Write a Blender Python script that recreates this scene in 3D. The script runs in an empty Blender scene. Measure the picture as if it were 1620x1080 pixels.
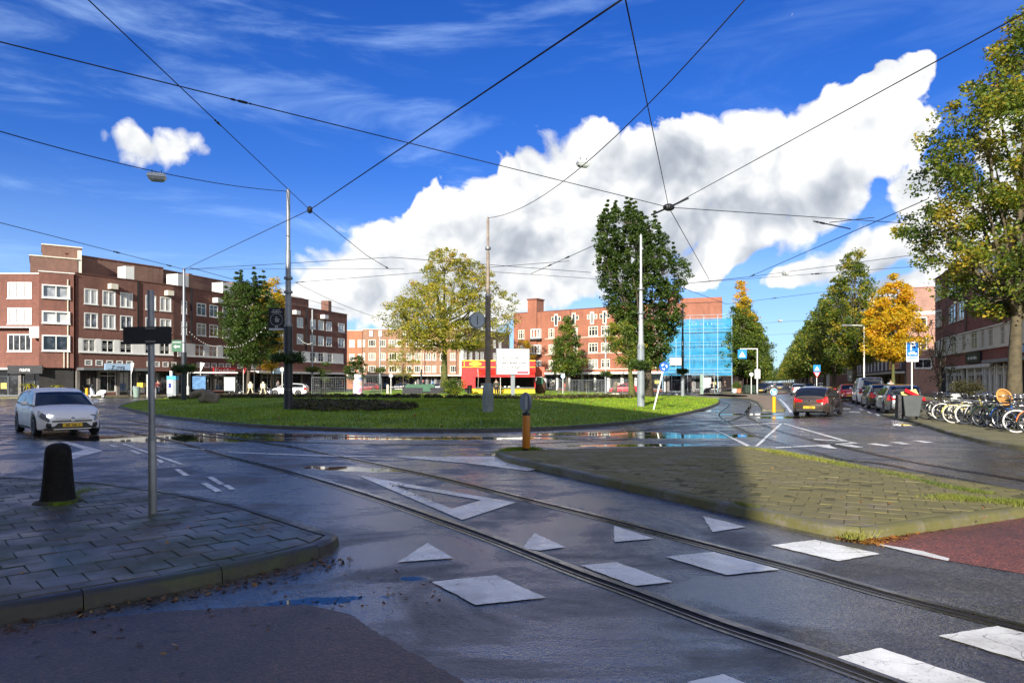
import bpy, bmesh, math, random
import numpy as np
from mathutils import Vector, Matrix, Euler
random.seed(7); RNG = np.random.default_rng(7)
SC = bpy.context.scene; COL = SC.collection
R = math.radians; PI = math.pi
EYE = 1.65; F = 1080.0; CX = 810.0; HY = 604.0

# ------------------------------------------------------------------ camera
cam = bpy.data.cameras.new('camera'); cam.lens = 24; cam.sensor_width = 36
cam.shift_y = 64 / 1620; cam.clip_start = 0.1; cam.clip_end = 3000
camo = bpy.data.objects.new('camera', cam); camo.location = (0, 0, EYE)
camo.rotation_euler = (R(90), 0, 0); COL.objects.link(camo); SC.camera = camo

# ------------------------------------------------------------------ light
SUN_AZ = 16.5      # the light travels 16.5 degrees right of straight ahead
SUN_EL = 21.0
sun = bpy.data.lights.new('sun', 'SUN'); sun.energy = 4.7; sun.angle = R(0.5); sun.color = (1.0, 0.93, 0.82)
suno = bpy.data.objects.new('sun', sun); COL.objects.link(suno)
Ld = Vector((math.sin(R(SUN_AZ)) * math.cos(R(SUN_EL)), math.cos(R(SUN_AZ)) * math.cos(R(SUN_EL)), -math.sin(R(SUN_EL))))
suno.rotation_euler = Ld.to_track_quat('-Z', 'Y').to_euler(); suno.location = (-20, -40, 40)
SC.view_settings.view_transform = 'Standard'; SC.view_settings.look = 'None'
SC.view_settings.exposure = 0.90; SC.view_settings.gamma = 1.0; SC.view_settings.use_curve_mapping = False
SC.render.engine = 'CYCLES'
SC.cycles.max_bounces = 6; SC.cycles.diffuse_bounces = 2; SC.cycles.glossy_bounces = 3
SC.cycles.transmission_bounces = 4; SC.cycles.transparent_max_bounces = 12; SC.cycles.caustics_reflective = False
SC.cycles.caustics_refractive = False

# ------------------------------------------------------------------ node helper
class NT:
    def __init__(s, tree): s.t = tree; s.n = tree.nodes; s.l = tree.links
    def new(s, ty, ins=None, **kw):
        n = s.n.new(ty)
        for k, v in kw.items(): setattr(n, k, v)
        for k, v in (ins or {}).items():
            sock = n.inputs[k]
            if isinstance(v, bpy.types.NodeSocket): s.l.new(v, sock)
            else: sock.default_value = v
        return n
    def math(s, op, a, b=None, c=None, clamp=False):
        n = s.n.new('ShaderNodeMath'); n.operation = op; n.use_clamp = clamp
        for i, v in enumerate((a, b, c)):
            if v is None: continue
            if isinstance(v, bpy.types.NodeSocket): s.l.new(v, n.inputs[i])
            else: n.inputs[i].default_value = v
        return n.outputs[0]
    def vmath(s, op, a, b=None, scale=None):
        n = s.n.new('ShaderNodeVectorMath'); n.operation = op
        for i, v in enumerate((a, b)):
            if v is None: continue
            if isinstance(v, bpy.types.NodeSocket): s.l.new(v, n.inputs[i])
            else: n.inputs[i].default_value = v
        if scale is not None: n.inputs['Scale'].default_value = scale
        return n.outputs['Value'] if op in ('LENGTH', 'DOT_PRODUCT') else n.outputs[0]
    def mix(s, f, a, b, blend='MIX'):
        n = s.n.new('ShaderNodeMix'); n.data_type = 'RGBA'; n.blend_type = blend
        for i, v in ((0, f), (6, a), (7, b)):
            if isinstance(v, bpy.types.NodeSocket): s.l.new(v, n.inputs[i])
            else: n.inputs[i].default_value = v if i == 0 else (*v[:3], 1)
        return n.outputs[2]
    def rng(s, v, a, b, c=0.0, d=1.0, smooth=True):
        n = s.n.new('ShaderNodeMapRange'); n.interpolation_type = 'SMOOTHSTEP' if smooth else 'LINEAR'
        s.l.new(v, n.inputs[0])
        for i, x in enumerate((a, b, c, d)): n.inputs[i + 1].default_value = x
        return n.outputs[0]
    def noise(s, vec, scale, detail=3, rough=0.5, dist=0.0):
        n = s.new('ShaderNodeTexNoise', {'Scale': scale, 'Detail': detail, 'Roughness': rough, 'Distortion': dist})
        if vec is not None: s.l.new(vec, n.inputs['Vector'])
        return n.outputs['Fac']
    def ramp(s, f, stops, interp='LINEAR'):
        n = s.n.new('ShaderNodeValToRGB'); e = n.color_ramp.elements; n.color_ramp.interpolation = interp
        while len(e) > len(stops): e.remove(e[-1])
        while len(e) < len(stops): e.new(1.0)
        for k, (p, c) in enumerate(stops): e[k].position = p; e[k].color = (*c, 1)
        s.l.new(f, n.inputs[0]); return n.outputs[0]

# ------------------------------------------------------------------ sky
world = bpy.data.worlds.new('World'); SC.world = world; world.use_nodes = True
W = NT(world.node_tree); W.n.clear()
tc = W.n.new('ShaderNodeTexCoord'); D = tc.outputs['Generated']
sky = W.n.new('ShaderNodeTexSky'); sky.sky_type = 'NISHITA'; sky.sun_disc = False
sky.sun_elevation = R(SUN_EL); sky.sun_rotation = R(180 + SUN_AZ); sky.air_density = 1.0; sky.dust_density = 0.2; sky.ozone_density = 3.0
def puff_group():
    g = bpy.data.node_groups.new('puff', 'ShaderNodeTree')
    g.interface.new_socket('V', in_out='INPUT', socket_type='NodeSocketVector')
    g.interface.new_socket('H', in_out='OUTPUT', socket_type='NodeSocketFloat')
    T = NT(g); gi = T.n.new('NodeGroupInput'); go = T.n.new('NodeGroupOutput'); v = gi.outputs[0]
    wn = T.new('ShaderNodeTexNoise', {'Vector': v, 'Scale': 5.0, 'Detail': 3.0, 'Roughness': 0.55})
    wv = T.vmath('SCALE', T.vmath('SUBTRACT', wn.outputs['Color'], (0.5, 0.5, 0.5)), scale=0.13)
    v2 = T.vmath('ADD', v, wv)
    def vor(scale):
        n = T.new('ShaderNodeTexVoronoi', {'Vector': v2, 'Scale': scale}, feature='F1')
        return T.math('SUBTRACT', 1.0, n.outputs['Distance'])
    a = T.math('MULTIPLY', vor(11.0), 0.50)
    b = T.math('MULTIPLY_ADD', vor(25.0), 0.27, a)
    b = T.math('MULTIPLY_ADD', vor(58.0), 0.13, b)
    c = T.math('MULTIPLY_ADD', T.noise(v2, 38.0, 5, 0.62), 0.30, b)
    T.l.new(c, go.inputs[0]); return g
PG = puff_group()
def puff(v):
    n = W.n.new('ShaderNodeGroup'); n.node_tree = PG; W.l.new(v, n.inputs[0]); return n.outputs[0]
def skydir(px, py): return Vector(((px - CX) / F, 1, (HY - py) / F)).normalized()
def blob(px, py, a, b, rot=0):
    c = skydir(px, py); cs = c.y
    t1 = Vector((0, 0, 1)).cross(c).normalized() * -1; t2 = c.cross(t1) * -1
    if t2.z < 0: t2 = -t2
    r = R(rot); u = t1 * math.cos(r) + t2 * math.sin(r); v = c.cross(u)
    m = Matrix((u, c, -v)).transposed()
    if m.determinant() < 0: m = Matrix((u, c, v)).transposed()
    n = W.n.new('ShaderNodeMapping'); n.vector_type = 'TEXTURE'; W.l.new(D, n.inputs[0])
    n.inputs['Location'].default_value = c; n.inputs['Rotation'].default_value = m.to_euler('XYZ')
    n.inputs['Scale'].default_value = (a / F * cs ** 1.5, 0.6, b / F * cs ** 1.3)
    return W.math('SUBTRACT', 1.0, W.vmath('LENGTH', n.outputs[0]))
def smax(vals, k=0.30):
    r = vals[0]
    for v in vals[1:]: r = W.math('SMOOTH_MAX', r, v, k)
    return r
CL = [(560,450,95,70),(645,430,125,95),(725,385,105,100),(810,345,110,100),(890,315,120,125),(965,285,110,100),(1050,295,115,100),
      (1140,275,115,90),(1230,245,115,90),(1315,190,80,82),(1390,150,85,55,30),(1445,112,48,26,30),(1372,225,95,85,20),(1290,285,115,76,15),
      (1185,330,130,62,12),(700,465,210,66),(860,430,140,70),(1000,370,130,85),(500,490,70,30),
      (1165,385,100,42,24),(1295,335,125,44,28),(1105,425,55,36),
      (1445,305,62,56),(1525,370,120,110),(1385,392,120,48,22),(1275,430,90,20,10),(1500,450,170,36),(1610,250,80,100),(1740,330,150,150),
      ]
SMALL = [(212,222,50,42),(258,234,58,42),(236,230,60,46)]
FT = smax([blob(*b) for b in CL])
FT = W.math('MAXIMUM', FT, W.math('MULTIPLY_ADD', smax([blob(*b) for b in SMALL]), 0.62, 0.02))
# unseen cumulus behind the camera and out of frame, cover raised for whiter fill
sep = W.n.new('ShaderNodeSeparateXYZ'); W.l.new(D, sep.inputs[0])
big = W.noise(D, 1.9, 2, 0.5)
back = W.rng(big, 0.40, 0.60, -0.5, 0.9)
backm = W.math('MAXIMUM', W.rng(sep.outputs['Y'], 0.35, -0.1), W.rng(sep.outputs['X'], 0.75, 0.95))
back = W.math('ADD', back, W.math('MULTIPLY', W.math('SUBTRACT', 1.0, backm), -1.2))
FT = W.math('MAXIMUM', FT, back)
H0 = puff(D)
off = Vector((-0.5, 0.0, 0.85)).normalized()
H1 = puff(W.vmath('ADD', D, tuple(off * 0.028)))
field = W.math('ADD', FT, W.math('MULTIPLY', W.math('SUBTRACT', H0, 0.655), 1.35))
soft = W.math('MULTIPLY_ADD', W.rng(W.noise(D, 3.0, 2), 0.35, 0.65), 0.18, 0.07)
dens = W.math('SMOOTH_MIN', 1.0, W.math('DIVIDE', W.math('MAXIMUM', field, 0.0), soft), 0.35)
dens = W.math('MAXIMUM', dens, 0.0, clamp=True)
emb = W.math('SUBTRACT', H0, H1)
def soft_h(v): return W.noise(v, 7.0, 3, 0.5, 0.4)
embs = W.math('SUBTRACT', soft_h(D), soft_h(W.vmath('ADD', D, tuple(off * 0.05))))
lit = W.math('MULTIPLY_ADD', emb, 1.15, 0.80)
lit = W.math('MULTIPLY_ADD', embs, 1.1, lit)
SH = [(1060,262,130,60),(1000,340,180,80),(870,405,190,70),(640,470,170,45),(1215,335,120,34),(1340,315,70,60),(1230,405,80,26),(1440,430,210,48),(1050,420,90,50),(1130,340,80,50)]
shade = W.rng(smax([blob(*b) for b in SH], 0.3), -0.25, 0.75)
sh2 = W.math('MULTIPLY', shade, W.rng(W.noise(D, 8, 3, 0.55, 0.5), 0.34, 0.64, 0.30, 1.0))
lit = W.math('SUBTRACT', lit, W.math('MULTIPLY', sh2, 0.56), clamp=True)
ccol = W.ramp(lit, [(0.0, (0.40, 0.45, 0.53)), (0.30, (0.58, 0.62, 0.69)), (0.58, (0.82, 0.85, 0.89)), (0.80, (1.03, 1.03, 1.02)), (1.0, (1.18, 1.17, 1.15))])
# thin wisps
wv = W.n.new('ShaderNodeMapping'); W.l.new(D, wv.inputs[0]); wv.inputs['Rotation'].default_value = (0, R(8), R(4)); wv.inputs['Scale'].default_value = (1.3, 1.3, 6.5)
wis = W.rng(W.noise(wv.outputs[0], 2.4, 8, 0.6, 0.6), 0.46, 0.80)
wis = W.math('MULTIPLY', wis, W.rng(sep.outputs['X'], 0.45, -0.35, 0.22, 0.85))
hsv = W.new('ShaderNodeHueSaturation', {'Hue': 0.512, 'Saturation': 1.22, 'Value': 1.0, 'Color': sky.outputs[0]})
tint = W.mix(W.rng(sep.outputs['Z'], 0.0, 0.50), (0.42, 0.54, 0.82), (0.24, 0.49, 0.84))
skc = W.mix(1.0, hsv.outputs[0], tint, 'MULTIPLY')
base = W.mix(W.math('MULTIPLY', wis, 0.40), skc, (5.0, 7.0, 9.5))
hz = W.math('MULTIPLY', W.rng(sep.outputs['Z'], 0.30, 0.0), 0.42)
base = W.mix(hz, base, (3.6, 5.3, 7.0))
cc = W.vmath('SCALE', ccol, scale=5.55)
tot = W.mix(dens, base, cc)
bg = W.new('ShaderNodeBackground', {'Color': tot, 'Strength': 0.1})
wo = W.n.new('ShaderNodeOutputWorld'); W.l.new(bg.outputs[0], wo.inputs[0])
try:
    world.cycles.sampling_method = 'MANUAL'; world.cycles.sample_map_resolution = 512
except Exception: pass

# ------------------------------------------------------------------ picture measurements to places
def height_at(x, y): return 0.0
def G(px, py, z=0.0):
    Y = F * (EYE - z) / (py - HY); return Vector(((px - CX) / F * Y, Y, z))
def P(px, py, Y): return Vector(((px - CX) / F * Y, Y, EYE + (HY - py) / F * Y))
def Pz(px, py, z): return P(px, py, (z - EYE) * F / (HY - py))

# ------------------------------------------------------------------ mesh builder
class MB:
    def __init__(s): s.v = []; s.f = []; s.m = []; s.mi = 0
    def add(s, vs, fs):
        o = len(s.v); s.v += [tuple(v) for v in vs]; s.f += [tuple(i + o for i in f) for f in fs]; s.m += [s.mi] * len(fs); return s
    def box(s, x0, x1, y0, y1, z0, z1):
        vs = [(x0,y0,z0),(x1,y0,z0),(x1,y1,z0),(x0,y1,z0),(x0,y0,z1),(x1,y0,z1),(x1,y1,z1),(x0,y1,z1)]
        return s.add(vs, [(0,3,2,1),(4,5,6,7),(0,1,5,4),(1,2,6,5),(2,3,7,6),(3,0,4,7)])
    def bar(s, a, b, w, h=None, up=(0,0,1)):
        a = Vector(a); b = Vector(b); h = h or w; d = (b - a).normalized(); u = Vector(up)
        if abs(d.dot(u)) > 0.98: u = Vector((1, 0, 0))
        x = d.cross(u).normalized() * w / 2; z = x.cross(d).normalized() * h / 2
        vs = [a - x - z, a + x - z, a + x + z, a - x + z, b - x - z, b + x - z, b + x + z, b - x + z]
        return s.add(vs, [(0,1,2,3),(7,6,5,4),(0,4,5,1),(1,5,6,2),(2,6,7,3),(3,7,4,0)])
    def tube(s, pts, rad, n=8, cap=True):
        pts = [Vector(p) for p in pts]; m = len(pts)
        if not hasattr(rad, '__len__'): rad = [rad] * m
        u = None; rings = []
        for i in range(m):
            d = (pts[min(i + 1, m - 1)] - pts[max(i - 1, 0)]).normalized()
            if u is None: u = d.orthogonal().normalized()
            else:
                u = u - d * u.dot(d); u = u.normalized() if u.length > 1e-6 else d.orthogonal().normalized()
            w = d.cross(u); rings.append([pts[i] + (u * math.cos(2*PI*k/n) + w * math.sin(2*PI*k/n)) * rad[i] for k in range(n)])
        vs = [p for r in rings for p in r]; fs = []
        for i in range(m - 1):
            for k in range(n): fs.append((i*n+k, i*n+(k+1)%n, (i+1)*n+(k+1)%n, (i+1)*n+k))
        if cap: fs.append(tuple(range(n - 1, -1, -1))); fs.append(tuple((m-1)*n + k for k in range(n)))
        return s.add(vs, fs)
    def lathe(s, prof, n=16, c=(0,0,0), M=None):
        vs = []; fs = []; m = len(prof)
        for r, z in prof:
            for k in range(n):
                p = Vector((r * math.cos(2*PI*k/n), r * math.sin(2*PI*k/n), z))
                if M is not None: p = M @ p
                vs.append(p + Vector(c))
        for i in range(m - 1):
            for k in range(n): fs.append((i*n+k, i*n+(k+1)%n, (i+1)*n+(k+1)%n, (i+1)*n+k))
        fs.append(tuple(range(n - 1, -1, -1))); fs.append(tuple((m-1)*n + k for k in range(n)))
        return s.add(vs, fs)
    def disc(s, c, nrm, r, t=0.02, n=24):
        nrm = Vector(nrm).normalized(); q = nrm.to_track_quat('Z', 'Y').to_matrix()
        return s.lathe([(r, -t/2), (r, t/2)], n, c, q)
    def torus(s, c, axis, Rr, r, n=28, k=6):
        q = Vector(axis).normalized().to_track_quat('Z', 'Y').to_matrix(); vs = []; fs = []
        for i in range(n):
            a = 2*PI*i/n
            for j in range(k):
                b = 2*PI*j/k; rr = Rr + r*math.cos(b)
                vs.append(q @ Vector((rr*math.cos(a), rr*math.sin(a), r*math.sin(b))) + Vector(c))
        for i in range(n):
            for j in range(k): fs.append((i*k+j, ((i+1)%n)*k+j, ((i+1)%n)*k+(j+1)%k, i*k+(j+1)%k))
        return s.add(vs, fs)
    def prism(s, poly, z0, z1):
        n = len(poly); vs = [(p[0], p[1], z0) for p in poly] + [(p[0], p[1], z1) for p in poly]
        fs = [tuple(range(n - 1, -1, -1)), tuple(range(n, 2*n))] + [(i, (i+1)%n, n+(i+1)%n, n+i) for i in range(n)]
        return s.add(vs, fs)
    def face(s, pts): return s.add(pts, [tuple(range(len(pts)))])
    def ball(s, c, r, n=12, sc=(1,1,1)):
        pr = [(max(1e-3, math.sin(PI*i/ n)), -math.cos(PI*i/n)) for i in range(n+1)]
        M = Matrix.Diagonal(Vector(sc) * r); return s.lathe(pr, n + 4, c, M)
    def build(s, name, mat=None, parent=None, smooth=False, loc=None, rot=None, bevel=0, auto=None):
        me = bpy.data.meshes.new(name); me.from_pydata([tuple(v) for v in s.v], [], s.f); me.validate(); me.update()
        mats = mat if isinstance(mat, (list, tuple)) else [mat]
        for m in mats:
            if m: me.materials.append(m)
        if len(mats) > 1 and len(s.m) == len(me.polygons): me.polygons.foreach_set('material_index', s.m)
        if smooth:
            me.polygons.foreach_set('use_smooth', [True]*len(me.polygons))
            if auto is not None: me.set_sharp_from_angle(angle=R(auto))
        o = bpy.data.objects.new(name, me); COL.objects.link(o)
        if parent: o.parent = parent
        if loc is not None: o.location = loc
        if rot is not None: o.rotation_euler = rot
        if bevel:
            b = o.modifiers.new('bevel', 'BEVEL'); b.width = bevel; b.segments = 2; b.limit_method = 'ANGLE'
        return o
def recalc(o):
    bm = bmesh.new(); bm.from_mesh(o.data); bmesh.ops.recalc_face_normals(bm, faces=bm.faces); bm.to_mesh(o.data); bm.free(); return o
def tag(o, label=None, cat=None, group=None, kind=None):
    if label: o['label'] = label
    if cat: o['category'] = cat
    if group: o['group'] = group
    if kind: o['kind'] = kind
    return o
def thing(name, label, cat, loc=(0,0,0), rz=0, group=None, kind=None):
    o = bpy.data.objects.new(name, None); COL.objects.link(o); o.location = loc; o.rotation_euler = (0, 0, rz); o.empty_display_size = 0.2
    return tag(o, label, cat, group, kind)
KIDS = {}
def copy_tree(o, parent=None, loc=None, rz=None, label=None, scale=None):
    c = o.copy(); COL.objects.link(c); c.parent = parent
    if loc is not None: c.location = loc
    if rz is not None: c.rotation_euler = (0, 0, rz)
    if label: c['label'] = label
    if scale is not None: c.scale = scale if hasattr(scale, '__len__') else (scale,)*3
    for ch in list(o.children): copy_tree(ch, c)
    return c
def text(body, size, mat, parent, loc, rot=(R(90),0,0), align='CENTER', ext=0.004, bold=0.0, sx=1.0, name='lettering'):
    cu = bpy.data.curves.new(name, 'FONT'); cu.body = body; cu.size = size; cu.align_x = align; cu.align_y = 'CENTER'; cu.extrude = ext; cu.offset = bold
    cu.materials.append(mat); o = bpy.data.objects.new(name, cu); COL.objects.link(o); o.parent = parent; o.location = loc; o.rotation_euler = rot; o.scale = (sx, 1, 1)
    bpy.context.view_layer.update(); me = bpy.data.meshes.new_from_object(o.evaluated_get(bpy.context.evaluated_depsgraph_get())); bpy.data.objects.remove(o); bpy.data.curves.remove(cu)
    me.name = name; o = bpy.data.objects.new(name, me); COL.objects.link(o); o.parent = parent; o.location = loc; o.rotation_euler = rot; o.scale = (sx, 1, 1); return o

def marks(parent, x0, x1, z, h, y, mat, seed, name='print_line'):
    """a line of print too small to read: short strokes of uneven width"""
    rs = random.Random(seed); mb = MB(); x = x0
    while x < x1:
        w = h*rs.uniform(0.25, 0.7); w = min(w, x1-x)
        if rs.random() < 0.82: k = rs.uniform(0.65, 1.0); mb.box(x, x+w, y-0.003, y, z-h*0.5, z-h*0.5+h*k)
        x += w+h*0.16
    return mb.build(name, mat, parent)

# ------------------------------------------------------------------ materials
MC = {}
def M(name, col=(0.5,0.5,0.5), rough=0.6, metal=0.0, var=0.12, scale=2.0, bump=0.0, bscale=40, emit=None, coat=0.0, spec=0.5, islands=0.0, streak=0.0):
    if name in MC: return MC[name]
    m = bpy.data.materials.new(name); m.use_nodes = True; T = NT(m.node_tree); T.n.clear()
    b = T.n.new('ShaderNodeBsdfPrincipled'); out = T.n.new('ShaderNodeOutputMaterial'); T.l.new(b.outputs[0], out.inputs[0])
    t = T.n.new('ShaderNodeTexCoord'); v = t.outputs['Object']
    nz = T.rng(T.noise(v, scale, 5, 0.6), 0.3, 0.7, 1 - var, 1 + var, False)
    c = T.vmath('SCALE', (0,0,0)); sc = c.node; sc.inputs[0].default_value = col; T.l.new(nz, sc.inputs['Scale'])
    if streak:
        mp = T.new('ShaderNodeMapping', {'Vector': v, 'Scale': (6.0, 6.0, 0.5)})
        s2 = T.rng(T.noise(mp.outputs[0], 1.0, 4, 0.6), 0.45, 0.75, 1.0, 1.0 - streak, False)
        n2 = T.n.new('ShaderNodeVectorMath'); n2.operation = 'SCALE'; T.l.new(c, n2.inputs[0]); T.l.new(s2, n2.inputs['Scale']); c = n2.outputs[0]
    if islands:
        gi = T.n.new('ShaderNodeNewGeometry'); oi = T.n.new('ShaderNodeObjectInfo')
        rr = T.math('FRACT', T.math('ADD', gi.outputs['Random Per Island'], oi.outputs['Random']))
        s3 = T.rng(rr, 0, 1, 1 - islands, 1 + islands, False)
        n3 = T.n.new('ShaderNodeVectorMath'); n3.operation = 'SCALE'; T.l.new(c, n3.inputs[0]); T.l.new(s3, n3.inputs['Scale']); c = n3.outputs[0]
    T.l.new(c, b.inputs['Base Color'])
    T.l.new(T.rng(T.noise(v, scale * 3, 3), 0.3, 0.7, max(0.02, rough - 0.08), min(1, rough + 0.08), False), b.inputs['Roughness'])
    b.inputs['Metallic'].default_value = metal; b.inputs['Coat Weight'].default_value = coat; b.inputs['Coat Roughness'].default_value = 0.03
    b.inputs['Specular IOR Level'].default_value = spec
    if emit: b.inputs['Emission Color'].default_value = (*emit[:3], 1); b.inputs['Emission Strength'].default_value = emit[3]
    if bump:
        bp = T.new('ShaderNodeBump', {'Strength': bump, 'Distance': 0.02, 'Height': T.noise(v, bscale, 4)}); T.l.new(bp.outputs[0], b.inputs['Normal'])
    MC[name] = m; return m

def brick_mat(name, c1, c2, mortar=(0.30,0.26,0.22), band=0.0, rough=0.85):
    m = bpy.data.materials.new(name); m.use_nodes = True; T = NT(m.node_tree); b = T.n['Principled BSDF']
    t = T.n.new('ShaderNodeTexCoord'); sx = T.n.new('ShaderNodeSeparateXYZ'); T.l.new(t.outputs['Object'], sx.inputs[0])
    v = T.new('ShaderNodeCombineXYZ', {'X': T.math('ADD', sx.outputs['X'], sx.outputs['Y']), 'Y': sx.outputs['Z']}).outputs[0]
    br = T.new('ShaderNodeTexBrick', {'Vector': v, 'Color1': (*c1, 1), 'Color2': (*c2, 1), 'Mortar': (*mortar, 1), 'Scale': 1.0, 'Mortar Size': 0.008, 'Brick Width': 0.22, 'Row Height': 0.065, 'Bias': 0.0})
    n1 = T.rng(T.noise(t.outputs['Object'], 0.35, 5, 0.6), 0.3, 0.7, 0.78, 1.2, False)
    n2 = T.rng(T.noise(T.new('ShaderNodeMapping', {'Vector': t.outputs['Object'], 'Scale': (1, 1, 7)}).outputs[0], 2.5, 4, 0.7), 0.3, 0.7, 0.8, 1.2, False)
    st = T.rng(T.noise(T.new('ShaderNodeMapping', {'Vector': t.outputs['Object'], 'Scale': (2.2, 2.2, 0.18)}).outputs[0], 1.0, 4, 0.6), 0.5, 0.8, 1.0, 0.72, False)
    k = T.math('MULTIPLY', T.math('MULTIPLY', n1, n2), st)
    s = T.n.new('ShaderNodeVectorMath'); s.operation = 'SCALE'; T.l.new(br.outputs['Color'], s.inputs[0]); T.l.new(k, s.inputs['Scale'])
    T.l.new(s.outputs[0], b.inputs['Base Color']); b.inputs['Roughness'].default_value = rough
    bp = T.new('ShaderNodeBump', {'Strength': 0.5, 'Distance': 0.01, 'Height': br.outputs['Fac']}); bp.invert = True; T.l.new(bp.outputs[0], b.inputs['Normal'])
    MC[name] = m; return m
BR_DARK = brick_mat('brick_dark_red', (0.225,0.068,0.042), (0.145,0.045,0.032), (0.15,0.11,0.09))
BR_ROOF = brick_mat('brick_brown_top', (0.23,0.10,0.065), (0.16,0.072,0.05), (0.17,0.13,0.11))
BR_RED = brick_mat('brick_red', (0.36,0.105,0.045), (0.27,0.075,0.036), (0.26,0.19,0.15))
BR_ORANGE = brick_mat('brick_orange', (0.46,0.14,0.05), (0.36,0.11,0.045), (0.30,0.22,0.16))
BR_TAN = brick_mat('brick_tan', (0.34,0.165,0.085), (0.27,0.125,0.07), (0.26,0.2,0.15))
BR_SHADE = brick_mat('brick_brown_shaded', (0.12,0.06,0.042), (0.085,0.042,0.034), (0.13,0.10,0.09))  # brown brick with shade put into its colour, for the shadowed fronts
WHITE = M('white_paint', (0.72,0.72,0.68), 0.5, var=0.06, streak=0.12)
CREAM = M('cream_paint', (0.66,0.62,0.50), 0.55, var=0.08, streak=0.15)
CONC = M('pale_concrete', (0.50,0.48,0.44), 0.8, var=0.15, streak=0.2)
BLACK = M('black_paint', (0.012,0.012,0.014), 0.35)
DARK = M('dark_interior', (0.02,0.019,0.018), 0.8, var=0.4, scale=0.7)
GREYM = M('galvanised_steel', (0.23,0.245,0.26), 0.45, 0.55, var=0.15, scale=6, streak=0.2)
GREYP = M('grey_paint', (0.22,0.25,0.27), 0.5, var=0.12, streak=0.2)
NAVY = M('dark_blue_grey_paint', (0.018,0.024,0.034), 0.45, var=0.2)
RUST = M('weathered_pole', (0.24,0.19,0.15), 0.7, var=0.3, scale=4, streak=0.3)
TYRE = M('tyre_rubber', (0.014,0.014,0.015), 0.75)
CHROME = M('bright_metal', (0.6,0.6,0.6), 0.18, 1.0, var=0.05)
RIM = M('alloy_rim', (0.35,0.36,0.38), 0.3, 0.8, var=0.05)
def glass_mat(name, lo, hi, rough=0.04, p=0.5):
    m = bpy.data.materials.new(name); m.use_nodes = True; T = NT(m.node_tree); b = T.n['Principled BSDF']
    oi = T.n.new('ShaderNodeObjectInfo'); t = T.n.new('ShaderNodeTexCoord')
    f = T.rng(oi.outputs['Random'], p - 0.08, p + 0.08)
    nz = T.noise(T.new('ShaderNodeMapping', {'Vector': t.outputs['Object'], 'Scale': (9, 9, 0.6)}).outputs[0], 1.0, 3, 0.6)
    dark = T.mix(T.rng(T.noise(t.outputs['Object'], 1.3, 3), 0.4, 0.65), lo, [min(1, x*3+0.02) for x in lo]); li = T.mix(T.rng(nz, 0.35, 0.65), [x*0.72 for x in hi], hi)
    T.l.new(T.mix(f, dark, li), b.inputs['Base Color']); b.inputs['Roughness'].default_value = rough; b.inputs['Specular IOR Level'].default_value = 0.6
    b.inputs['Coat Weight'].default_value = 0.6; b.inputs['Coat Roughness'].default_value = 0.02
    MC[name] = m; return m
GL_DARK = glass_mat('window_glass', (0.012,0.014,0.018), (0.30,0.30,0.28), p=0.66)
GL_BLIND = glass_mat('curtained_glass', (0.10,0.11,0.13), (0.55,0.56,0.56), p=0.22)
GL_SHOP = glass_mat('shop_glass', (0.010,0.011,0.013), (0.06,0.06,0.06), p=0.6)
GL_CAR = M('car_glass', (0.010,0.013,0.018), 0.03, var=0.0, spec=0.7, coat=0.5)
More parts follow.
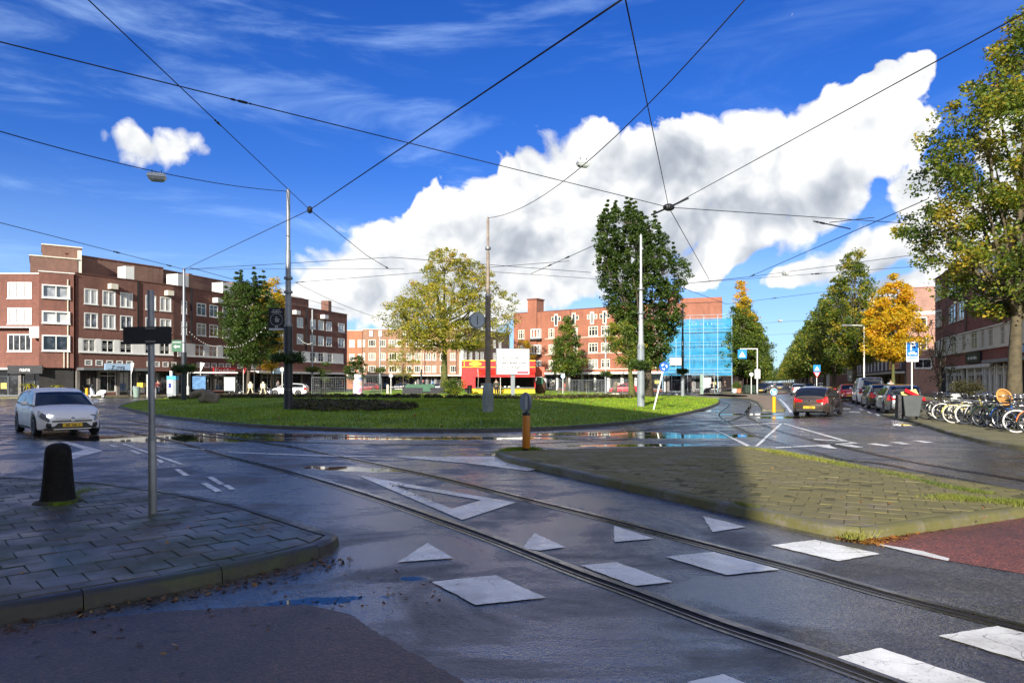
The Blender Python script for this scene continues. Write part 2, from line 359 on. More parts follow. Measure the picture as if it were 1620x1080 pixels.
# ================================================================== GROUND
SPOTS = [(655,914,0.16,0.09,0.2),(500,950,0.45,0.10,0.2),(250,694,4.5,1.1,-0.1),(380,688,4.0,0.9,-0.1),(1430,672,0.9,0.5,-0.6),(1190,655,1.8,0.9,0.2),(1090,690,2.6,0.8,0.1),(700,693,4.5,0.6,0.0),(950,686,2.8,0.7,0.1),(1240,660,1.8,1.0,0.4),(1110,650,2.0,0.9,0.5),(560,742,1.2,0.3,-0.3),(870,718,2.0,0.3,0.05),(1290,640,2.2,1.0,0.4),(1010,704,1.9,0.35,0.1)]
def wet_asphalt(name, c0, c1, wet=0.5, grain=0.6, red=0.0):
    m = bpy.data.materials.new(name); m.use_nodes = True; T = NT(m.node_tree); b = T.n['Principled BSDF']
    t = T.n.new('ShaderNodeTexCoord'); v = t.outputs['Object']
    big = T.noise(v, 0.16, 4, 0.6, 0.8); mid = T.noise(T.new('ShaderNodeMapping', {'Vector': v, 'Rotation': (0,0,R(35)), 'Scale': (0.5, 2.2, 1)}).outputs[0], 0.9, 5, 0.65, 0.5); fine = T.noise(v, 55, 3, 0.7)
    patch = T.rng(T.noise(v, 0.45, 5, 0.7, 1.2), 0.38, 0.62)
    col = T.mix(patch, c0, c1)
    agg = T.new('ShaderNodeTexVoronoi', {'Vector': v, 'Scale': 46.0}); ag2 = T.new('ShaderNodeTexVoronoi', {'Vector': v, 'Scale': 110.0})
    sepc = T.new('ShaderNodeSeparateColor', {'Color': agg.outputs['Color']}); spk = T.math('MULTIPLY', T.rng(agg.outputs['Distance'], 0.0, 0.6, 1.35, 0.6), T.rng(sepc.outputs[0], 0.0, 1.0, 0.55, 1.6, False))
    blot = T.rng(T.noise(v, 5, 5, 0.75), 0.3, 0.7, 0.7, 1.3, False)
    sc = T.n.new('ShaderNodeVectorMath'); sc.operation = 'SCALE'; T.l.new(col, sc.inputs[0]); T.l.new(T.math('MULTIPLY', T.math('MULTIPLY', spk, blot), T.rng(fine, 0.3, 0.7, 0.7, 1.35, False)), sc.inputs['Scale'])
    w = T.math('ADD', T.math('MULTIPLY', big, 0.62), T.math('MULTIPLY', mid, 0.38))
    w = T.math('ADD', T.math('MULTIPLY', w, 0.5), T.math('MULTIPLY', T.noise(v, 0.62, 5, 0.65, 0.9), 0.5))
    wf = T.rng(w, 0.62 - 0.22 * wet, 0.74 - 0.22 * wet)
    ckv = T.vmath('ADD', v, T.vmath('SCALE', T.new('ShaderNodeTexNoise', {'Vector': v, 'Scale': 1.7, 'Detail': 5.0}).outputs['Color'], scale=0.8))
    ck = T.new('ShaderNodeTexVoronoi', {'Vector': ckv, 'Scale': 0.42}, feature='DISTANCE_TO_EDGE')
    crack = T.math('MULTIPLY', T.rng(ck.outputs['Distance'], 0.0, 0.0055, 1.0, 0.0), T.rng(T.noise(v, 0.5, 2), 0.46, 0.56))
    pat = T.new('ShaderNodeTexVoronoi', {'Vector': v, 'Scale': 0.22}); pc = T.new('ShaderNodeSeparateColor', {'Color': pat.outputs['Color']})
    tone = T.math('MULTIPLY', T.rng(pc.outputs[0], 0, 1, 0.82, 1.18, False), T.rng(crack, 0, 1, 1.0, 0.25, False))
    s9 = T.n.new('ShaderNodeVectorMath'); s9.operation = 'SCALE'; T.l.new(sc.outputs[0], s9.inputs[0]); T.l.new(tone, s9.inputs['Scale']); sc = s9
    pud = None
    for (px_, py_, a_, b_, r_) in SPOTS:
        c_ = G(px_, py_); mp = T.n.new('ShaderNodeMapping'); mp.vector_type = 'TEXTURE'; T.l.new(v, mp.inputs[0]); mp.inputs['Location'].default_value = (c_.x, c_.y, 0); mp.inputs['Rotation'].default_value = (0, 0, r_); mp.inputs['Scale'].default_value = (a_, b_, 1)
        q_ = T.math('SUBTRACT', 1.0, T.vmath('LENGTH', mp.outputs[0])); pud = q_ if pud is None else T.math('MAXIMUM', pud, q_)
    pud = T.rng(T.math('ADD', T.math('MAXIMUM', pud, -1.0), T.math('MULTIPLY', T.math('SUBTRACT', T.noise(v, 3.2, 6, 0.72, 0.5), 0.5), 2.2)), -0.05, 0.16)
    dk = T.n.new('ShaderNodeVectorMath'); dk.operation = 'SCALE'; T.l.new(sc.outputs[0], dk.inputs[0]); T.l.new(T.rng(pud, 0, 1, 1.0, 0.45, False), dk.inputs['Scale'])
    T.l.new(dk.outputs[0], b.inputs['Base Color'])
    rg = T.math('MULTIPLY_ADD', T.rng(fine, 0.3, 0.7), 0.10, T.rng(wf, 0, 1, 0.46, 0.15, False))
    T.l.new(T.math('MULTIPLY', rg, T.rng(pud, 0, 1, 1.0, 0.10, False)), b.inputs['Roughness'])
    b.inputs['IOR'].default_value = 2.2; T.l.new(T.math('MULTIPLY', T.rng(pud, 0, 1, 1.0, 0.10, False), T.rng(wf, 0, 1, 0.35, 1.0, False)), b.inputs['Specular IOR Level'])
    h = T.math('ADD', T.math('MULTIPLY', agg.outputs['Distance'], -1.0), T.math('MULTIPLY', ag2.outputs['Distance'], -0.6)); h = T.math('ADD', h, T.math('MULTIPLY', T.noise(v, 28, 4, 0.7), 1.4))
    st = T.math('MULTIPLY', T.rng(wf, 0, 1, grain, grain * 0.3, False), T.rng(pud, 0, 1, 1.0, 0.0, False))
    bp = T.new('ShaderNodeBump', {'Distance': 0.011, 'Height': h, 'Strength': st})
    bp2 = T.new('ShaderNodeBump', {'Distance': 0.012, 'Height': T.noise(v, 2.5, 3), 'Strength': T.rng(pud, 0, 1, 0.25, 0.02, False), 'Normal': bp.outputs[0]})
    T.l.new(bp2.outputs[0], b.inputs['Normal']); return m
ASPH = wet_asphalt('wet_asphalt', (0.040,0.037,0.030), (0.092,0.084,0.068), 0.92, 0.8)
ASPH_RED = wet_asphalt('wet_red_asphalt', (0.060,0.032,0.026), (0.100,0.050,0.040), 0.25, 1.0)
ASPH_RED2 = wet_asphalt('red_asphalt', (0.15,0.036,0.018), (0.23,0.055,0.028), 0.0, 1.0)
def paint_mat():
    m = bpy.data.materials.new('road_paint'); m.use_nodes = True; T = NT(m.node_tree); b = T.n['Principled BSDF']
    v = T.n.new('ShaderNodeTexCoord').outputs['Object']
    wear = T.rng(T.noise(v, 38, 5, 0.75), 0.57, 0.66); wear = T.math('MULTIPLY', wear, T.rng(T.noise(v, 1.6, 3), 0.36, 0.62, 0.25, 1.0)); crk = T.new('ShaderNodeTexVoronoi', {'Vector': T.vmath('ADD', v, T.vmath('SCALE', T.new('ShaderNodeTexNoise', {'Vector': v, 'Scale': 6.0, 'Detail': 4.0}).outputs['Color'], scale=0.12)), 'Scale': 2.2}, feature='DISTANCE_TO_EDGE'); wear = T.math('MAXIMUM', wear, T.math('MULTIPLY', T.rng(crk.outputs['Distance'], 0.0, 0.010, 0.8, 0.0), T.rng(T.noise(v, 1.1, 2), 0.45, 0.6)))
    dirt = T.math('MAXIMUM', T.rng(T.noise(v, 1.3, 6, 0.7), 0.35, 0.72), T.math('MULTIPLY', T.rng(T.noise(T.new('ShaderNodeMapping', {'Vector': v, 'Rotation': (0,0,R(-34)), 'Scale': (0.5, 5.0, 1)}).outputs[0], 1.5, 5, 0.7), 0.50, 0.70), 0.8))
    c = T.mix(dirt, (0.86,0.86,0.83), (0.46,0.455,0.44)); T.l.new(T.mix(wear, c, (0.06,0.06,0.06)), b.inputs['Base Color'])
    T.l.new(T.rng(T.noise(v, 5, 3), 0.3, 0.7, 0.22, 0.42), b.inputs['Roughness'])
    T.l.new(T.new('ShaderNodeBump', {'Strength': 0.35, 'Distance': 0.003, 'Height': T.noise(v, 120, 3)}).outputs[0], b.inputs['Normal']); return m
PAINT = paint_mat()
mb = MB(); mb.face([(-1500,-400,-0.03),(1500,-400,-0.03),(1500,2600,-0.03),(-1500,2600,-0.03)])
tag(mb.build('ground', M('far_ground', (0.10,0.09,0.07), 0.9, var=0.3, scale=0.2)), kind='structure')
mb = MB(); mb.face([(-130,-60,0),(150,-60,0),(150,800,0),(-130,800,0)])
tag(mb.build('road', ASPH), kind='structure')

def catmull(pts, n=8):
    pts = [Vector(p) for p in pts]; out = []
    for i in range(len(pts) - 1):
        p0 = pts[max(i-1,0)]; p1 = pts[i]; p2 = pts[i+1]; p3 = pts[min(i+2,len(pts)-1)]
        for k in range(n):
            t = k/n; out.append(0.5*((2*p1)+(-p0+p2)*t+(2*p0-5*p1+4*p2-p3)*t*t+(-p0+3*p1-3*p2+p3)*t**3))
    out.append(pts[-1]); return out
def ribbon(mb, pts, o0, o1, z, z2=None):
    vs = []; n = len(pts)
    for i in range(n):
        d = pts[min(i+1,n-1)] - pts[max(i-1,0)]; d.z = 0; d.normalize(); nn = Vector((-d.y, d.x, 0))
        a = pts[i] + nn*o0; b = pts[i] + nn*o1; vs += [(a.x,a.y,z),(b.x,b.y,z if z2 is None else z2)]
    mb.add(vs, [(2*i,2*i+2,2*i+3,2*i+1) for i in range(n-1)])
def px_path(pts, n=8): return catmull([G(*p) for p in pts], n)

# cycle paths in red asphalt
def sheet(name, poly, z, mat, label=None, kind='structure'):
    mb = MB(); mb.face([(p[0], p[1], z) for p in poly]); return tag(mb.build(name, mat), label, kind=kind)
def jag(p0, p1, n, amp):
    p0 = Vector(p0); p1 = Vector(p1); d = (p1-p0); nn = Vector((-d.y, d.x, 0)).normalized()
    return [p0 + d*(k/n) + nn*random.uniform(-amp, amp) for k in range(n)]
pp = [G(-120,1010), G(250,968), G(480,955), G(556,972)]
tail = [G(600,1003), G(660,1036), G(742,1083), G(900,1190)]
poly = pp + sum([jag(a, b, 14, 0.012) for a, b in zip(([pp[-1]] + tail)[:-1], tail)], []) + [tail[-1], Vector((0.0,1.2,0)), Vector((-6,-2,0)), Vector((-14,-2,0)), Vector((-14,4,0))]
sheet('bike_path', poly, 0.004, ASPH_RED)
poly = [G(1368,852), G(1475,884), G(1512,889), G(1620,908), G(1760,935)] + [G(2400,1100), Vector((14,4.5,0)), Vector((14,7.5,0)), G(1900,812), G(1695,800), G(1471,833)]
sheet('bike_path', poly, 0.004, ASPH_RED2)

# painted markings
def mark(pts, name='road_marking', z=0.008):
    mb = MB(); q = [G(*p) for p in pts]; out = []
    for a, b in zip(q, q[1:] + q[:1]): out += [a] + [a + (b-a)*(k/12) + Vector((random.uniform(-1,1), random.uniform(-1,1), 0))*0.009*min(1,(b-a).length) for k in range(1,12)]
    mb.face([(p.x,p.y,z) for p in out]); return tag(recalc(mb.build(name, PAINT)), kind='structure')
MARKS = [
 [(628.7,890),(677,859),(717,883.5)], [(827,868),(845.4,843.6),(895,866),(854,871.3)], [(970.8,832),(1034.7,852.6),(972.4,857.9)], [(1112,817),(1181,834),(1127.5,842)],
 [(683.3,921),(785,910.5),(863.7,946.3),(752.5,957.7)], [(917.5,895),(974.5,889.7),(1064,921),(1005,927.5)], [(1052.5,881),(1129,873.4),(1233.4,901.4),(1149,910.3)],
 [(1220,863),(1289,854.3),(1392,876.5),(1326.7,888)], [(1323,1041),(1393,1026),(1570,1085),(1490,1108)], [(1484.5,1006.7),(1578,991),(1720,1027),(1650,1056)],
 [(1086.7,1080),(1144.4,1067.6),(1175,1080),(1215,1096),(1130,1106)], [(1371,857.5),(1458,872),(1502,884),(1500,888),(1444,875.6)],
 [(614,722),(783,722.5),(852,742),(834,745),(740,733)],
 [(97,699),(108,699),(163,713),(112,727),(112,717),(133,711.5)], [(203,712),(211,712),(226,718),(217,718.5)], [(247,726),(255,727),(261,732),(253,733)],
 [(275,742),(284,742),(300,752),(291,753)], [(317,764.7),(328,764),(352,777),(341,778.7)], [(327,755),(337,755),(356,766),(347,767)], [(352,767.5),(362,767),(373,774),(364,775)],
 [(190,701.7),(197,701.7),(293,735),(284,735)], [(170,703.5),(178,703.5),(190,707),(180,707.5)],
 [(246.7,705.5),(324,710.5),(324,711.7),(246.7,706.5)], [(362,715),(500,720),(614,722),(614,723.4),(500,721.6),(362,716.2)],
 [(1128,679),(1131,679),(1187,705),(1181,706)], [(1194,706),(1199.6,706),(1237.4,670.3),(1233.8,670.3)], [(1238,670),(1242,670),(1342,697.5),(1336,698.5)],
 [(1336,697.5),(1360,701),(1322,703.5),(1322,702),(1347,700.3)], [(1226,707.5),(1314,703),(1314,704.5),(1228,709)], [(1287,694),(1336,697.5),(1336,698.6),(1288,695.5)],
 [(1293,706),(1312,704.8),(1325.5,710),(1312,709)], [(1327,704),(1345,703),(1366,707.5),(1355,708)], [(1371,702),(1385,701.5),(1412,705),(1400,706)],
 [(1407,699),(1424,699),(1440,702.5),(1428,703)], [(1443,697),(1457,697),(1478,700),(1464,700.7)],
 [(1331,645.6),(1345,646.2),(1345,647.2),(1331,646.6)], [(1343,650.8),(1360,651.8),(1362,652.8),(1344,651.8)], [(1371,651),(1374,651),(1380,653.5),(1376,653.5)], [(1384,654.6),(1387,654.6),(1393,657.5),(1389,657.5)],
 [(1140,674.3),(1230,668.5),(1232,669.2),(1140,675.4)], [(1358,646),(1361,646),(1367,648.6),(1364,648.6)], [(1335,637.4),(1350,642.5),(1347,642.5),(1333,637.6)],
 [(0,647),(9,647),(9,648.6),(0,648.6)], [(50,641),(110,639),(110,640),(50,642.2)],
]
for m in MARKS: mark(m)
# the big give-way triangle painted as an outline
q0 = [(565,752),(816,795),(731,823)]; q1 = [(622,767),(761,791.5),(715,805)]
mb = MB(); a = [G(*p) for p in q0]; b = [G(*p) for p in q1]
vs = [(p.x,p.y,0.008) for p in a + b]; mb.add(vs, [(0,1,4,3),(1,2,5,4),(2,0,3,5)]); tag(recalc(mb.build('road_marking', PAINT)), kind='structure')
mb = MB(); ribbon(mb, px_path([(1233.5,631.3),(1239,636),(1243.7,641.5),(1248,647),(1251.8,652.7)]), -0.08, 0.08, 0.008); tag(mb.build('road_marking', PAINT), kind='structure')

# tram rails
STEEL = M('rail_steel', (0.20,0.17,0.15), 0.28, 1.0, var=0.25, scale=3)
GROOVE = M('rail_groove', (0.006,0.005,0.005), 0.8, var=0.3)
SEAM = M('rail_seam', (0.028,0.027,0.026), 0.18, var=0.4, scale=8)
def rail(pts, group='grooved tram rails set in the asphalt', label=None):
    c = px_path(pts, 10) if not isinstance(pts[0], Vector) else pts
    mb = MB()
    mb.mi = 0; ribbon(mb, c, 0.038, 0.080, 0.013); ribbon(mb, c, -0.050, -0.034, 0.012)
    ribbon(mb, c, 0.080, 0.0801, 0.013, 0.005)
    mb.mi = 1; ribbon(mb, c, -0.034, 0.038, 0.0045)
    mb.mi = 2; ribbon(mb, c, 0.0801, 0.13, 0.0045); ribbon(mb, c, -0.10, -0.050, 0.0045)
    return tag(mb.build('tram_rail', [STEEL, GROOVE, SEAM]), kind='structure')
RA = [(164,675.5),(246.7,692),(282,700),(324,712),(362,723),(429,739),(500,759),(602,791),(699.6,825),(785,856),(907,904),(998,937),(1133,986.7),(1267,1031),(1400,1079),(1700,1190)]
RB = [(200,664),(251,673),(331,685.5),(366.6,692),(406.6,699),(462,707),(500,715),(622,740),(703.6,758),(834,790.7),(948,819),(1060,848),(1133,867),(1266.7,902),(1400,940),(1533,974),(1620,996),(1900,1068)]
RCc = [(1700,806),(1560,773),(1400,734),(1333,727),(1280,713),(1217.4,695.5),(1177.5,682),(1150,667),(1137.6,656.7),(1144,649),(1152,643),(1150,638),(1123,629.4)]
RDd = [(1760,790),(1620,760),(1500,740),(1400,721.7),(1343,709),(1280,694.5),(1228,679.8),(1196.4,667),(1181.7,656.7),(1183.8,648.3),(1188,642),(1183.8,635.7),(1154.5,631.5)]
RCc[0] = (1730,800); RCc[1] = (1560,766)
RE = [(120,668),(200,671),(300,680),(400,687),(540,691),(700,692.5),(840,690),(1000,682),(1080,674),(1120,671),(1150,667),(1178,655.7),(1188,642)]
for r_ in (RA, RB, RCc, RDd, RE): rail(r_)
ce = px_path(RE[:8], 10); rail([p + Vector((0, -1.435, 0)) if 0 else p for p in catmull([G(x, y + 7.5) for x, y in [(140,667),(220,672),(310,681),(400,689),(540,694),(700,696),(840,694),(1000,687)]], 8)])

# ---------------------------------------------------------------- pavements
def clip(poly, conv, sh=0.0):
    """Sutherland-Hodgman: poly against the convex polygon conv (counter-clockwise)."""
    out = poly
    for i in range(len(conv)):
        a = conv[i]; b = conv[(i+1) % len(conv)]; le = math.hypot(b[0]-a[0], b[1]-a[1])*sh; ins = lambda p: (b[0]-a[0])*(p[1]-a[1]) - (b[1]-a[1])*(p[0]-a[0]) - le
        inp = out; out = []
        if not inp: return []
        for k in range(len(inp)):
            p = inp[k]; q = inp[(k+1) % len(inp)]; dp = ins(p); dq = ins(q)
            if dp >= 0: out.append(p)
            if (dp >= 0) != (dq >= 0):
                t = dp/(dp-dq); out.append((p[0]+(q[0]-p[0])*t, p[1]+(q[1]-p[1])*t))
    return out
def shrink(conv, d): return clip(list(conv), list(conv), d)
def area(p): return 0.5*sum(p[i][0]*p[(i+1)%len(p)][1]-p[(i+1)%len(p)][0]*p[i][1] for i in range(len(p)))
def ccw(p): return p if area(p) > 0 else p[::-1]
def inset(poly, d):
    n = len(poly); out = []
    for i in range(n):
        a = Vector(poly[i-1]).to_2d(); b = Vector(poly[i]).to_2d(); c = Vector(poly[(i+1)%n]).to_2d()
        e1 = (b-a).normalized(); e2 = (c-b).normalized(); n1 = Vector((-e1.y, e1.x)); n2 = Vector((-e2.y, e2.x)); m = (n1+n2)
        m = m / max(0.35, m.length_squared/2) if m.length > 0.1 else n1
        out.append((b.x + m.x*d*1.0, b.y + m.y*d*1.0))
    return out
def paver_mesh(pts, h, name, mat, z0=0.0):
    ins = inset(pts, 0.006); mb = MB(); n = len(pts)
    vs = [(p[0],p[1],z0-h) for p in pts] + [(p[0],p[1],z0-0.004) for p in pts] + [(p[0],p[1],z0) for p in ins]
    fs = [(i,(i+1)%n,n+(i+1)%n,n+i) for i in range(n)] + [(n+i,n+(i+1)%n,2*n+(i+1)%n,2*n+i) for i in range(n)] + [tuple(range(2*n,3*n))]
    mb.add(vs, fs); return mb
def pave(parent, poly, ang, sx, sy, ztop, mat, gap=0.009, off=0.5, most=298, seed=3, name='paver'):
    rs = random.Random(seed); conv = ccw([(p[0], p[1]) for p in poly]); ca, sa = math.cos(ang), math.sin(ang)
    loc = [(p[0]*ca+p[1]*sa, -p[0]*sa+p[1]*ca) for p in conv]
    xs = [p[0] for p in loc]; ys = [p[1] for p in loc]; items = []
    r0 = int(math.floor(min(ys)/sy)); r1 = int(math.ceil(max(ys)/sy))
    for r_ in range(r0, r1):
        o = (r_ % 2)*off*sx + rs.uniform(-0.01, 0.01)
        for c_ in range(int(math.floor((min(xs)-o)/sx)), int(math.ceil((max(xs)-o)/sx))):
            x0 = c_*sx+o+gap/2; y0 = r_*sy+gap/2; q = [(x0,y0),(x0+sx-gap,y0),(x0+sx-gap,y0+sy-gap),(x0,y0+sy-gap)]
            cl = clip(q, loc)
            if len(cl) < 3 or abs(area(cl)) < 0.0008: continue
            w = [(p[0]*ca-p[1]*sa, p[0]*sa+p[1]*ca) for p in cl]
            full = abs(area(cl) - (sx-gap)*(sy-gap)) < 1e-6
            cx = sum(p[0] for p in w)/len(w); cy = sum(p[1] for p in w)/len(w); items.append((cy*cy+cx*cx if cy > 3 and abs(cx) < 0.8*cy else 1e9, cx, cy, w, full))
    items.sort(key=lambda t: t[0]); shared = None; rest = MB(); pz = parent.location
    for k, (d, cx, cy, w, full) in enumerate(items):
        dz = rs.uniform(-0.005, 0.004); tx = rs.gauss(0, 0.013); ty = rs.gauss(0, 0.013)
        if k < most and d < 1e8:
            if full and shared is None:
                h = [(p[0]-cx, p[1]-cy) for p in w]; shared = paver_mesh(h, 0.05, name, mat).build(name, mat); o = shared
            elif full: o = bpy.data.objects.new(name, shared.data); COL.objects.link(o)
            else: o = paver_mesh([(p[0]-cx, p[1]-cy) for p in w], 0.05, name, mat).build(name, mat)
            o.parent = parent; o.location = (cx, cy, ztop+dz); o.rotation_euler = (tx, ty, rs.gauss(0, 0.012))
        else:
            m2 = paver_mesh(w, 0.05, name, mat, ztop+dz); rest.add(m2.v, m2.f)
    if rest.v: tag(rest.build('paving', mat, parent), kind='stuff')
def kerb(parent, outline, wid, h, mat, seglen=0.95, closed=True, seed=5, name='kerb_stone', most=80):
    """Kerb stones laid end to end along an outline (counter-clockwise), inside its edge."""
    rs = random.Random(seed); pts = [Vector((p[0],p[1],0)) for p in outline]
    if closed: pts.append(pts[0])
    L = [0]
    for a, b in zip(pts, pts[1:]): L.append(L[-1] + (b-a).length)
    def at(s):
        s = max(0, min(s, L[-1]-1e-6)); i = max(k for k in range(len(L)) if L[k] <= s and k < len(L)-1); t = (s-L[i])/max(1e-9, L[i+1]-L[i]); d = (pts[i+1]-pts[i]).normalized()
        return pts[i].lerp(pts[i+1], t), d
    n = max(1, round(L[-1]/seglen)); rest = MB(); items = []
    for k in range(n):
        s0 = L[-1]*k/n + 0.004; s1 = L[-1]*(k+1)/n - 0.004; q = 4; rows = []
        for j in range(q+1):
            p, d = at(s0+(s1-s0)*j/q); _, da = at(s0+(s1-s0)*j/q-0.12); _, db = at(s0+(s1-s0)*j/q+0.12); d = (da+db).normalized(); nn = Vector((-d.y, d.x, 0))
            rows.append([(p.x, p.y, -0.05), (p.x+nn.x*0.015, p.y+nn.y*0.015, h-0.025), (p.x+nn.x*0.045, p.y+nn.y*0.045, h), (p.x+nn.x*wid, p.y+nn.y*wid, h), (p.x+nn.x*wid, p.y+nn.y*wid, -0.05)])
        dz = rs.uniform(-0.004, 0.004); vs = [(x, y, z + (dz if z > 0 else 0)) for r_ in rows for x, y, z in r_]
        fs = [(j*5+i, (j+1)*5+i, (j+1)*5+i+1, j*5+i+1) for j in range(q) for i in range(4)] + [(4,3,2,1,0), tuple(q*5+i for i in range(5))]
        c = rows[q//2][0]; items.append((c[0]**2+c[1]**2, vs, fs))
    items.sort(key=lambda t: t[0])
    for k, (d, vs, fs) in enumerate(items):
        if k < most: m2 = MB(); m2.add(vs, fs); m2.build(name, mat, parent, smooth=True, auto=40)
        else: rest.add(vs, fs)
    if rest.v: tag(rest.build('kerb', mat, parent), kind='stuff')

def paver_mat(name, cols, moss=None, mossamt=0.5, rough=0.45):
    m = bpy.data.materials.new(name); m.use_nodes = True; T = NT(m.node_tree); b = T.n['Principled BSDF']
    g = T.n.new('ShaderNodeNewGeometry'); oi = T.n.new('ShaderNodeObjectInfo'); pos = g.outputs['Position']
    r_ = T.math('FRACT', T.math('ADD', g.outputs['Random Per Island'], oi.outputs['Random']))
    c = T.mix(r_, cols[0], cols[1]); n1 = T.noise(pos, 3.0, 5, 0.7); k = T.math('MULTIPLY', T.rng(n1, 0.3, 0.7, 0.7, 1.25, False), T.rng(T.noise(pos, 130, 3, 0.8), 0.3, 0.7, 0.72, 1.3, False))
    s = T.n.new('ShaderNodeVectorMath'); s.operation = 'SCALE'; T.l.new(c, s.inputs[0]); T.l.new(k, s.inputs['Scale']); c = s.outputs[0]
    if moss:
        mm = T.rng(T.math('ADD', T.noise(pos, 1.1, 6, 0.75, 0.4), T.math('MULTIPLY', T.noise(pos, 22, 3, 0.7), 0.25)), 0.72 - 0.3*mossamt, 0.86 - 0.3*mossamt)
        c = T.mix(mm, c, T.mix(T.noise(pos, 9, 4, 0.7), moss, [x*1.9 for x in moss]))
    T.l.new(c, b.inputs['Base Color']); T.l.new(T.rng(T.noise(pos, 1.4, 4, 0.6), 0.35, 0.65, rough-0.12, rough+0.18), b.inputs['Roughness'])
    T.l.new(T.new('ShaderNodeBump', {'Strength': 0.55, 'Distance': 0.003, 'Height': T.noise(pos, 140, 4, 0.8)}).outputs[0], b.inputs['Normal']); return m
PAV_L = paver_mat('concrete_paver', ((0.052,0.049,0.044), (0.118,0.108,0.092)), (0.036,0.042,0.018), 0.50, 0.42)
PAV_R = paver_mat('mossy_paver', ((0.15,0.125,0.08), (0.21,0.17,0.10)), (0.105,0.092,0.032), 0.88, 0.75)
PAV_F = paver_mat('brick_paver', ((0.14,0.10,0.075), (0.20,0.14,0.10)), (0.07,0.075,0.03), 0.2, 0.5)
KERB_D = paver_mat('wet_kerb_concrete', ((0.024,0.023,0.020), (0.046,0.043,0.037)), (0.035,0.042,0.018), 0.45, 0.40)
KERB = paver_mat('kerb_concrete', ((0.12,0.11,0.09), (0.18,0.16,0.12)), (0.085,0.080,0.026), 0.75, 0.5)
JOINT = M('joint_soil', (0.022,0.022,0.014), 0.9, var=0.5, scale=9, bump=0.5)

KH = 0.12
def px_poly(pts): return [(G(x, y, z).x, G(x, y, z).y) for x, y, z in pts]
def hull(pts):
    pts = sorted(set((round(p[0],5), round(p[1],5)) for p in pts))
    def half(ps):
        h = []
        for p in ps:
            while len(h) > 1 and (h[-1][0]-h[-2][0])*(p[1]-h[-2][1])-(h[-1][1]-h[-2][1])*(p[0]-h[-2][0]) <= 1e-6: h.pop()
            h.append(p)
        return h[:-1]
    return half(pts)+half(pts[::-1])
# left corner pavement
OUT_L = ccw(px_poly([(-420,1052,0),(0,988,0),(117,963,0),(272,938,0),(389,913,0),(470,893,0),(515,879,0),(538,866,0),(541,856,0.05),(520,841,KH),(467,823,KH),(389,798,KH),(272,776,KH),(175,763,KH),(0,752,KH),(-420,742,KH)]))
def rounded(poly, n=3):
    out = []; m = len(poly)
    for i in range(m):
        p0, p1, p2, p3 = [Vector((*poly[(i+k) % m], 0)) for k in (-1, 0, 1, 2)]
        if (p2-p1).length > 1.2: out.append(tuple(p1[:2])); continue
        for k in range(n):
            t = k/n; v = 0.5*((2*p1)+(-p0+p2)*t+(2*p0-5*p1+4*p2-p3)*t*t+(-p0+3*p1-3*p2+p3)*t**3); out.append((v.x, v.y))
    return out
OUT_L = hull(OUT_L)
def slab(name, outline, z, mat, conv=False):
    mb = MB(); mb.prism(shrink(outline, 0.08) if conv else inset(outline, 0.08), -0.02, z); return tag(mb.build(name, mat), kind='structure')
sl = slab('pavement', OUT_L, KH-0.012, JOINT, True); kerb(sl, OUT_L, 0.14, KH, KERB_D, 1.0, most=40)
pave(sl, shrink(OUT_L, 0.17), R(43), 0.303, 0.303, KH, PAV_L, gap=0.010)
# right-hand traffic island
OUT_R = ccw(px_poly([(783,722,0),(800,732,0),(846,739,0),(948,759,0),(1060,784,0),(1169,813,0),(1258,836,0),(1310,848,0),(1347,853,0),(1378,855,0),(1471,835,0),(1620,809,0),(1685,798,0),(1688,794,KH),(1620,784,KH),(1511,769,KH),(1420,749,KH),(1329,731,KH),(1240,716,KH),(1178,704.5,KH),(1000,707,KH),(835,711,KH),(800,714,KH)])); OUT_R = hull(OUT_R)
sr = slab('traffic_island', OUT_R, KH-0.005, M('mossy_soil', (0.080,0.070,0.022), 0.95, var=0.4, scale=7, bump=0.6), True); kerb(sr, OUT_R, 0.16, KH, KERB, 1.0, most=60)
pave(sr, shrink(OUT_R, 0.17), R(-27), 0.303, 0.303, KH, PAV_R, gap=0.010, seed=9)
# second island in the avenue, plazas and far pavements
def pavement(name, poly, mat, h=KH, kw=0.16, tiles=None, most=60, kname='kerb_stone'):
    poly = ccw(poly); s = slab(name, poly, h-0.006, mat); kerb(s, poly, kw, h, KERB, 1.2, most=most, name=kname); return s
PL = M('plaza_paving', (0.17,0.135,0.10), 0.6, var=0.22, scale=1.3, bump=0.3, bscale=8)
OUT_I2 = ccw(px_poly([(1206,650.5,0),(1243,650.5,0),(1240,643,KH),(1231,632,KH),(1222,626,KH),(1200,624,KH),(1160,622.5,KH),(1110,623,KH),(1100,625,KH),(1150,628.5,0),(1185,632.5,0),(1198,638,0)]))
s2 = pavement('traffic_island', OUT_I2, M('island_paving', (0.26,0.19,0.12), 0.7, var=0.25, scale=2))
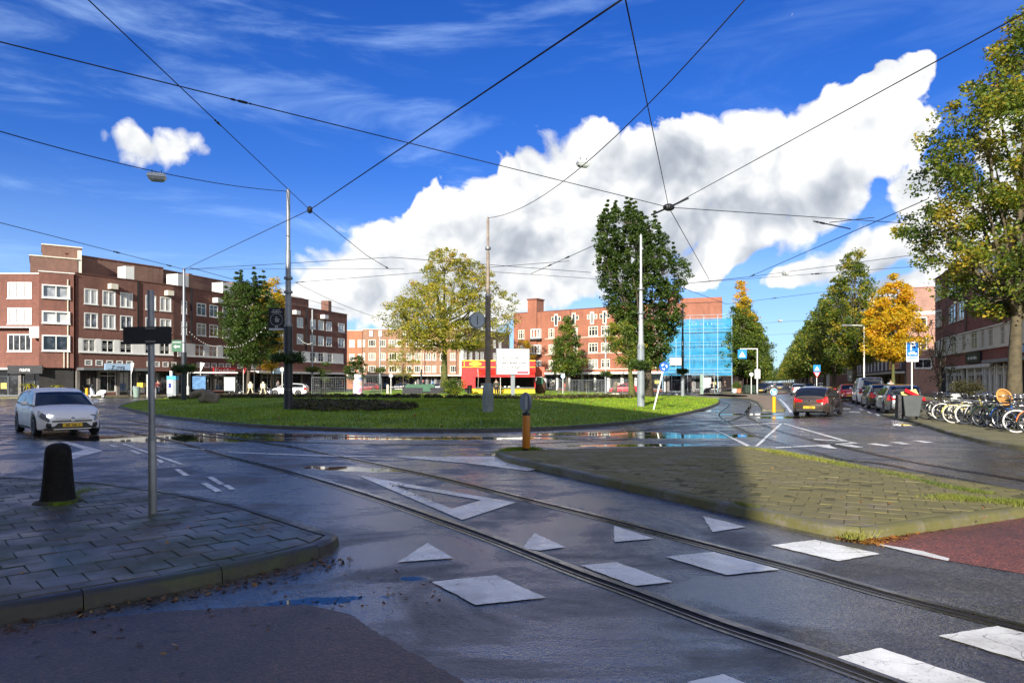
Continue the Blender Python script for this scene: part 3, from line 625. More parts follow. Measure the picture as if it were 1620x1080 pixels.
# pavement on the right with parked bicycles
RK = [G(1392,658), G(1440,668), G(1500,688), G(1560,703), G(1620,713), G(1700,722)]
SD = Vector((0.3564, 0.9343, 0))                      # the avenue runs this way
kpts = [(p.x,p.y) for p in RK]
poly = [kpts[-1]] + kpts[-2::-1]
far = RK[0] + SD*25 + Vector((1.7,0,0)); far2 = RK[0] + SD*600 + Vector((2.5,0,0))
BACK = lambda Y: (0.3815*Y+19.6, Y)
poly = poly + [(RK[0].x+2.0, RK[0].y+1.0), (far.x,far.y), (far2.x,far2.y), BACK(far2.y), BACK(60), BACK(12), (24.5,13), (16.2,15.2)]
pr = pavement('pavement', poly, M('right_pavement', (0.155,0.14,0.065), 0.8, var=0.35, scale=1.4, bump=0.3, bscale=12), most=60)
mb = MB(); mb.face([(21.4,26,KH+0.004),(23.4,26,KH+0.004),(23.4+0.3815*60,86,KH+0.004),(21.4+0.3815*60,86,KH+0.004)]); tag(mb.build('bike_path', ASPH_RED2), kind='structure')
# the square behind the roundabout and the pavement before the left-hand block
poly = [(-34,84),(-33,79),(-24,80),(-10,80),(6,78),(16,71),(21,69),(25,72),(27,78),(26,104),(0,112),(-20,118),(-26,112)]
pavement('square', poly, PL, most=50)
poly = [(-75,68),(-52,68.5),(-46,70),(-39.5,79),(-33,95),(-26,119),(-34,140),(-70,140),(-90,90)]
pavement('pavement', poly, PL, most=50)
poly = [(-60,141),(-10,141),(3,126),(30,106),(44,107),(250,590),(200,640),(-60,640)]
pavement('pavement', poly, PL, most=20)
mb = MB(); mb.face([(34.6,92,0.004),(37.2,91.5,0.004),(206,540,0.004),(203.4,540.5,0.004)]); tag(mb.build('bike_path', ASPH_RED2), kind='structure')

# ---------------------------------------------------------------- the lawn on the roundabout
LW = [(190,645),(240,657),(300,665),(400,675),(540,681),(700,683),(860,680),(1000,669.5),(1080,656),(1125,644),(1137,637),(1130,632),(1085,627.5),(1000,625.5),(850,625),(700,625),(500,626),(350,628),(260,632),(215,637)]
LWo = [tuple(G(x, y)[:2]) for x, y in LW]; LWo = [tuple(v[:2]) for v in catmull([(*p,0) for p in LWo + LWo[:1]], 5)[:-1]]; LWo = ccw(LWo)
LCX, LCY = -5.0, 52.0
_ang = sorted((math.atan2(y-LCY, x-LCX), math.hypot(x-LCX, y-LCY)) for x, y in LWo)
_AA = np.array([a for a, r_ in _ang]); _RR = np.array([r_ for a, r_ in _ang])
def lawn_t(x, y):
    a = np.arctan2(np.asarray(y)-LCY, np.asarray(x)-LCX); return np.hypot(np.asarray(x)-LCX, np.asarray(y)-LCY)/np.interp(a, _AA, _RR, period=2*PI)
def lawn_h(x, y):
    t = np.clip(lawn_t(x, y), 0, 1); return 0.10 + 0.42*(1-t**2.2)
def park_h(x, y):
    d = np.hypot((np.asarray(x)+9)/24, (np.asarray(y)-99)/13); return np.where(d < 1, 0.13+0.55*np.cos(np.clip(d,0,1)*PI/2)**1.2, 0.12)
def ground_z(x, y):
    if lawn_t(x, y) < 1: return float(lawn_h(x, y))
    return 0.0
def GL(px, py):
    z = 0.0
    for _ in range(30):
        p = G(px, py, z); z = 0.5*z + 0.5*ground_z(p.x, p.y)
    return G(px, py, z)
def grass_mat(name, a, b, c):
    m = bpy.data.materials.new(name); m.use_nodes = True; T = NT(m.node_tree); p = T.n['Principled BSDF']
    g = T.n.new('ShaderNodeNewGeometry'); pos = g.outputs['Position']
    f = T.math('ADD', T.math('MULTIPLY', T.noise(pos, 0.35, 5, 0.7), 0.7), T.math('MULTIPLY', T.noise(pos, 6, 4, 0.7), 0.45))
    col = T.ramp(f, [(0.42, a), (0.56, b), (0.72, c)]); s = T.n.new('ShaderNodeVectorMath'); s.operation = 'SCALE'; T.l.new(col, s.inputs[0])
    T.l.new(T.math('MULTIPLY', T.rng(g.outputs['Random Per Island'], 0, 1, 0.65, 1.4, False), T.rng(T.noise(pos, 30, 3, 0.8), 0.3, 0.7, 0.75, 1.3, False)), s.inputs['Scale'])
    T.l.new(s.outputs[0], p.inputs['Base Color']); p.inputs['Roughness'].default_value = 0.6; p.inputs['Specular IOR Level'].default_value = 0.25
    T.l.new(T.new('ShaderNodeBump', {'Strength': 0.9, 'Distance': 0.04, 'Height': T.noise(pos, 14, 5, 0.8)}).outputs[0], p.inputs['Normal']); return m
GRASS = grass_mat('lawn_grass', (0.075,0.135,0.008), (0.150,0.245,0.010), (0.26,0.33,0.022))
WEED = grass_mat('weed_grass', (0.06,0.10,0.015), (0.16,0.19,0.03), (0.28,0.26,0.06))
mb = MB(); K = 26; n = len(LWo); vs = [(LCX, LCY, float(lawn_h(LCX, LCY)))]; fs = []
for k in range(1, K+1):
    for x, y in LWo:
        X = LCX + (x-LCX)*k/K; Y = LCY + (y-LCY)*k/K; vs.append((X, Y, float(lawn_h(X, Y)) + 0.03*math.sin(X*0.9+1)*math.sin(Y*0.7)*(1-k/K)))
fs += [(0, 1+i, 1+(i+1)%n) for i in range(n)]
for k in range(K-1): fs += [(1+k*n+i, 1+(k+1)*n+i, 1+(k+1)*n+(i+1)%n, 1+k*n+(i+1)%n) for i in range(n)]
mb.add(vs, fs); lawn = tag(mb.build('lawn', GRASS, smooth=True), kind='structure')
kerb(lawn, [(LCX+(x-LCX)*1.006, LCY+(y-LCY)*1.006) for x, y in LWo], 0.16, 0.11, M('dark_kerb', (0.05,0.048,0.04), 0.6, var=0.3), 1.0, most=70)
def blades(name, pts, h, w, mat, lean=0.4, label=None, parent=None):
    """One grass blade (a narrow triangle) at each point."""
    pts = np.asarray(pts, float); n = len(pts); a = RNG.uniform(0, 2*PI, n); hh = h*RNG.uniform(0.5, 1.3, n); ww = w*RNG.uniform(0.6, 1.3, n)
    dx = np.cos(a)*ww/2; dy = np.sin(a)*ww/2; lx = RNG.normal(0, lean, n)*hh; ly = RNG.normal(0, lean, n)*hh
    v = np.empty((n, 3, 3)); v[:,0] = pts - np.c_[dx, dy, np.full(n, 0.01)]; v[:,1] = pts + np.c_[dx, dy, np.full(n, -0.01)]; v[:,2] = pts + np.c_[lx, ly, hh]
    me = bpy.data.meshes.new(name); me.vertices.add(3*n); me.vertices.foreach_set('co', v.ravel()); me.loops.add(3*n); me.loops.foreach_set('vertex_index', np.arange(3*n, dtype=np.int32))
    me.polygons.add(n); me.polygons.foreach_set('loop_start', np.arange(0, 3*n, 3, dtype=np.int32)); me.update(); me.validate(); me.materials.append(mat)
    o = bpy.data.objects.new(name, me); COL.objects.link(o)
    if parent: o.parent = parent
    return tag(o, label, kind='stuff')
# blades over the lawn, denser at the near edge
N = 150000; t = np.sqrt(RNG.uniform(0, 1, N)); i = RNG.integers(0, n, N); lw = np.array(LWo); f = RNG.uniform(0, 1, N)[:,None]; e = lw[i]*(1-f) + lw[(i+1)%n]*f
xy = np.array([LCX, LCY]) + (e-np.array([LCX, LCY]))*t[:,None]; keep = RNG.uniform(0, 1, N) < np.clip(40/xy[:,1], 0, 1)**1.5; xy = xy[keep]
blades('grass', np.c_[xy, lawn_h(xy[:,0], xy[:,1])], 0.085, 0.030, GRASS, label='short green grass growing over the roundabout lawn')
# rising grass verge on the square behind
vs = []; fs = []; NX, NY = 30, 16
for j in range(NY+1):
    for i_ in range(NX+1):
        X = -9+24*(2*i_/NX-1); Y = 99+13*(2*j/NY-1); d = math.hypot((X+9)/24, (Y-99)/13)
        if d > 1: X = -9+(X+9)/d; Y = 99+(Y-99)/d
        vs.append((X, Y, float(park_h(X, Y)) - (0.08 if d >= 0.999 else 0)))
for j in range(NY):
    for i_ in range(NX): a = j*(NX+1)+i_; fs.append((a, a+1, a+NX+2, a+NX+1))
mb = MB(); mb.add(vs, fs); tag(mb.build('grass_bank', GRASS, smooth=True), kind='structure')
# ================================================================== BUILDINGS
class Facade:
    """A straight front from p0 to p1 (p0 the left end as seen from the street); local x runs along it, y into the building, z up."""
    def __init__(s, name, label, cat, p0, p1, group=None):
        s.p0 = Vector((*p0, 0)); s.p1 = Vector((*p1, 0)); s.u = (s.p1-s.p0).normalized(); s.L = (s.p1-s.p0).length
        s.root = thing(name, label, cat, s.p0, math.atan2(s.u.y, s.u.x), group); s.wall_rects = []
    def sx(s, px):
        k = (px-CX)/F; d = s.u; q = s.p0        # point on the front seen at column px
        t = (k*q.y - q.x)/(d.x - k*d.y); return t
    def Y(s, px): return s.p0.y + s.u.y*s.sx(px)
    def sz(s, px, py): return s.sx(px), EYE + (HY-py)/F*s.Y(px)
def wall_with_holes(mb, x0, x1, z0, z1, holes, y=0.0, depth=0.14):
    xs = sorted({round(v, 4) for h in holes for v in h[:2] if x0 < v < x1} | {x0, x1}); zs = sorted({round(v, 4) for h in holes for v in h[2:4] if z0 < v < z1} | {z0, z1})
    for a, b in zip(xs, xs[1:]):
        zc = z0
        for c, d in zip(zs, zs[1:]):
            mx, mz = (a+b)/2, (c+d)/2
            if any(h[0]-1e-4 < mx < h[1]+1e-4 and h[2]-1e-4 < mz < h[3]+1e-4 for h in holes): continue
            mb.face([(a,y,c),(b,y,c),(b,y,d),(a,y,d)])
    for a, b, c, d in [h[:4] for h in holes]:
        mb.face([(a,y,c),(a,y+depth,c),(a,y+depth,d),(a,y,d)]); mb.face([(b,y,c),(b,y,d),(b,y+depth,d),(b,y+depth,c)])
        mb.face([(a,y,c),(b,y,c),(b,y+depth,c),(a,y+depth,c)]); mb.face([(a,y,d),(a,y+depth,d),(b,y+depth,d),(b,y,d)])
def window(root, x0, x1, z0, z1, y=0.0, cols=2, frame=WHITE, glass=GL_DARK, transom=None, fw=0.09, lead=0, sill=True, proud=0.02, depth=0.11, mull=None):
    """window > frame members as its own mesh, pane, sill"""
    w = x1-x0; h = z1-z0; f = MB(); ya, yb = y-proud, y+depth*0.8
    f.box(-w/2, w/2, ya, yb, h-fw, h); f.box(-w/2, w/2, ya, yb, 0, fw); f.box(-w/2, -w/2+fw, ya, yb, fw, h-fw); f.box(w/2-fw, w/2, ya, yb, fw, h-fw)
    mw = mull or fw*0.62
    for k in range(1, cols): c = -w/2 + w*k/cols; f.box(c-mw/2, c+mw/2, ya+0.015, yb, fw, h-fw)
    if transom: f.box(-w/2+fw, w/2-fw, ya+0.02, yb-0.01, h*transom-mw/2, h*transom+mw/2)
    if lead:
        for k in range(1, lead): zz = fw+(h-2*fw)*k/lead; f.box(-w/2+fw, w/2-fw, ya+0.03, yb-0.02, zz-0.018, zz+0.018)
    o = f.build('window', frame, root, loc=((x0+x1)/2, 0, z0))
    p = MB(); p.face([(-w/2+0.02, y+depth*0.6, 0.02), (w/2-0.02, y+depth*0.6, 0.02), (w/2-0.02, y+depth*0.6, h-0.02), (-w/2+0.02, y+depth*0.6, h-0.02)]); p.build('pane', glass, o)
    if sill: q = MB(); q.box(-w/2-0.06, w/2+0.06, y-0.10, y-proud-0.002, -0.07, 0.0); q.build('sill', frame, o)
    return o
def block(f, z1, depth, mat, wins=(), z0=0.0, x0=0.0, x1=None, coping=WHITE, cop=0.10, proud=0.08, roofmat=None, shop=None):
    """wall body of a front: its face has openings where the windows stand; back, ends and flat roof close it"""
    x1 = f.L if x1 is None else x1; holes = [w[:4] for w in wins]; mb = MB()
    if shop: holes = holes + [shop]
    wall_with_holes(mb, x0, x1, z0, z1, holes)
    mb.face([(x0,0,z0),(x0,0,z1),(x0,depth,z1),(x0,depth,z0)]); mb.face([(x1,0,z0),(x1,depth,z0),(x1,depth,z1),(x1,0,z1)])
    mb.face([(x0,depth,z0),(x0,depth,z1),(x1,depth,z1),(x1,depth,z0)]); mb.face([(x0,0,z1-0.3),(x1,0,z1-0.3),(x1,depth,z1-0.3),(x0,depth,z1-0.3)])
    mb.build('wall', mat, f.root)
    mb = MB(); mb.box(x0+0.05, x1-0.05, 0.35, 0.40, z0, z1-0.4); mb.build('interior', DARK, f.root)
    if coping:
        mb = MB(); mb.box(x0-proud, x1+proud, -proud, 0.30, z1+0.002, z1+cop); mb.build('coping', coping, f.root)
    for w in wins:
        kw = dict(w[4]) if len(w) > 4 else {}
        window(f.root, *w[:4], **kw)
def slabbox(f, name, x0, x1, y0, y1, z0, z1, mat): mb = MB(); mb.box(x0, x1, y0, y1, z0, z1); return mb.build(name, mat, f.root)
def pxwins(f, rows, cols, kw=None):
    out = []
    for (z0, z1, k2) in rows:
        for a, b in cols:
            d = dict(kw or {}); d.update(k2); out.append((f.sx(a), f.sx(b), z0, z1, d))
    return out
SHOPP = M('dull_pillar', (0.16,0.15,0.14), 0.7, var=0.3)
def shopfront(f, x0, x1, z1, n, mat=SHOPP, glass=GL_SHOP, base=0.5, seed=1, recess=0.25):
    """glazed ground floor between pillars: each bay is one shop window with its stall riser"""
    rs = random.Random(seed); step = (x1-x0)/n
    for k in range(n+1):
        a = x0+step*k; slabbox(f, 'pillar', a-0.16, a+0.16, 0.0, 0.34, 0.1, z1, mat)
    for k in range(n):
        a, b = x0+step*k+0.18, x0+step*(k+1)-0.18; door = rs.random() < 0.33
        z0 = 0.12 if door else base
        window(f.root, a, b, z0, z1-0.05, y=recess, cols=rs.choice([1, 2, 2, 3]) if not door else 2, frame=rs.choice([WHITE, GREYP, BLACK, BLACK, GREYP]), glass=glass, transom=0.78, fw=0.08, sill=False)
        for q in range(rs.choice([0, 1, 1, 2])):
            pw, ph = rs.uniform(0.35, 0.8), rs.uniform(0.4, 0.9); px0 = rs.uniform(a+0.15, max(a+0.16, b-0.15-pw)); pz0 = rs.uniform(z0+0.15, max(z0+0.2, z1-0.7-ph))
            slabbox(f, 'window_poster', px0, px0+pw, recess+0.045, recess+0.052, pz0, pz0+ph, M('poster_%d' % (k % 5), [(0.45,0.42,0.36),(0.40,0.08,0.05),(0.08,0.16,0.30),(0.55,0.45,0.12),(0.30,0.30,0.30)][k % 5], 0.6, var=0.4, scale=5))
        if not door: slabbox(f, 'stall_riser', a, b, recess-0.03, recess+0.1, 0.1, z0, rs.choice([BLACK, BLACK, BR_DARK]))
def sign(root, x0, x1, z0, z1, y, mat, body=None, tm=None, size=None, thick=0.12, sx=1.0, name='sign'):
    mb = MB(); mb.box(x0, x1, y-thick, y, z0, z1); o = mb.build(name, mat, root)
    if body: text(body, size or (z1-z0)*0.6, tm, o, ((x0+x1)/2, y-thick-0.006, (z0+z1)/2), sx=sx)
    return o
RED = M('red_sign', (0.55,0.012,0.02), 0.4); WSIGN = M('white_sign', (0.8,0.8,0.78), 0.4, var=0.03); LBLUE = M('pale_blue_sign', (0.42,0.60,0.80), 0.4, var=0.05)
BLUE = M('blue_sign', (0.010,0.10,0.50), 0.35, var=0.04); GREENS = M('green_sign', (0.01,0.10,0.045), 0.4); BLK = M('black_sign', (0.010,0.010,0.012), 0.4)
YELS = M('yellow_sign', (0.75,0.45,0.02), 0.4, var=0.05)

# ---- the long dark brick block on the left: a wing facing us, a bay and two fronts turning away
GRPL = None
GLW = dict(cols=2, frame=WHITE, glass=GL_BLIND)
A = Facade('brick_building', 'dark red brick corner wing with black shop sign at the far left', 'building', (-66,75), (-51.0,75))
wins = pxwins(A, [(10.8,12.6,{'cols':3}), (8.0,9.8,{'cols':3}), (5.0,6.9,{'cols':4,'glass':GL_DARK})], [(-75,-40),(-32,-5),(12,50)], dict(frame=WHITE, glass=GL_BLIND, fw=0.13))
block(A, 13.5, 9, BR_DARK, wins, z0=3.0)
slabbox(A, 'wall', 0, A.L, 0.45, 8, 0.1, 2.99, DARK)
sx = A.sx
slabbox(A, 'balcony_slab', sx(-80), sx(73)+0.7, -0.8, -0.002, 7.55, 7.68, WHITE); slabbox(A, 'balcony_box', sx(55), sx(72)+0.4, -0.85, -0.01, 6.45, 7.55, WHITE)
shopfront(A, 0.3, A.L-0.2, 2.95, 5, seed=4)
slabbox(A, 'canopy', 0, A.L+0.1, -1.5, -0.004, 2.98, 3.18, WHITE)
sign(A.root, sx(29), sx(86)-0.2, 2.55, 3.42, -1.52, BLK, 'nana', WSIGN, 0.62)
B = Facade('brick_building', 'narrow projecting brick bay with boxed white windows and a stepped tower above', 'building', (-51.0,73.6), (-48.4,75.4))
# boxed windows of the bay
wins = [(0.25, B.L-0.35, a, b, dict(cols=2, frame=WHITE, glass=g, fw=0.14, proud=0.22)) for a, b, g in ((10.75,12.2,GL_BLIND),(8.0,9.35,GL_BLIND),(5.0,6.75,GL_DARK))]
block(B, 13.55, 9, BR_DARK, wins, z0=3.2)
slabbox(B, 'wall', 0, B.L, 0.45, 8, 0.1, 3.19, DARK)
for k in range(2): slabbox(B, 'drainpipe', 2.2+0.35*k, 2.3+0.35*k, -0.12, -0.02, 3.2, 5.0 if k == 0 else 12.9, CREAM)
slabbox(B, 'tower', -0.8, 3.6, 2.2, 8, 13.5, 15.5, BR_ROOF); slabbox(B, 'tower_coping', -0.9, 3.7, 2.1, 8.1, 15.502, 15.62, CREAM)
slabbox(B, 'tower_top', 0.3, 4.0, 3.2, 9, 15.62, 17.0, BR_ROOF); slabbox(B, 'tower_coping', 0.2, 4.1, 3.1, 9.1, 17.002, 17.12, CREAM)
slabbox(B, 'tower_pier', 3.62, 4.0, 2.3, 3.1, 13.5, 16.6, CREAM)
C1 = Facade('brick_building', 'dark red brick front with shaded white windows and shop signs on its canopy', 'building', (-48.4,75.7), (-42.4,85.5))
rows = [(10.4,12.15,{}), (7.75,9.45,{})]
cols = [(133,155),(162,183),(190,210),(230,247),(253,271),(278,289)]
wins = pxwins(C1, rows, cols[:5], dict(cols=2, frame=WHITE, glass=GL_BLIND, fw=0.12))
wins += pxwins(C1, [(5.05,6.5,{})], [(130.5,151.5),(160,180.5),(189,209),(229,243),(252,269)], dict(cols=2, frame=WHITE, glass=GL_DARK, transom=0.5, fw=0.10, lead=3))
wins += pxwins(C1, [(3.5,4.15,{})], [(134,146),(151,163),(168,179),(184,194.5),(199.5,210),(232,242),(244,253),(257,267),(271,279)], dict(cols=1, frame=WHITE, glass=GL_DARK, transom=0.5, fw=0.12, sill=False))
block(C1, 13.7, 10, BR_DARK, wins, z0=3.0, coping=M('brick_coping', (0.12,0.06,0.045), 0.8)); slabbox(C1, 'wall', 0, C1.L, 0.45, 8, 0.1, 2.99, DARK)
def bandpieces(f, xs, z0, z1, y=-0.03, mat=WHITE):
    for a, b in zip(xs, xs[1:]):
        slabbox(f, 'band_panel', a+0.02, b-0.02, y, -0.003, z0, z1, mat)
def whiteband(f, wl, z0, z1, x0, x1, mat=WHITE):
    """white panels between the first-floor windows and the continuous sill below"""
    e = sorted((w[0], w[1]) for w in wl); cur = x0
    for a, b in e + [(x1, x1)]:
        if a-cur > 0.12: slabbox(f, 'band_panel', cur+0.01, a-0.01, -0.035, -0.003, z0, z1, mat)
        cur = b
    slabbox(f, 'band_sill', x0, x1, -0.14, -0.036, z0-0.12, z0-0.005, mat)
whiteband(C1, [w for w in wins if w[2] == 5.05], 5.02, 6.55, 0.3, C1.L)
s0 = C1.sx(218); slabbox(C1, 'drainpipe', s0-0.07, s0+0.07, -0.16, -0.02, 6.7, 13.7, BLACK)
slabbox(C1, 'attic_wall', 0.4, C1.L+0.5, 3.0, 9, 13.4, 16.2, BR_ROOF); slabbox(C1, 'attic_coping', 0.3, C1.L+0.5, 2.9, 9.1, 16.203, 16.32, BR_DARK)
slabbox(C1, 'roof_box', C1.sx(198), C1.sx(212), -0.05, 1.6, 13.82, 15.3, WHITE); slabbox(C1, 'chimney', C1.sx(212)+0.01, C1.sx(221), -0.05, 1.5, 13.82, 15.5, BR_ROOF)
for a in (176, 265): s0 = C1.sx(a); slabbox(C1, 'hoist_box', s0-0.4, s0+0.4, -0.75, -0.01, 12.35, 12.95, CREAM)
slabbox(C1, 'canopy', 0.1, C1.sx(224), -1.6, -0.004, 2.95, 3.25, GREYM); slabbox(C1, 'canopy', C1.sx(226), C1.L, -1.5, -0.004, 2.95, 3.15, BR_DARK)
shopfront(C1, 0.3, C1.L-0.2, 2.92, 5, seed=11)
s1, s2 = C1.sx(153), C1.sx(194); sign(C1.root, s1, s2, 3.0, 3.72, -1.64, LBLUE, 'JP smeg', BLK, 0.46); marks(C1.root, s1+0.25*(s2-s1)*0.5, s2-0.25*(s2-s1)*0.5, 3.09, 0.10, -1.765, BLK, 7)
# second front
C2 = Facade('brick_building', 'long receding dark brick front with leaded windows and a red shop sign', 'building', (-42.4,85.5), (-29.6,122.5))
def zrow(a, b, **k): return (a, b, k)
cols = [(311,326),(331,345),(352,363),(371,382),(394,404),(412,421),(440,448),(452,460)]
wins = pxwins(C2, [zrow(10.35,12.0), zrow(7.7,9.35)], cols+[(287,296)], dict(cols=2, frame=WHITE, glass=GL_DARK, transom=0.68, fw=0.13))
wins += pxwins(C2, [zrow(10.4,12.0), zrow(7.75,9.35)], [(469.5,479.5),(490.5,499.5),(503,512.5),(516,525),(535,545)], dict(cols=2, frame=WHITE, glass=GL_BLIND, fw=0.14))
fb = [(308,323),(330,344),(352,365),(374,386),(394,405),(414,424),(431,439),(445,452),(467,478),(490,499),(503,512),(518,526)]
wins += pxwins(C2, [zrow(5.0,6.55)], fb, dict(cols=2, frame=WHITE, glass=GL_DARK, transom=0.5, fw=0.12, lead=3))
wins += pxwins(C2, [zrow(3.55,4.2)], [(311,320),(323,331.5),(334.5,343),(346,354.5),(357,365),(376,384),(398,405)], dict(cols=1, frame=WHITE, glass=GL_DARK, transom=0.5, fw=0.13, sill=False))
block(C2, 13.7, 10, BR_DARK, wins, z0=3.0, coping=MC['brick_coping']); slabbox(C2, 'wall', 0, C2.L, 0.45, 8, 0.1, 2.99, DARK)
whiteband(C2, [w for w in wins if w[2] == 5.0], 4.97, 6.6, 0.6, C2.L-1.2)
for a in (302, 458, 484): s0 = C2.sx(a); slabbox(C2, 'drainpipe', s0-0.09, s0+0.09, -0.18, -0.02, 6.7, 13.7, BLACK)
slabbox(C2, 'attic_wall', 0.5, C2.sx(430), 3.0, 9, 13.4, 16.0, BR_ROOF); slabbox(C2, 'attic_coping', 0.5, C2.sx(430), 2.9, 9.1, 16.003, 16.12, BR_DARK)
slabbox(C2, 'attic_wall', C2.sx(440), C2.sx(512), 3.0, 9, 13.4, 15.6, BR_ROOF); slabbox(C2, 'attic_coping', C2.sx(440), C2.sx(512), 2.9, 9.1, 15.603, 15.7, BR_DARK)
for a, b in ((281,298),(352,369),(425,431)): slabbox(C2, 'roof_box', C2.sx(a), C2.sx(b), -0.05, 1.8, 13.82, 15.3, WHITE)
for a, b in ((298,304),(369,378),(519,524)): slabbox(C2, 'chimney', C2.sx(a)+0.02, C2.sx(b), -0.05, 1.4, 13.82, 15.6, BR_ROOF)
for a in (341, 392, 465, 510): s0 = C2.sx(a); slabbox(C2, 'hoist_box', s0-0.55, s0+0.55, -0.85, -0.01, 12.3, 12.95, WHITE)
slabbox(C2, 'canopy', 0.3, C2.sx(392), -1.5, -0.004, 2.95, 3.15, BR_DARK); slabbox(C2, 'canopy', C2.sx(394), C2.L, -1.7, -0.004, 2.95, 3.25, WHITE)
shopfront(C2, 0.4, C2.L-0.3, 2.92, 12, seed=21)
a, b = C2.sx(322), C2.sx(358); sign(C2.root, a, b, 2.7, 3.6, -1.55, RED, 'Kruidvat', WSIGN, 0.82, sx=1.35)
a, b = C2.sx(416), C2.sx(433); sign(C2.root, a, b, 2.9, 3.75, -1.75, LBLUE)
# end piece of the block
# ---- tan block across the square
T1 = Facade('brick_building', 'bright orange brick end house beside the dark block', 'building', (-38,150), (-32.9,150))
wins = pxwins(T1, [(9.3,10.9,{}),(6.3,7.8,{}),(3.7,5.1,{})], [(552.5,561),(566,571.5)], dict(cols=2, frame=CREAM, glass=GL_BLIND, fw=0.16))
block(T1, 12.9, 9, BR_ORANGE, wins, z0=0.0)
mb = MB(); 
T2 = Facade('brick_building', 'pale tan brick block behind the big yellow green tree', 'building', (-32.8,150), (-10.6,150))
tc2 = [(574,577.5),(583,594),(601,610),(615,628),(628.5,635),(643,652),(655,665),(669,682),(684,690),(696,706),(712,722)]
wins = pxwins(T2, [(9.4,10.95,{}),(6.4,8.0,{}),(3.75,5.25,{})], tc2, dict(cols=3, frame=CREAM, glass=GL_DARK, fw=0.14, mull=0.09))
block(T2, 13.2, 9, BR_TAN, wins, z0=3.0, coping=WHITE)
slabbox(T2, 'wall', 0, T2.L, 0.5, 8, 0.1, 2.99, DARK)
for a in (587.5, 602, 640, 700): s0 = T2.sx(a); slabbox(T2, 'attic_window', s0-0.35, s0+0.35, -0.25, -0.01, 11.6, 12.9, WHITE)
for a in (672, 722): s0 = T2.sx(a); slabbox(T2, 'drainpipe', s0-0.1, s0+0.1, -0.2, -0.02, 3.2, 13.0, BR_DARK)
slabbox(T2, 'canopy', 0.1, T2.L, -1.8, -0.004, 2.95, 3.25, CREAM); shopfront(T2, 0.4, T2.L-0.3, 2.92, 11, seed=31)
slabbox(T2, 'corner_panel', T2.L-0.9, T2.L-0.1, -0.05, -0.003, 3.3, 12.8, CREAM)
slabbox(T1, 'canopy', 0.1, T1.L, -1.5, -0.004, 2.95, 3.2, CREAM)
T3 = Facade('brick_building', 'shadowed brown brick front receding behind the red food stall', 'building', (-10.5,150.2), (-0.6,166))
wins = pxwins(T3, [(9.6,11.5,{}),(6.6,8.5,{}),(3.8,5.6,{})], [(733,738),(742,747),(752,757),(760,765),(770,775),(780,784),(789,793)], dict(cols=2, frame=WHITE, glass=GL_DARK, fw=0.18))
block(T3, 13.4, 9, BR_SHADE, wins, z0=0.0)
# ---- red brick block in the middle, with a stair tower and attic windows shaped like crosses
E1 = Facade('brick_building', 'red brick block with cross shaped attic windows and a square chimney tower', 'building', (-0.2,124), (24.2,107.6))
def zz(px, py): return E1.sz(px, py)[1]
rowsE = [(9.35,11.0,{}),(6.6,8.2,{}),(3.95,5.45,{})]
cE = [(820,829.5),(868,877),(907,914),(931,946),(951,965),(1003,1013),(1036,1046)]
winsE = pxwins(E1, rowsE, cE, dict(cols=3, frame=CREAM, glass=GL_DARK, transom=0.68, fw=0.15, mull=0.11))
winsE += pxwins(E1, rowsE[:3], [(842,857)], dict(cols=3, frame=WHITE, glass=GL_DARK, fw=0.17, proud=0.55, depth=0.12, mull=0.14))
xt = E1.sx(852); block(E1, 14.0, 9, BR_RED, winsE, z0=3.0, x0=0.6, coping=BR_DARK)
slabbox(E1, 'wall', 0.6, E1.L, 0.5, 8, 0.1, 2.99, DARK)
for a in (880, 908, 937, 957, 1040):
    s0 = E1.sx(a); o = MB(); o.box(s0-0.95, s0+0.95, -0.07, -0.003, 12.2, 13.0); o.box(s0-0.38, s0+0.38, -0.10, -0.071, 11.3, 13.45); w_ = o.build('attic_window', CREAM, E1.root)
    o = MB(); o.box(s0-0.2, s0+0.2, -0.13, -0.101, 11.5, 13.2); o.box(s0-0.82, s0-0.48, -0.10, -0.071, 12.3, 12.9); o.box(s0+0.48, s0+0.82, -0.10, -0.071, 12.3, 12.9); o.build('pane', GL_DARK, w_)
for c0, c1 in ((929,967),(866,884),(1001,1022)):
    for z0, z1 in ((9.35,11.0),(6.6,8.2),(3.95,5.45)):
        pass
slabbox(E1, 'chimney_tower', E1.sx(836), E1.sx(850), -0.25, 2.2, 3.3, 16.2, BR_RED); slabbox(E1, 'tower_cap', E1.sx(835), E1.sx(851), -0.35, 2.3, 16.203, 16.45, BR_DARK)
mb = MB(); mb.box(E1.sx(812), E1.sx(828), -0.1, 3, 3.3, 12.6); 
slabbox(E1, 'balcony', E1.sx(841), E1.sx(858), -0.7, -0.26, 9.0, 9.3, DARK); slabbox(E1, 'balcony', E1.sx(841), E1.sx(858), -0.7, -0.26, 6.25, 6.55, DARK)
for a in (903, 1000): s0 = E1.sx(a); slabbox(E1, 'drainpipe', s0-0.06, s0+0.06, -0.14, -0.02, 3.2, 13.9, BR_DARK)
for z_ in (9.15, 6.4, 3.75):
    slabbox(E1, 'sill_band', E1.sx(862), E1.L, -0.05, -0.021, z_, z_+0.1, CREAM)
slabbox(E1, 'canopy', E1.sx(862), E1.L, -1.6, -0.004, 2.95, 3.3, WHITE); shopfront(E1, E1.sx(862), E1.L-0.2, 2.92, 9, mat=WHITE, seed=41, glass=GL_SHOP)
slabbox(E1, 'door_surround', E1.sx(845), E1.sx(861), -0.2, 0.3, 0.1, 3.6, CONC)
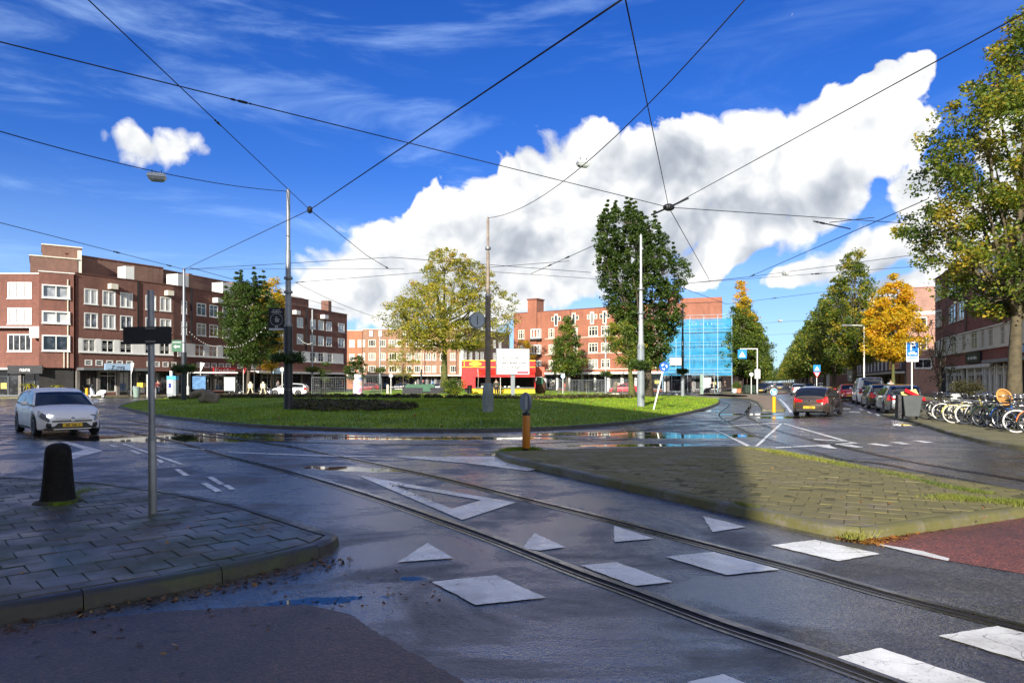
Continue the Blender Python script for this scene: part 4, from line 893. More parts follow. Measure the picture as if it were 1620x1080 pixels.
# scaffolded corner of the block
S0 = Vector((24.3,107.5,0)); S1p = Vector((32.6,104.2,0))
E2 = Facade('brick_building', 'red brick corner house wrapped in scaffolding with a tall square stair tower', 'building', (24.3,107.5), (32.3,105.0))
wins = [(x, x+1.3, z, z+1.6, dict(cols=2, frame=WHITE, glass=GL_DARK, fw=0.14)) for z in (9.4,6.7,4.0) for x in (0.9,3.3,5.6)]
block(E2, 13.9, 9, BR_RED, wins, z0=3.0, coping=BR_DARK); slabbox(E2, 'wall', 0, E2.L, 0.5, 8, 0.1, 2.99, DARK)
shopfront(E2, 0.3, E2.L-0.3, 2.92, 4, seed=51)
slabbox(E2, 'stair_tower', 0.2, 1.3, -0.4, 3, 3.0, 15.7, BR_RED); slabbox(E2, 'tower_cap', 1.0, 1.7, -0.45, 3.1, 3.0, 15.9, BR_ROOF)
slabbox(E2, 'attic_wall', 2.0, E2.L, 2.4, 8, 13.5, 15.0, BR_RED)
# netting and tubes in front
sc = thing('scaffolding', 'blue netted scaffolding round the red brick corner house', 'scaffolding', (23.3,105.6,0), E2.root.rotation_euler.z)
SL = 10.2; sh = 10.9
def net_mat(name, col, al):
    m = bpy.data.materials.new(name); m.use_nodes = True; T = NT(m.node_tree); T.n.clear(); v = T.n.new('ShaderNodeTexCoord').outputs['Object']
    d = T.new('ShaderNodeBsdfPrincipled', {'Base Color': (*col, 1), 'Roughness': 0.6}); tl = T.new('ShaderNodeBsdfTranslucent', {'Color': (*col, 1)}); tr = T.n.new('ShaderNodeBsdfTransparent')
    m1 = T.n.new('ShaderNodeMixShader'); m1.inputs[0].default_value = 0.4; T.l.new(d.outputs[0], m1.inputs[1]); T.l.new(tl.outputs[0], m1.inputs[2])
    m2 = T.n.new('ShaderNodeMixShader'); T.l.new(T.rng(T.noise(v, 1.4, 5, 0.7), 0.3, 0.7, al-0.30, al+0.06), m2.inputs[0]); T.l.new(tr.outputs[0], m2.inputs[1]); T.l.new(m1.outputs[0], m2.inputs[2])
    o = T.n.new('ShaderNodeOutputMaterial'); T.l.new(m2.outputs[0], o.inputs[0]); return m
NET = net_mat('blue_netting', (0.03,0.40,0.74), 0.92); NET2 = net_mat('dense_blue_netting', (0.012,0.22,0.52), 0.97); NAIL = M('scaffold_tube', (0.35,0.55,0.68), 0.5, 0.1)
def wavy(x0, x1, z0, z1, y, axis='x', nx=20, nz=10, amp=0.08, seed=0):
    mb = MB(); rs = random.Random(seed); vs = []; ph = [rs.uniform(0,6) for _ in range(4)]
    for j in range(nz+1):
        for i in range(nx+1):
            a = x0+(x1-x0)*i/nx; z = z0+(z1-z0)*j/nz; w = amp*(math.sin(a*3.1+ph[0]+z)+0.6*math.sin(a*6.7+ph[1])+0.5*math.sin(z*2.9+ph[2]))
            vs.append((a, y+w, z) if axis == 'x' else (y+w, a, z))
    mb.add(vs, [(j*(nx+1)+i, j*(nx+1)+i+1, (j+1)*(nx+1)+i+1, (j+1)*(nx+1)+i) for j in range(nz) for i in range(nx)]); return mb
for k in range(4):
    z0 = 2.6+k*2.16; wavy(0, SL, z0+0.03, z0+2.12, -0.1, seed=k).build('netting', NET, sc, smooth=True)
wavy(0, 1.9, 2.7, 10.9, SL+0.15, axis='y', nx=8, seed=9).build('side_netting', NET2, sc, smooth=True)
for k in range(6):
    for y in (-0.28, 1.1): mb = MB(); mb.tube([(SL*k/5, y, 0.1), (SL*k/5, y, 11.2 if y < 1 else 11.8)], 0.04, 6); mb.build('standard', NAIL, sc)
for k in range(5):
    z0 = 2.6+k*2.05; mb = MB(); mb.box(0, SL, 0.02, 1.15, z0-0.05, z0); mb.build('deck', M('scaffold_board', (0.35,0.30,0.2), 0.8), sc)
    for zz_ in (0.5, 1.0):
        if k < 5: mb = MB(); mb.tube([(0, -0.28, z0+zz_), (SL, -0.28, z0+zz_)], 0.025, 5); mb.build('ledger', NAIL, sc)
mb = MB(); mb.box(1.1, 2.9, -0.42, -0.35, 4.2, 5.35); mb.build('banner', M('faded_banner', (0.55,0.50,0.42), 0.7, var=0.2), sc)

# ---- right-hand row along the avenue
def avP(Y, c=19.3): return (0.3815*Y+c, Y)
BR_R1 = brick_mat('brick_warm_red', (0.30,0.082,0.05), (0.21,0.058,0.038), (0.2,0.14,0.11))
R1 = Facade('brick_building', 'dark red brick corner block with a cream window band above white shopfronts', 'building', avP(81), avP(36))
rows = [(11.0,12.8,{}),(8.0,9.9,{})]
wr = pxwins(R1, rows, [(1501.5,1512),(1515,1525.5),(1548,1562),(1566,1580)], dict(cols=2, frame=CREAM, glass=GL_BLIND, transom=0.66, fw=0.13))
wr += pxwins(R1, rows, [(1484,1490)], dict(cols=2, frame=CREAM, glass=GL_BLIND, fw=0.2, proud=0.3))
fbR = [(1478,1484),(1490,1497),(1504,1513),(1522,1528),(1536,1546),(1552,1558),(1564,1571),(1583,1590),(1600,1612)]
wr += pxwins(R1, [(4.75,6.4,{})], fbR, dict(cols=2, frame=CREAM, glass=GL_DARK, transom=0.66, fw=0.12, mull=0.07))
block(R1, 13.8, 10, BR_R1, wr, z0=3.25, coping=BR_ROOF); slabbox(R1, 'wall', 0, R1.L, 0.5, 8, 0.1, 3.24, DARK)
whiteband(R1, [w for w in wr if w[2] == 4.75], 4.7, 6.45, 0.2, R1.L, CREAM); slabbox(R1, 'band_top', 3, R1.L, -0.12, -0.04, 6.46, 6.6, CREAM)
s0 = R1.sx(1529); slabbox(R1, 'drainpipe', s0-0.3, s0+0.3, -0.12, -0.005, 6.7, 13.7, BR_SHADE)
a, b = R1.sx(1531), R1.sx(1554); o_ = sign(R1.root, a, b, 3.5, 4.45, -0.02, BLK, thick=0.2); marks(o_, a+(b-a)*0.2, a+(b-a)*0.82, 3.95, 0.30, -0.223, WSIGN, 5)
slabbox(R1, 'canopy', R1.sx(1572), R1.L, -0.9, -0.004, 3.3, 3.55, GREYP); sign(R1.root, R1.sx(1610), R1.sx(1622), 3.9, 4.5, -0.03, LBLUE); slabbox(R1, 'fascia', R1.sx(1498), R1.sx(1571), -0.25, -0.004, 3.0, 3.3, WHITE)
for a, b, n_ in ((1498,1522,2),(1530,1556,2),(1559,1575,2),(1578,1600,2)):
    x0, x1 = R1.sx(a), R1.sx(b)
    for k in range(n_+1): xx = x0+(x1-x0)*k/n_; slabbox(R1, 'pillar', xx-0.14, xx+0.14, -0.06, 0.2, 0.1, 3.2, WHITE)
    for k in range(n_):
        xa, xb = x0+(x1-x0)*k/n_+0.15, x0+(x1-x0)*(k+1)/n_-0.15
        window(R1.root, xa, xb, 0.7, 2.4, y=0.02, cols=2, frame=WHITE, glass=GL_SHOP, fw=0.1, sill=False); window(R1.root, xa, xb, 2.45, 3.0, y=0.02, cols=4, frame=WHITE, glass=GL_SHOP, fw=0.08, sill=False); slabbox(R1, 'stall_riser', xa, xb, 0.0, 0.1, 0.1, 0.69, BLACK)
R2 = Facade('brick_building', 'brick block with a sunlit pinkish end wall beyond the side street', 'building', (57.2,99), (66.5,95.4))
wins = [(1.0,2.6,9.2,11.0,dict(cols=2,frame=CREAM,fw=0.14)),(4.4,6.0,9.2,11.0,dict(cols=2,frame=CREAM,fw=0.14)),(1.0,2.6,6.2,8.0,dict(cols=2,frame=CREAM,fw=0.14)),(4.4,6.0,6.2,8.0,dict(cols=2,frame=CREAM,fw=0.14)),(1.0,3.2,3.6,5.0,dict(cols=2,frame=WHITE,fw=0.14))]
PINK = brick_mat('brick_pink', (0.40,0.20,0.15), (0.33,0.16,0.12), (0.34,0.27,0.22))
block(R2, 15.2, 9, PINK, wins, z0=0.0, coping=BR_RED); slabbox(R2, 'band', 0.2, R2.L, -0.08, -0.005, 11.3, 11.8, CREAM)
R3 = Facade('brick_building', 'shaded brown avenue front with white windows behind the yellow tree', 'building', avP(165), avP(99.3))
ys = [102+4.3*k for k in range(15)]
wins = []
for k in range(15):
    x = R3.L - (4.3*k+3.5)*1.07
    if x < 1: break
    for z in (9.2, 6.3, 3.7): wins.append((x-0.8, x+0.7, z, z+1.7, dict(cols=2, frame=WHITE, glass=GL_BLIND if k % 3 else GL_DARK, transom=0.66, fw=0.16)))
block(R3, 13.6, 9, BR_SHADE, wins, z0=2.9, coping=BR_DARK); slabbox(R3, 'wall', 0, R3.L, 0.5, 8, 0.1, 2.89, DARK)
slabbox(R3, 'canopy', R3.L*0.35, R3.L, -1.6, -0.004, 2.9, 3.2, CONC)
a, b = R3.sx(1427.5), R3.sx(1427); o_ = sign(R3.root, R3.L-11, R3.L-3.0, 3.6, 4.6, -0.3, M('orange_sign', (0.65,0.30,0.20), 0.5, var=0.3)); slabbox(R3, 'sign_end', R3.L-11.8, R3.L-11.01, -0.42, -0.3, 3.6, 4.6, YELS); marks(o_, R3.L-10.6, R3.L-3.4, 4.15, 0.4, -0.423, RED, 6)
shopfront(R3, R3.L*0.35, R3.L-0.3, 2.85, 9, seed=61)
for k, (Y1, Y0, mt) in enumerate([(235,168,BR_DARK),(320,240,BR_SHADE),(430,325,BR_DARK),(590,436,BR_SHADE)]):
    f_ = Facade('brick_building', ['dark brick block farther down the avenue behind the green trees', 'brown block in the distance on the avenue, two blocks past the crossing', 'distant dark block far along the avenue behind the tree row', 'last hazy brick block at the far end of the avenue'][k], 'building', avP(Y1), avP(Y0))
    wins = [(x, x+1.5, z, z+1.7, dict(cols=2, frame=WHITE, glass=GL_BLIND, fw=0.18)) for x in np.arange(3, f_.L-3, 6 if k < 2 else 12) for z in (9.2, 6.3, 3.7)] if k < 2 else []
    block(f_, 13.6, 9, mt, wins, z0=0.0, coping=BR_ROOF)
# left-hand row along the avenue beyond the scaffolding
for k, (Y0, Y1, mt) in enumerate([(112,180,BR_SHADE),(185,290,BR_DARK),(296,560,BR_SHADE)]):
    c = -10.8
    f_ = Facade('brick_building', ['brown brick terrace beyond the scaffolded corner', 'dark terrace deeper along the avenue on the shaded side', 'far terrace closing the avenue behind the trees'][k], 'building', (0.3815*Y0+c, Y0), (0.3815*Y1+c, Y1))
    wins = [(x, x+1.5, z, z+1.7, dict(cols=2, frame=WHITE, glass=GL_BLIND, fw=0.18)) for x in np.arange(3, min(f_.L-3, 60), 6) for z in (9.2, 6.3, 3.7)] if k == 0 else []
    block(f_, 13.6, 9, mt, wins, z0=0.0, coping=BR_ROOF)
# ---- the tall corner block behind our back that throws the wide shade over the crossing
mb = MB(); fp = [(-7.0,-25.4), (-14.0,-6.5), (-34,5.4), (-64,9.0), (-80,-40), (-24,-50)]
mb.prism(ccw(fp), 0, 21.4); bh = thing('brick_building', 'tall brick corner block standing behind the viewer', 'building', (0,0,0)); mb.build('wall', BR_DARK, bh)
mb = MB(); mb.prism(ccw(fp), 21.4, 21.55); mb.build('roof', MC['brick_coping'], bh)
# ================================================================== TREES AND PLANTS
def leaf_mat(name, stops, trans=0.35):
    m = bpy.data.materials.new(name); m.use_nodes = True; T = NT(m.node_tree); T.n.clear()
    g = T.n.new('ShaderNodeNewGeometry'); tc_ = T.n.new('ShaderNodeTexCoord'); pos = tc_.outputs['Object']
    f = T.math('ADD', T.math('MULTIPLY', T.math('SUBTRACT', g.outputs['Random Per Island'], 0.5), 0.55), T.rng(T.noise(pos, 0.55, 3, 0.6), 0.28, 0.72, 0, 1, False))
    c = T.ramp(f, stops)
    p = T.new('ShaderNodeBsdfPrincipled', {'Base Color': c, 'Roughness': 0.45, 'Specular IOR Level': 0.35}); tl = T.new('ShaderNodeBsdfTranslucent', {'Color': T.vmath('SCALE', c, scale=1.5)})
    mx = T.n.new('ShaderNodeMixShader'); mx.inputs[0].default_value = trans; T.l.new(p.outputs[0], mx.inputs[1]); T.l.new(tl.outputs[0], mx.inputs[2])
    o = T.n.new('ShaderNodeOutputMaterial'); T.l.new(mx.outputs[0], o.inputs[0]); return m
G_DK = (0.030,0.058,0.010); G_MD = (0.068,0.115,0.016); G_LT = (0.140,0.190,0.022); G_YL = (0.27,0.27,0.030); Y_ = (0.50,0.36,0.030); O_ = (0.42,0.19,0.025); BRN = (0.16,0.085,0.02)
L_DARK = leaf_mat('dark_green_leaves', [(0.1,G_DK),(0.45,(0.042,0.075,0.012)),(0.75,G_MD),(1.0,(0.115,0.145,0.022))])
L_MIX = leaf_mat('turning_green_leaves', [(0.05,G_DK),(0.35,G_MD),(0.6,G_LT),(0.85,G_YL),(1.0,Y_)])
L_BIG = leaf_mat('street_tree_leaves', [(0.0,G_DK),(0.26,G_MD),(0.52,G_LT),(0.76,(0.29,0.27,0.025)),(1.0,(0.46,0.31,0.03))], 0.4)
L_ELM = leaf_mat('yellow_green_leaves', [(0.0,(0.12,0.155,0.02)),(0.35,(0.24,0.26,0.03)),(0.6,(0.38,0.34,0.04)),(0.85,(0.48,0.37,0.05)),(1.0,(0.45,0.24,0.05))], 0.42)
L_YEL = leaf_mat('yellow_leaves', [(0.0,(0.26,0.24,0.02)),(0.35,(0.50,0.37,0.02)),(0.65,(0.66,0.43,0.02)),(1.0,(0.62,0.30,0.02))], 0.45)
L_MED = leaf_mat('mid_green_leaves', [(0.1,G_DK),(0.4,G_MD),(0.8,G_LT),(1.0,G_YL)])
BARK = M('tree_bark', (0.075,0.058,0.040), 0.9, var=0.35, scale=5, bump=1.0, bscale=9)
BARK_M = M('mossy_bark', (0.085,0.090,0.022), 0.9, var=0.4, scale=4, bump=1.0, bscale=9)
SHAPES = {
 'oval': lambda t: math.sqrt(max(0, 1-(2*t-1)**2))**0.8,
 'vase': lambda t: np.interp(t, [0,0.12,0.35,0.6,0.85,0.95,1], [0.28,0.45,0.85,1.0,0.85,0.6,0.2]),
 'cone': lambda t: np.interp(t, [0,0.12,0.4,0.75,1], [0.65,1.0,0.82,0.42,0.06]),
 'spread': lambda t: np.interp(t, [0,0.1,0.3,0.55,0.8,0.93,1], [0.45,0.85,1.0,0.9,0.62,0.38,0.1]),
 'street': lambda t: np.interp(t, [0,0.1,0.3,0.55,0.8,1], [0.4,0.85,1.0,0.78,0.48,0.12]),
 'lofty': lambda t: np.interp(t, [0,0.1,0.28,0.5,0.72,0.9,1], [0.30,0.62,1.0,0.86,0.62,0.40,0.15]),
 'round': lambda t: math.sqrt(max(0, 1-(2*t-1)**2)),
}
def leaves_mesh(name, centers, rad, per, size, rs, mat, flat=0.65, droop=0.0):
    n = len(centers)*per; c = np.repeat(np.asarray(centers), per, 0); r = np.repeat(np.asarray(rad), per)[:,None]
    d = rs.normal(0, 1, (n,3)); d /= np.linalg.norm(d, axis=1)[:,None]; d *= rs.uniform(0.05, 1, (n,1))**0.5; d[:,2] *= flat
    p = c + d*r; p[:,2] -= droop*np.abs(d[:,0]*r[:,0])
    a = rs.normal(0, 1, (n,3)); a[:,2] *= 0.5; a /= np.linalg.norm(a, axis=1)[:,None]; b = rs.normal(0, 1, (n,3)); b -= a*np.sum(a*b, 1)[:,None]; b /= np.linalg.norm(b, axis=1)[:,None]
    s = size*rs.uniform(0.55, 1.25, (n,1)); v = np.empty((n,4,3)); v[:,0] = p-a*s*0.5; v[:,1] = p+b*s*0.32; v[:,2] = p+a*s*0.5; v[:,3] = p-b*s*0.32
    me = bpy.data.meshes.new(name); me.vertices.add(4*n); me.vertices.foreach_set('co', v.ravel()); me.loops.add(4*n); me.loops.foreach_set('vertex_index', np.arange(4*n, dtype=np.int32))
    me.polygons.add(n); me.polygons.foreach_set('loop_start', np.arange(0, 4*n, 4, dtype=np.int32)); me.update(); me.validate(); me.materials.append(mat); return me
def tree(name, label, x, y, z, H, z_cr, rx, shape, nclump, per, leaf, mat, seed, trunk_r=0.2, bark=BARK, ry=None, off=(0,0), clr=0.9, nlimb=9, group=None, fork=None, spiky=0.0, lean=(0,0), mat2=None, split2=None, lumpy=0.25):
    """trunk with limbs running out to leaf clumps that fill an uneven crown; H total height, z_cr height where the crown begins"""
    rs = np.random.default_rng(seed); ry = ry or rx; root = thing(name, label, 'tree', (x,y,z), 0, group); sh = SHAPES[shape]; ch = H-z_cr
    lump = [(rs.uniform(0,6.28), rs.uniform(0,1), rs.uniform(1-lumpy,1+lumpy)) for _ in range(9 if lumpy < 0.3 else 16)]
    def env(t, a):
        k = 1.0
        for la, lt, lk in lump:
            w = math.exp(-((math.cos(a-la)-1)**2)*2.2 - ((t-lt)/0.22)**2); k += (lk-1)*w
        return sh(t)*k
    # trunk
    top = Vector((off[0]*0.5+lean[0], off[1]*0.5+lean[1], z_cr+ch*0.80)); pts = []
    for k in range(9):
        t = k/8; pts.append(Vector((top.x*t**1.4+rs.normal(0,0.05)*ch/12*t, top.y*t**1.4+rs.normal(0,0.05)*ch/12*t, top.z*t)))
    rad = [trunk_r*1.35, trunk_r] + [trunk_r*(1-0.88*(k/8)) for k in range(2,9)]
    mb = MB(); mb.tube(pts, rad, 10); limbs = [(p, rad[i]) for i, p in enumerate(pts) if p.z > z_cr*0.9]
    segs = [(p.copy(), rad[i]) for i, p in enumerate(pts) if p.z > z_cr]
    for k in range(nlimb):
        t0 = rs.uniform(0.0, 0.7); a = 2*PI*(k*0.382)+rs.normal(0,0.3); zs = z_cr*0.93+ch*0.55*t0; f = zs/top.z; i = min(7, int(f*8)); st = pts[i].lerp(pts[i+1], f*8-i)
        te = min(0.97, t0*0.75+0.22+rs.uniform(0,0.22)); re = env(te, a)*0.80; en = Vector((off[0]*te+re*rx*math.cos(a), off[1]*te+re*ry*math.sin(a), z_cr+ch*te)); mid = st.lerp(en, 0.5)+Vector((0,0,-0.06*ch))
        r0 = trunk_r*0.5*(1-0.5*t0); q = [st, st.lerp(mid,0.5)+Vector(rs.normal(0,0.04*rx,3)), mid+Vector(rs.normal(0,0.04*rx,3)), mid.lerp(en,0.5)+Vector(rs.normal(0,0.04*rx,3)), en]; rr = [r0, r0*0.8, r0*0.6, r0*0.38, r0*0.14]
        mb.tube(q, rr, 6); segs += list(zip(q[1:], rr[1:]))
    cs = []; cr = []
    while len(cs) < nclump:
        t = rs.uniform(0, 1); a = rs.uniform(0, 2*PI); e = env(t, a)
        if rs.uniform(0,1) > (e+0.15)**1.3: continue
        k = rs.uniform(0.12, 1)**0.55; c = Vector((off[0]*t+e*k*rx*math.cos(a), off[1]*t+e*k*ry*math.sin(a), z_cr+ch*t)); cs.append(c); cr.append(clr*rs.uniform(0.55,1.25)*(0.8+0.4*(1-t)))
    for c, r_ in zip(cs, cr):
        d, q, rq = min(((c-p).length + (0.6*rx if p.z > c.z+0.3 else 0), p, r2) for p, r2 in segs)
        mid = q.lerp(c, 0.55)+Vector((0,0,-0.08*(c-q).length)); r0 = max(0.012, min(rq*0.5, 0.035+0.004*H)); mb.tube([q, mid, c], [r0, r0*0.6, r0*0.25], 4, cap=False)
    mb.build('trunk', bark, root, smooth=True)
    C = np.array([tuple(c) for c in cs]); CR = np.array(cr)
    if spiky:
        n2 = int(nclump*spiky); tt = rs.uniform(0.55,1,n2); idx = rs.integers(0, len(cs), n2); 
        for st in (1, 2, 3):
            add = C[idx].copy(); add[:,2] += clr*0.75*st; add[:,:2] *= 1.0-0.02*st; C = np.r_[C, add]; CR = np.r_[CR, np.full(n2, clr*(0.62-0.13*st))]
    if mat2:
        msk = split2(C); m1 = leaves_mesh('crown', C[~msk], CR[~msk], per, leaf, rs, mat); o = bpy.data.objects.new('crown', m1); COL.objects.link(o); o.parent = root
        m1 = leaves_mesh('crown_top', C[msk], CR[msk], per, leaf, rs, mat2); o = bpy.data.objects.new('crown_top', m1); COL.objects.link(o); o.parent = root; tag(o, 'orange and yellow upper leaves')
    else:
        me = leaves_mesh('crown', C, CR, per, leaf, rs, mat); o = bpy.data.objects.new('crown', me); COL.objects.link(o); o.parent = root
    return root
def at(px, Y): return ((px-CX)/F*Y, Y)
# big street tree at the right edge
X, Y = at(1603, 26); tree('street_tree', 'tall green and gold street tree rising behind the parked bicycles', X, Y, KH, 15.7, 4.2, 5.1, 'lofty', 540, 115, 0.150, L_BIG, 11, trunk_r=0.25, bark=M('street_bark', (0.085,0.068,0.038), 0.9, var=0.4, scale=4, bump=1.0, bscale=9), off=(1.2,0), clr=0.60, nlimb=26, lumpy=0.35)
# the columnar pair in the middle of the lawn
P0 = GL(1027, 637); P0 = Vector(((1027-CX)/F*62, 62, ground_z(13,62))); tree('columnar_tree', 'tallest dark green upright tree on the roundabout lawn', P0.x, P0.y, P0.z, 16.9, 2.7, 3.8, 'vase', 760, 60, 0.22, L_DARK, 21, trunk_r=0.34, off=(-2.7,0), clr=0.55, nlimb=18, spiky=0.22, lumpy=0.34)
P1 = Vector(((1000-CX)/F*57, 57, ground_z(10.5,57))); tree('young_tree', 'yellow green tree with a mossy trunk leaning out beside the tall dark one', P1.x, P1.y, P1.z, 6.6, 2.6, 1.75, 'round', 75, 90, 0.16, L_MIX, 22, trunk_r=0.27, bark=BARK_M, off=(-1.3,0), clr=0.6, nlimb=6)
X, Y = at(703, 96); tree('elm_tree', 'broad yellow green elm with a thick forked trunk on the square', X, Y, float(park_h(X,Y)), 19.6, 5.4, 9.3, 'spread', 540, 66, 0.28, L_ELM, 23, trunk_r=0.46, bark=BARK_M, clr=1.02, nlimb=26, lumpy=0.36)
X, Y = at(393, 79); tree('oval_tree', 'dense dark oval tree before the long dark block', X, Y, 0.1, 12.9, 3.4, 3.5, 'oval', 260, 75, 0.24, L_DARK, 24, trunk_r=0.22, clr=0.85, nlimb=10, spiky=0.35)
X, Y = at(430, 86); tree('slim_tree', 'slim yellow tree half hidden behind the dark oval one', X, Y, 0.1, 14.6, 3.0, 2.1, 'oval', 170, 70, 0.22, L_YEL, 25, trunk_r=0.14, clr=0.7, nlimb=8)
X, Y = at(897, 104); tree('conical_tree', 'mid green cone shaped tree before the red brick block', X, Y, 0.3, 11.4, 2.6, 2.9, 'cone', 200, 75, 0.26, L_MED, 26, trunk_r=0.22, clr=0.8, nlimb=10)
X, Y = at(563, 86); tree('young_tree', 'small dark bushy tree before the orange end house', X, Y, 0.15, 4.7, 1.5, 1.45, 'oval', 60, 55, 0.2, L_DARK, 27, trunk_r=0.08, clr=0.5, nlimb=6)
X, Y = at(638, 92); tree('young_tree', 'thin light olive tree left of the big elm trunk', X, Y, 0.4, 6.9, 1.8, 2.3, 'oval', 60, 45, 0.2, L_ELM, 28, trunk_r=0.09, clr=0.7, nlimb=7)
X, Y = at(513, 88); tree('young_tree', 'slight thin leaved sapling beside the temporary fence', X, Y, 0.12, 4.2, 1.3, 1.0, 'oval', 34, 36, 0.17, L_MED, 29, trunk_r=0.05, clr=0.45, nlimb=5)
X, Y = at(828, 116); tree('young_tree', 'small orange brown tree above the white billboard', X, Y, 0.12, 8.6, 3.5, 1.9, 'round', 60, 60, 0.24, L_YEL, 30, trunk_r=0.12, clr=0.65, nlimb=5)
# the yellow tree and the big one behind it on the right
X, Y = at(1413, 61); tree('maple_tree', 'golden yellow tree standing behind the parked cars', X, Y, KH, 11.1, 3.6, 2.55, 'street', 210, 90, 0.21, L_YEL, 31, trunk_r=0.16, bark=BARK_M, clr=0.62, nlimb=12)
X, Y = at(1487, 40); tree('bare_tree', 'small dark nearly bare tree by the shopfronts', X, Y, KH, 6.2, 1.2, 1.15, 'oval', 90, 9, 0.12, leaf_mat('sparse_dark_leaves', [(0,G_DK),(1,(0.05,0.055,0.015))]), 32, trunk_r=0.09, clr=0.45, nlimb=12)
X, Y = at(1352, 74); tree('street_tree', 'tall two tone green tree behind the golden tree', X, Y, KH, 15.8, 3.4, 3.9, 'street', 330, 80, 0.22, L_BIG, 33, trunk_r=0.25, clr=0.75, nlimb=14)
# avenue rows: four crowns built once, the rest are copies
def avx(Y, c): return 0.3815*Y+c
R_LAB = ['nearest green tree of the far right avenue row', 'second tree inward along the right avenue row', 'third tree inward along the right avenue row', 'fourth tree inward along the right avenue row']
ORD = 'zero first second third fourth fifth sixth seventh eighth ninth tenth eleventh twelfth thirteenth fourteenth fifteenth sixteenth'.split(); protos = []
for k, Y in enumerate((84, 99)): protos.append(tree('avenue_tree', R_LAB[k], avx(Y, 7.6), Y, KH, 13.2-0.3*k, 2.8, 4.2, 'street', 190, 62, 0.30, L_BIG if k else L_MIX, 40+k, trunk_r=0.25, clr=0.95, nlimb=10, group='trees down the right side of the avenue'))
for k, Y in enumerate((114, 130, 147, 165, 184, 205, 230, 258, 290, 330, 380, 440, 520)):
    copy_tree(protos[k % 2], None, (avx(Y, 7.4), Y, KH), k*1.7, 'right row avenue tree, %s from the crossing' % ORD[k+4] if k > 1 else R_LAB[k+2], 1.0+0.02*(k % 3))
gold = lambda C: C[:,2] + 0.8*C[:,0] > 12.6
pl = tree('avenue_tree', 'tall conical tree with orange tip at the head of the left avenue row', avx(104,-4.9), 104, KH, 17.2, 2.6, 3.4, 'cone', 330, 62, 0.30, L_MED, 50, trunk_r=0.26, clr=0.85, nlimb=12, group='trees down the left side of the avenue', mat2=L_YEL, split2=gold)
p2 = tree('avenue_tree', 'second tree of the left avenue row, green with yellow flank', avx(116,-4.6), 116, KH, 15.6, 2.6, 4.0, 'cone', 300, 62, 0.30, L_MIX, 51, trunk_r=0.26, clr=0.95, nlimb=12, group='trees down the left side of the avenue')
p3 = tree('avenue_tree', 'third tree of the left avenue row, mid green', avx(128,-4.4), 128, KH, 14.4, 2.6, 4.0, 'street', 240, 60, 0.32, L_MED, 52, trunk_r=0.26, clr=0.95, nlimb=10, group='trees down the left side of the avenue')
for k, Y in enumerate((142, 157, 174, 193, 215, 240, 270, 310, 360, 430)):
    copy_tree(p3 if k % 2 else p2, None, (avx(Y,-4.3), Y, KH), k*1.3, 'left row avenue tree, %s from the crossing' % ORD[k+5])
for k, Y in enumerate((590, 600, 612)): copy_tree(p3, None, (avx(Y, -4+4*k), Y, 0), k*2.0, ['left one of three trees closing the far end of the avenue','middle one of three trees closing the far end of the avenue','right one of three trees closing the far end of the avenue'][k])
# shrubs
def shrub(label, x, y, z, rx, h, n, per, leaf, mat, seed, cat='shrub', name='shrub'):
    rs = np.random.default_rng(seed); root = thing(name, label, cat, (x,y,z)); cs = []
    while len(cs) < n:
        p = rs.uniform(-1, 1, 3); 
        if p[0]**2+p[1]**2+p[2]**2 < 1: cs.append((p[0]*rx, p[1]*rx, h*0.5+p[2]*h*0.45))
    o = bpy.data.objects.new('foliage', leaves_mesh('foliage', cs, np.full(n, 0.25*h), per, leaf, rs, mat)); COL.objects.link(o); o.parent = root
    mb = MB()
    for k in range(5): a = k*1.3; mb.tube([(0,0,0), (0.4*rx*math.cos(a), 0.4*rx*math.sin(a), h*0.55)], [0.03, 0.012], 4)
    mb.build('stem', BARK, root); return root
p = GL(718, 630); shrub('round yellow green bush left of the red food stall', at(718,66)[0], 66, 0.3, 1.15, 1.75, 60, 60, 0.13, L_MIX, 60)
def bed(name, label, pts, n, h, leaf, mat, seed, zf=None):
    """low planting filling an outline (px points on the lawn)"""
    rs = np.random.default_rng(seed); q = [GL(*p) for p in pts]; poly = ccw([(v.x,v.y) for v in q]); xs = [v[0] for v in poly]; ys = [v[1] for v in poly]; out = []
    def inside(x, y):
        c = False
        for i in range(len(poly)):
            (x1,y1),(x2,y2) = poly[i-1], poly[i]
            if (y1 > y) != (y2 > y) and x < (x2-x1)*(y-y1)/(y2-y1)+x1: c = not c
        return c
    while len(out) < n:
        x, y = rs.uniform(min(xs), max(xs)), rs.uniform(min(ys), max(ys))
        if inside(x, y): out.append((x, y, (zf(x,y) if zf else ground_z(x,y)) + rs.uniform(0.05, h)))
    o = bpy.data.objects.new(name, leaves_mesh(name, out, np.full(n, 0.16), 22, leaf, rs, mat)); COL.objects.link(o); return tag(o, label, kind='stuff')
L_HEDGE = leaf_mat('dark_ground_cover', [(0,(0.03,0.03,0.012)),(0.5,(0.06,0.055,0.02)),(0.8,(0.09,0.09,0.03)),(1,(0.16,0.11,0.04))], 0.2)
bed('ground_cover', 'low dark shrub bed spreading over the middle of the lawn', [(462,648),(500,651),(560,651),(610,650),(650,649),(664,646),(655,641),(600,637),(540,635),(462,634)], 900, 0.13, 0.13, L_HEDGE, 61)
bed('ground_cover', 'dark clipped planting strip along the back edge of the lawn', [(262,632),(330,630.2),(440,629.5),(560,629.5),(700,630.5),(840,632),(1000,630),(1000,627.8),(840,629.5),(700,628.5),(560,627.5),(440,627.5),(330,628.5)], 1500, 0.20, 0.15, L_HEDGE, 62)
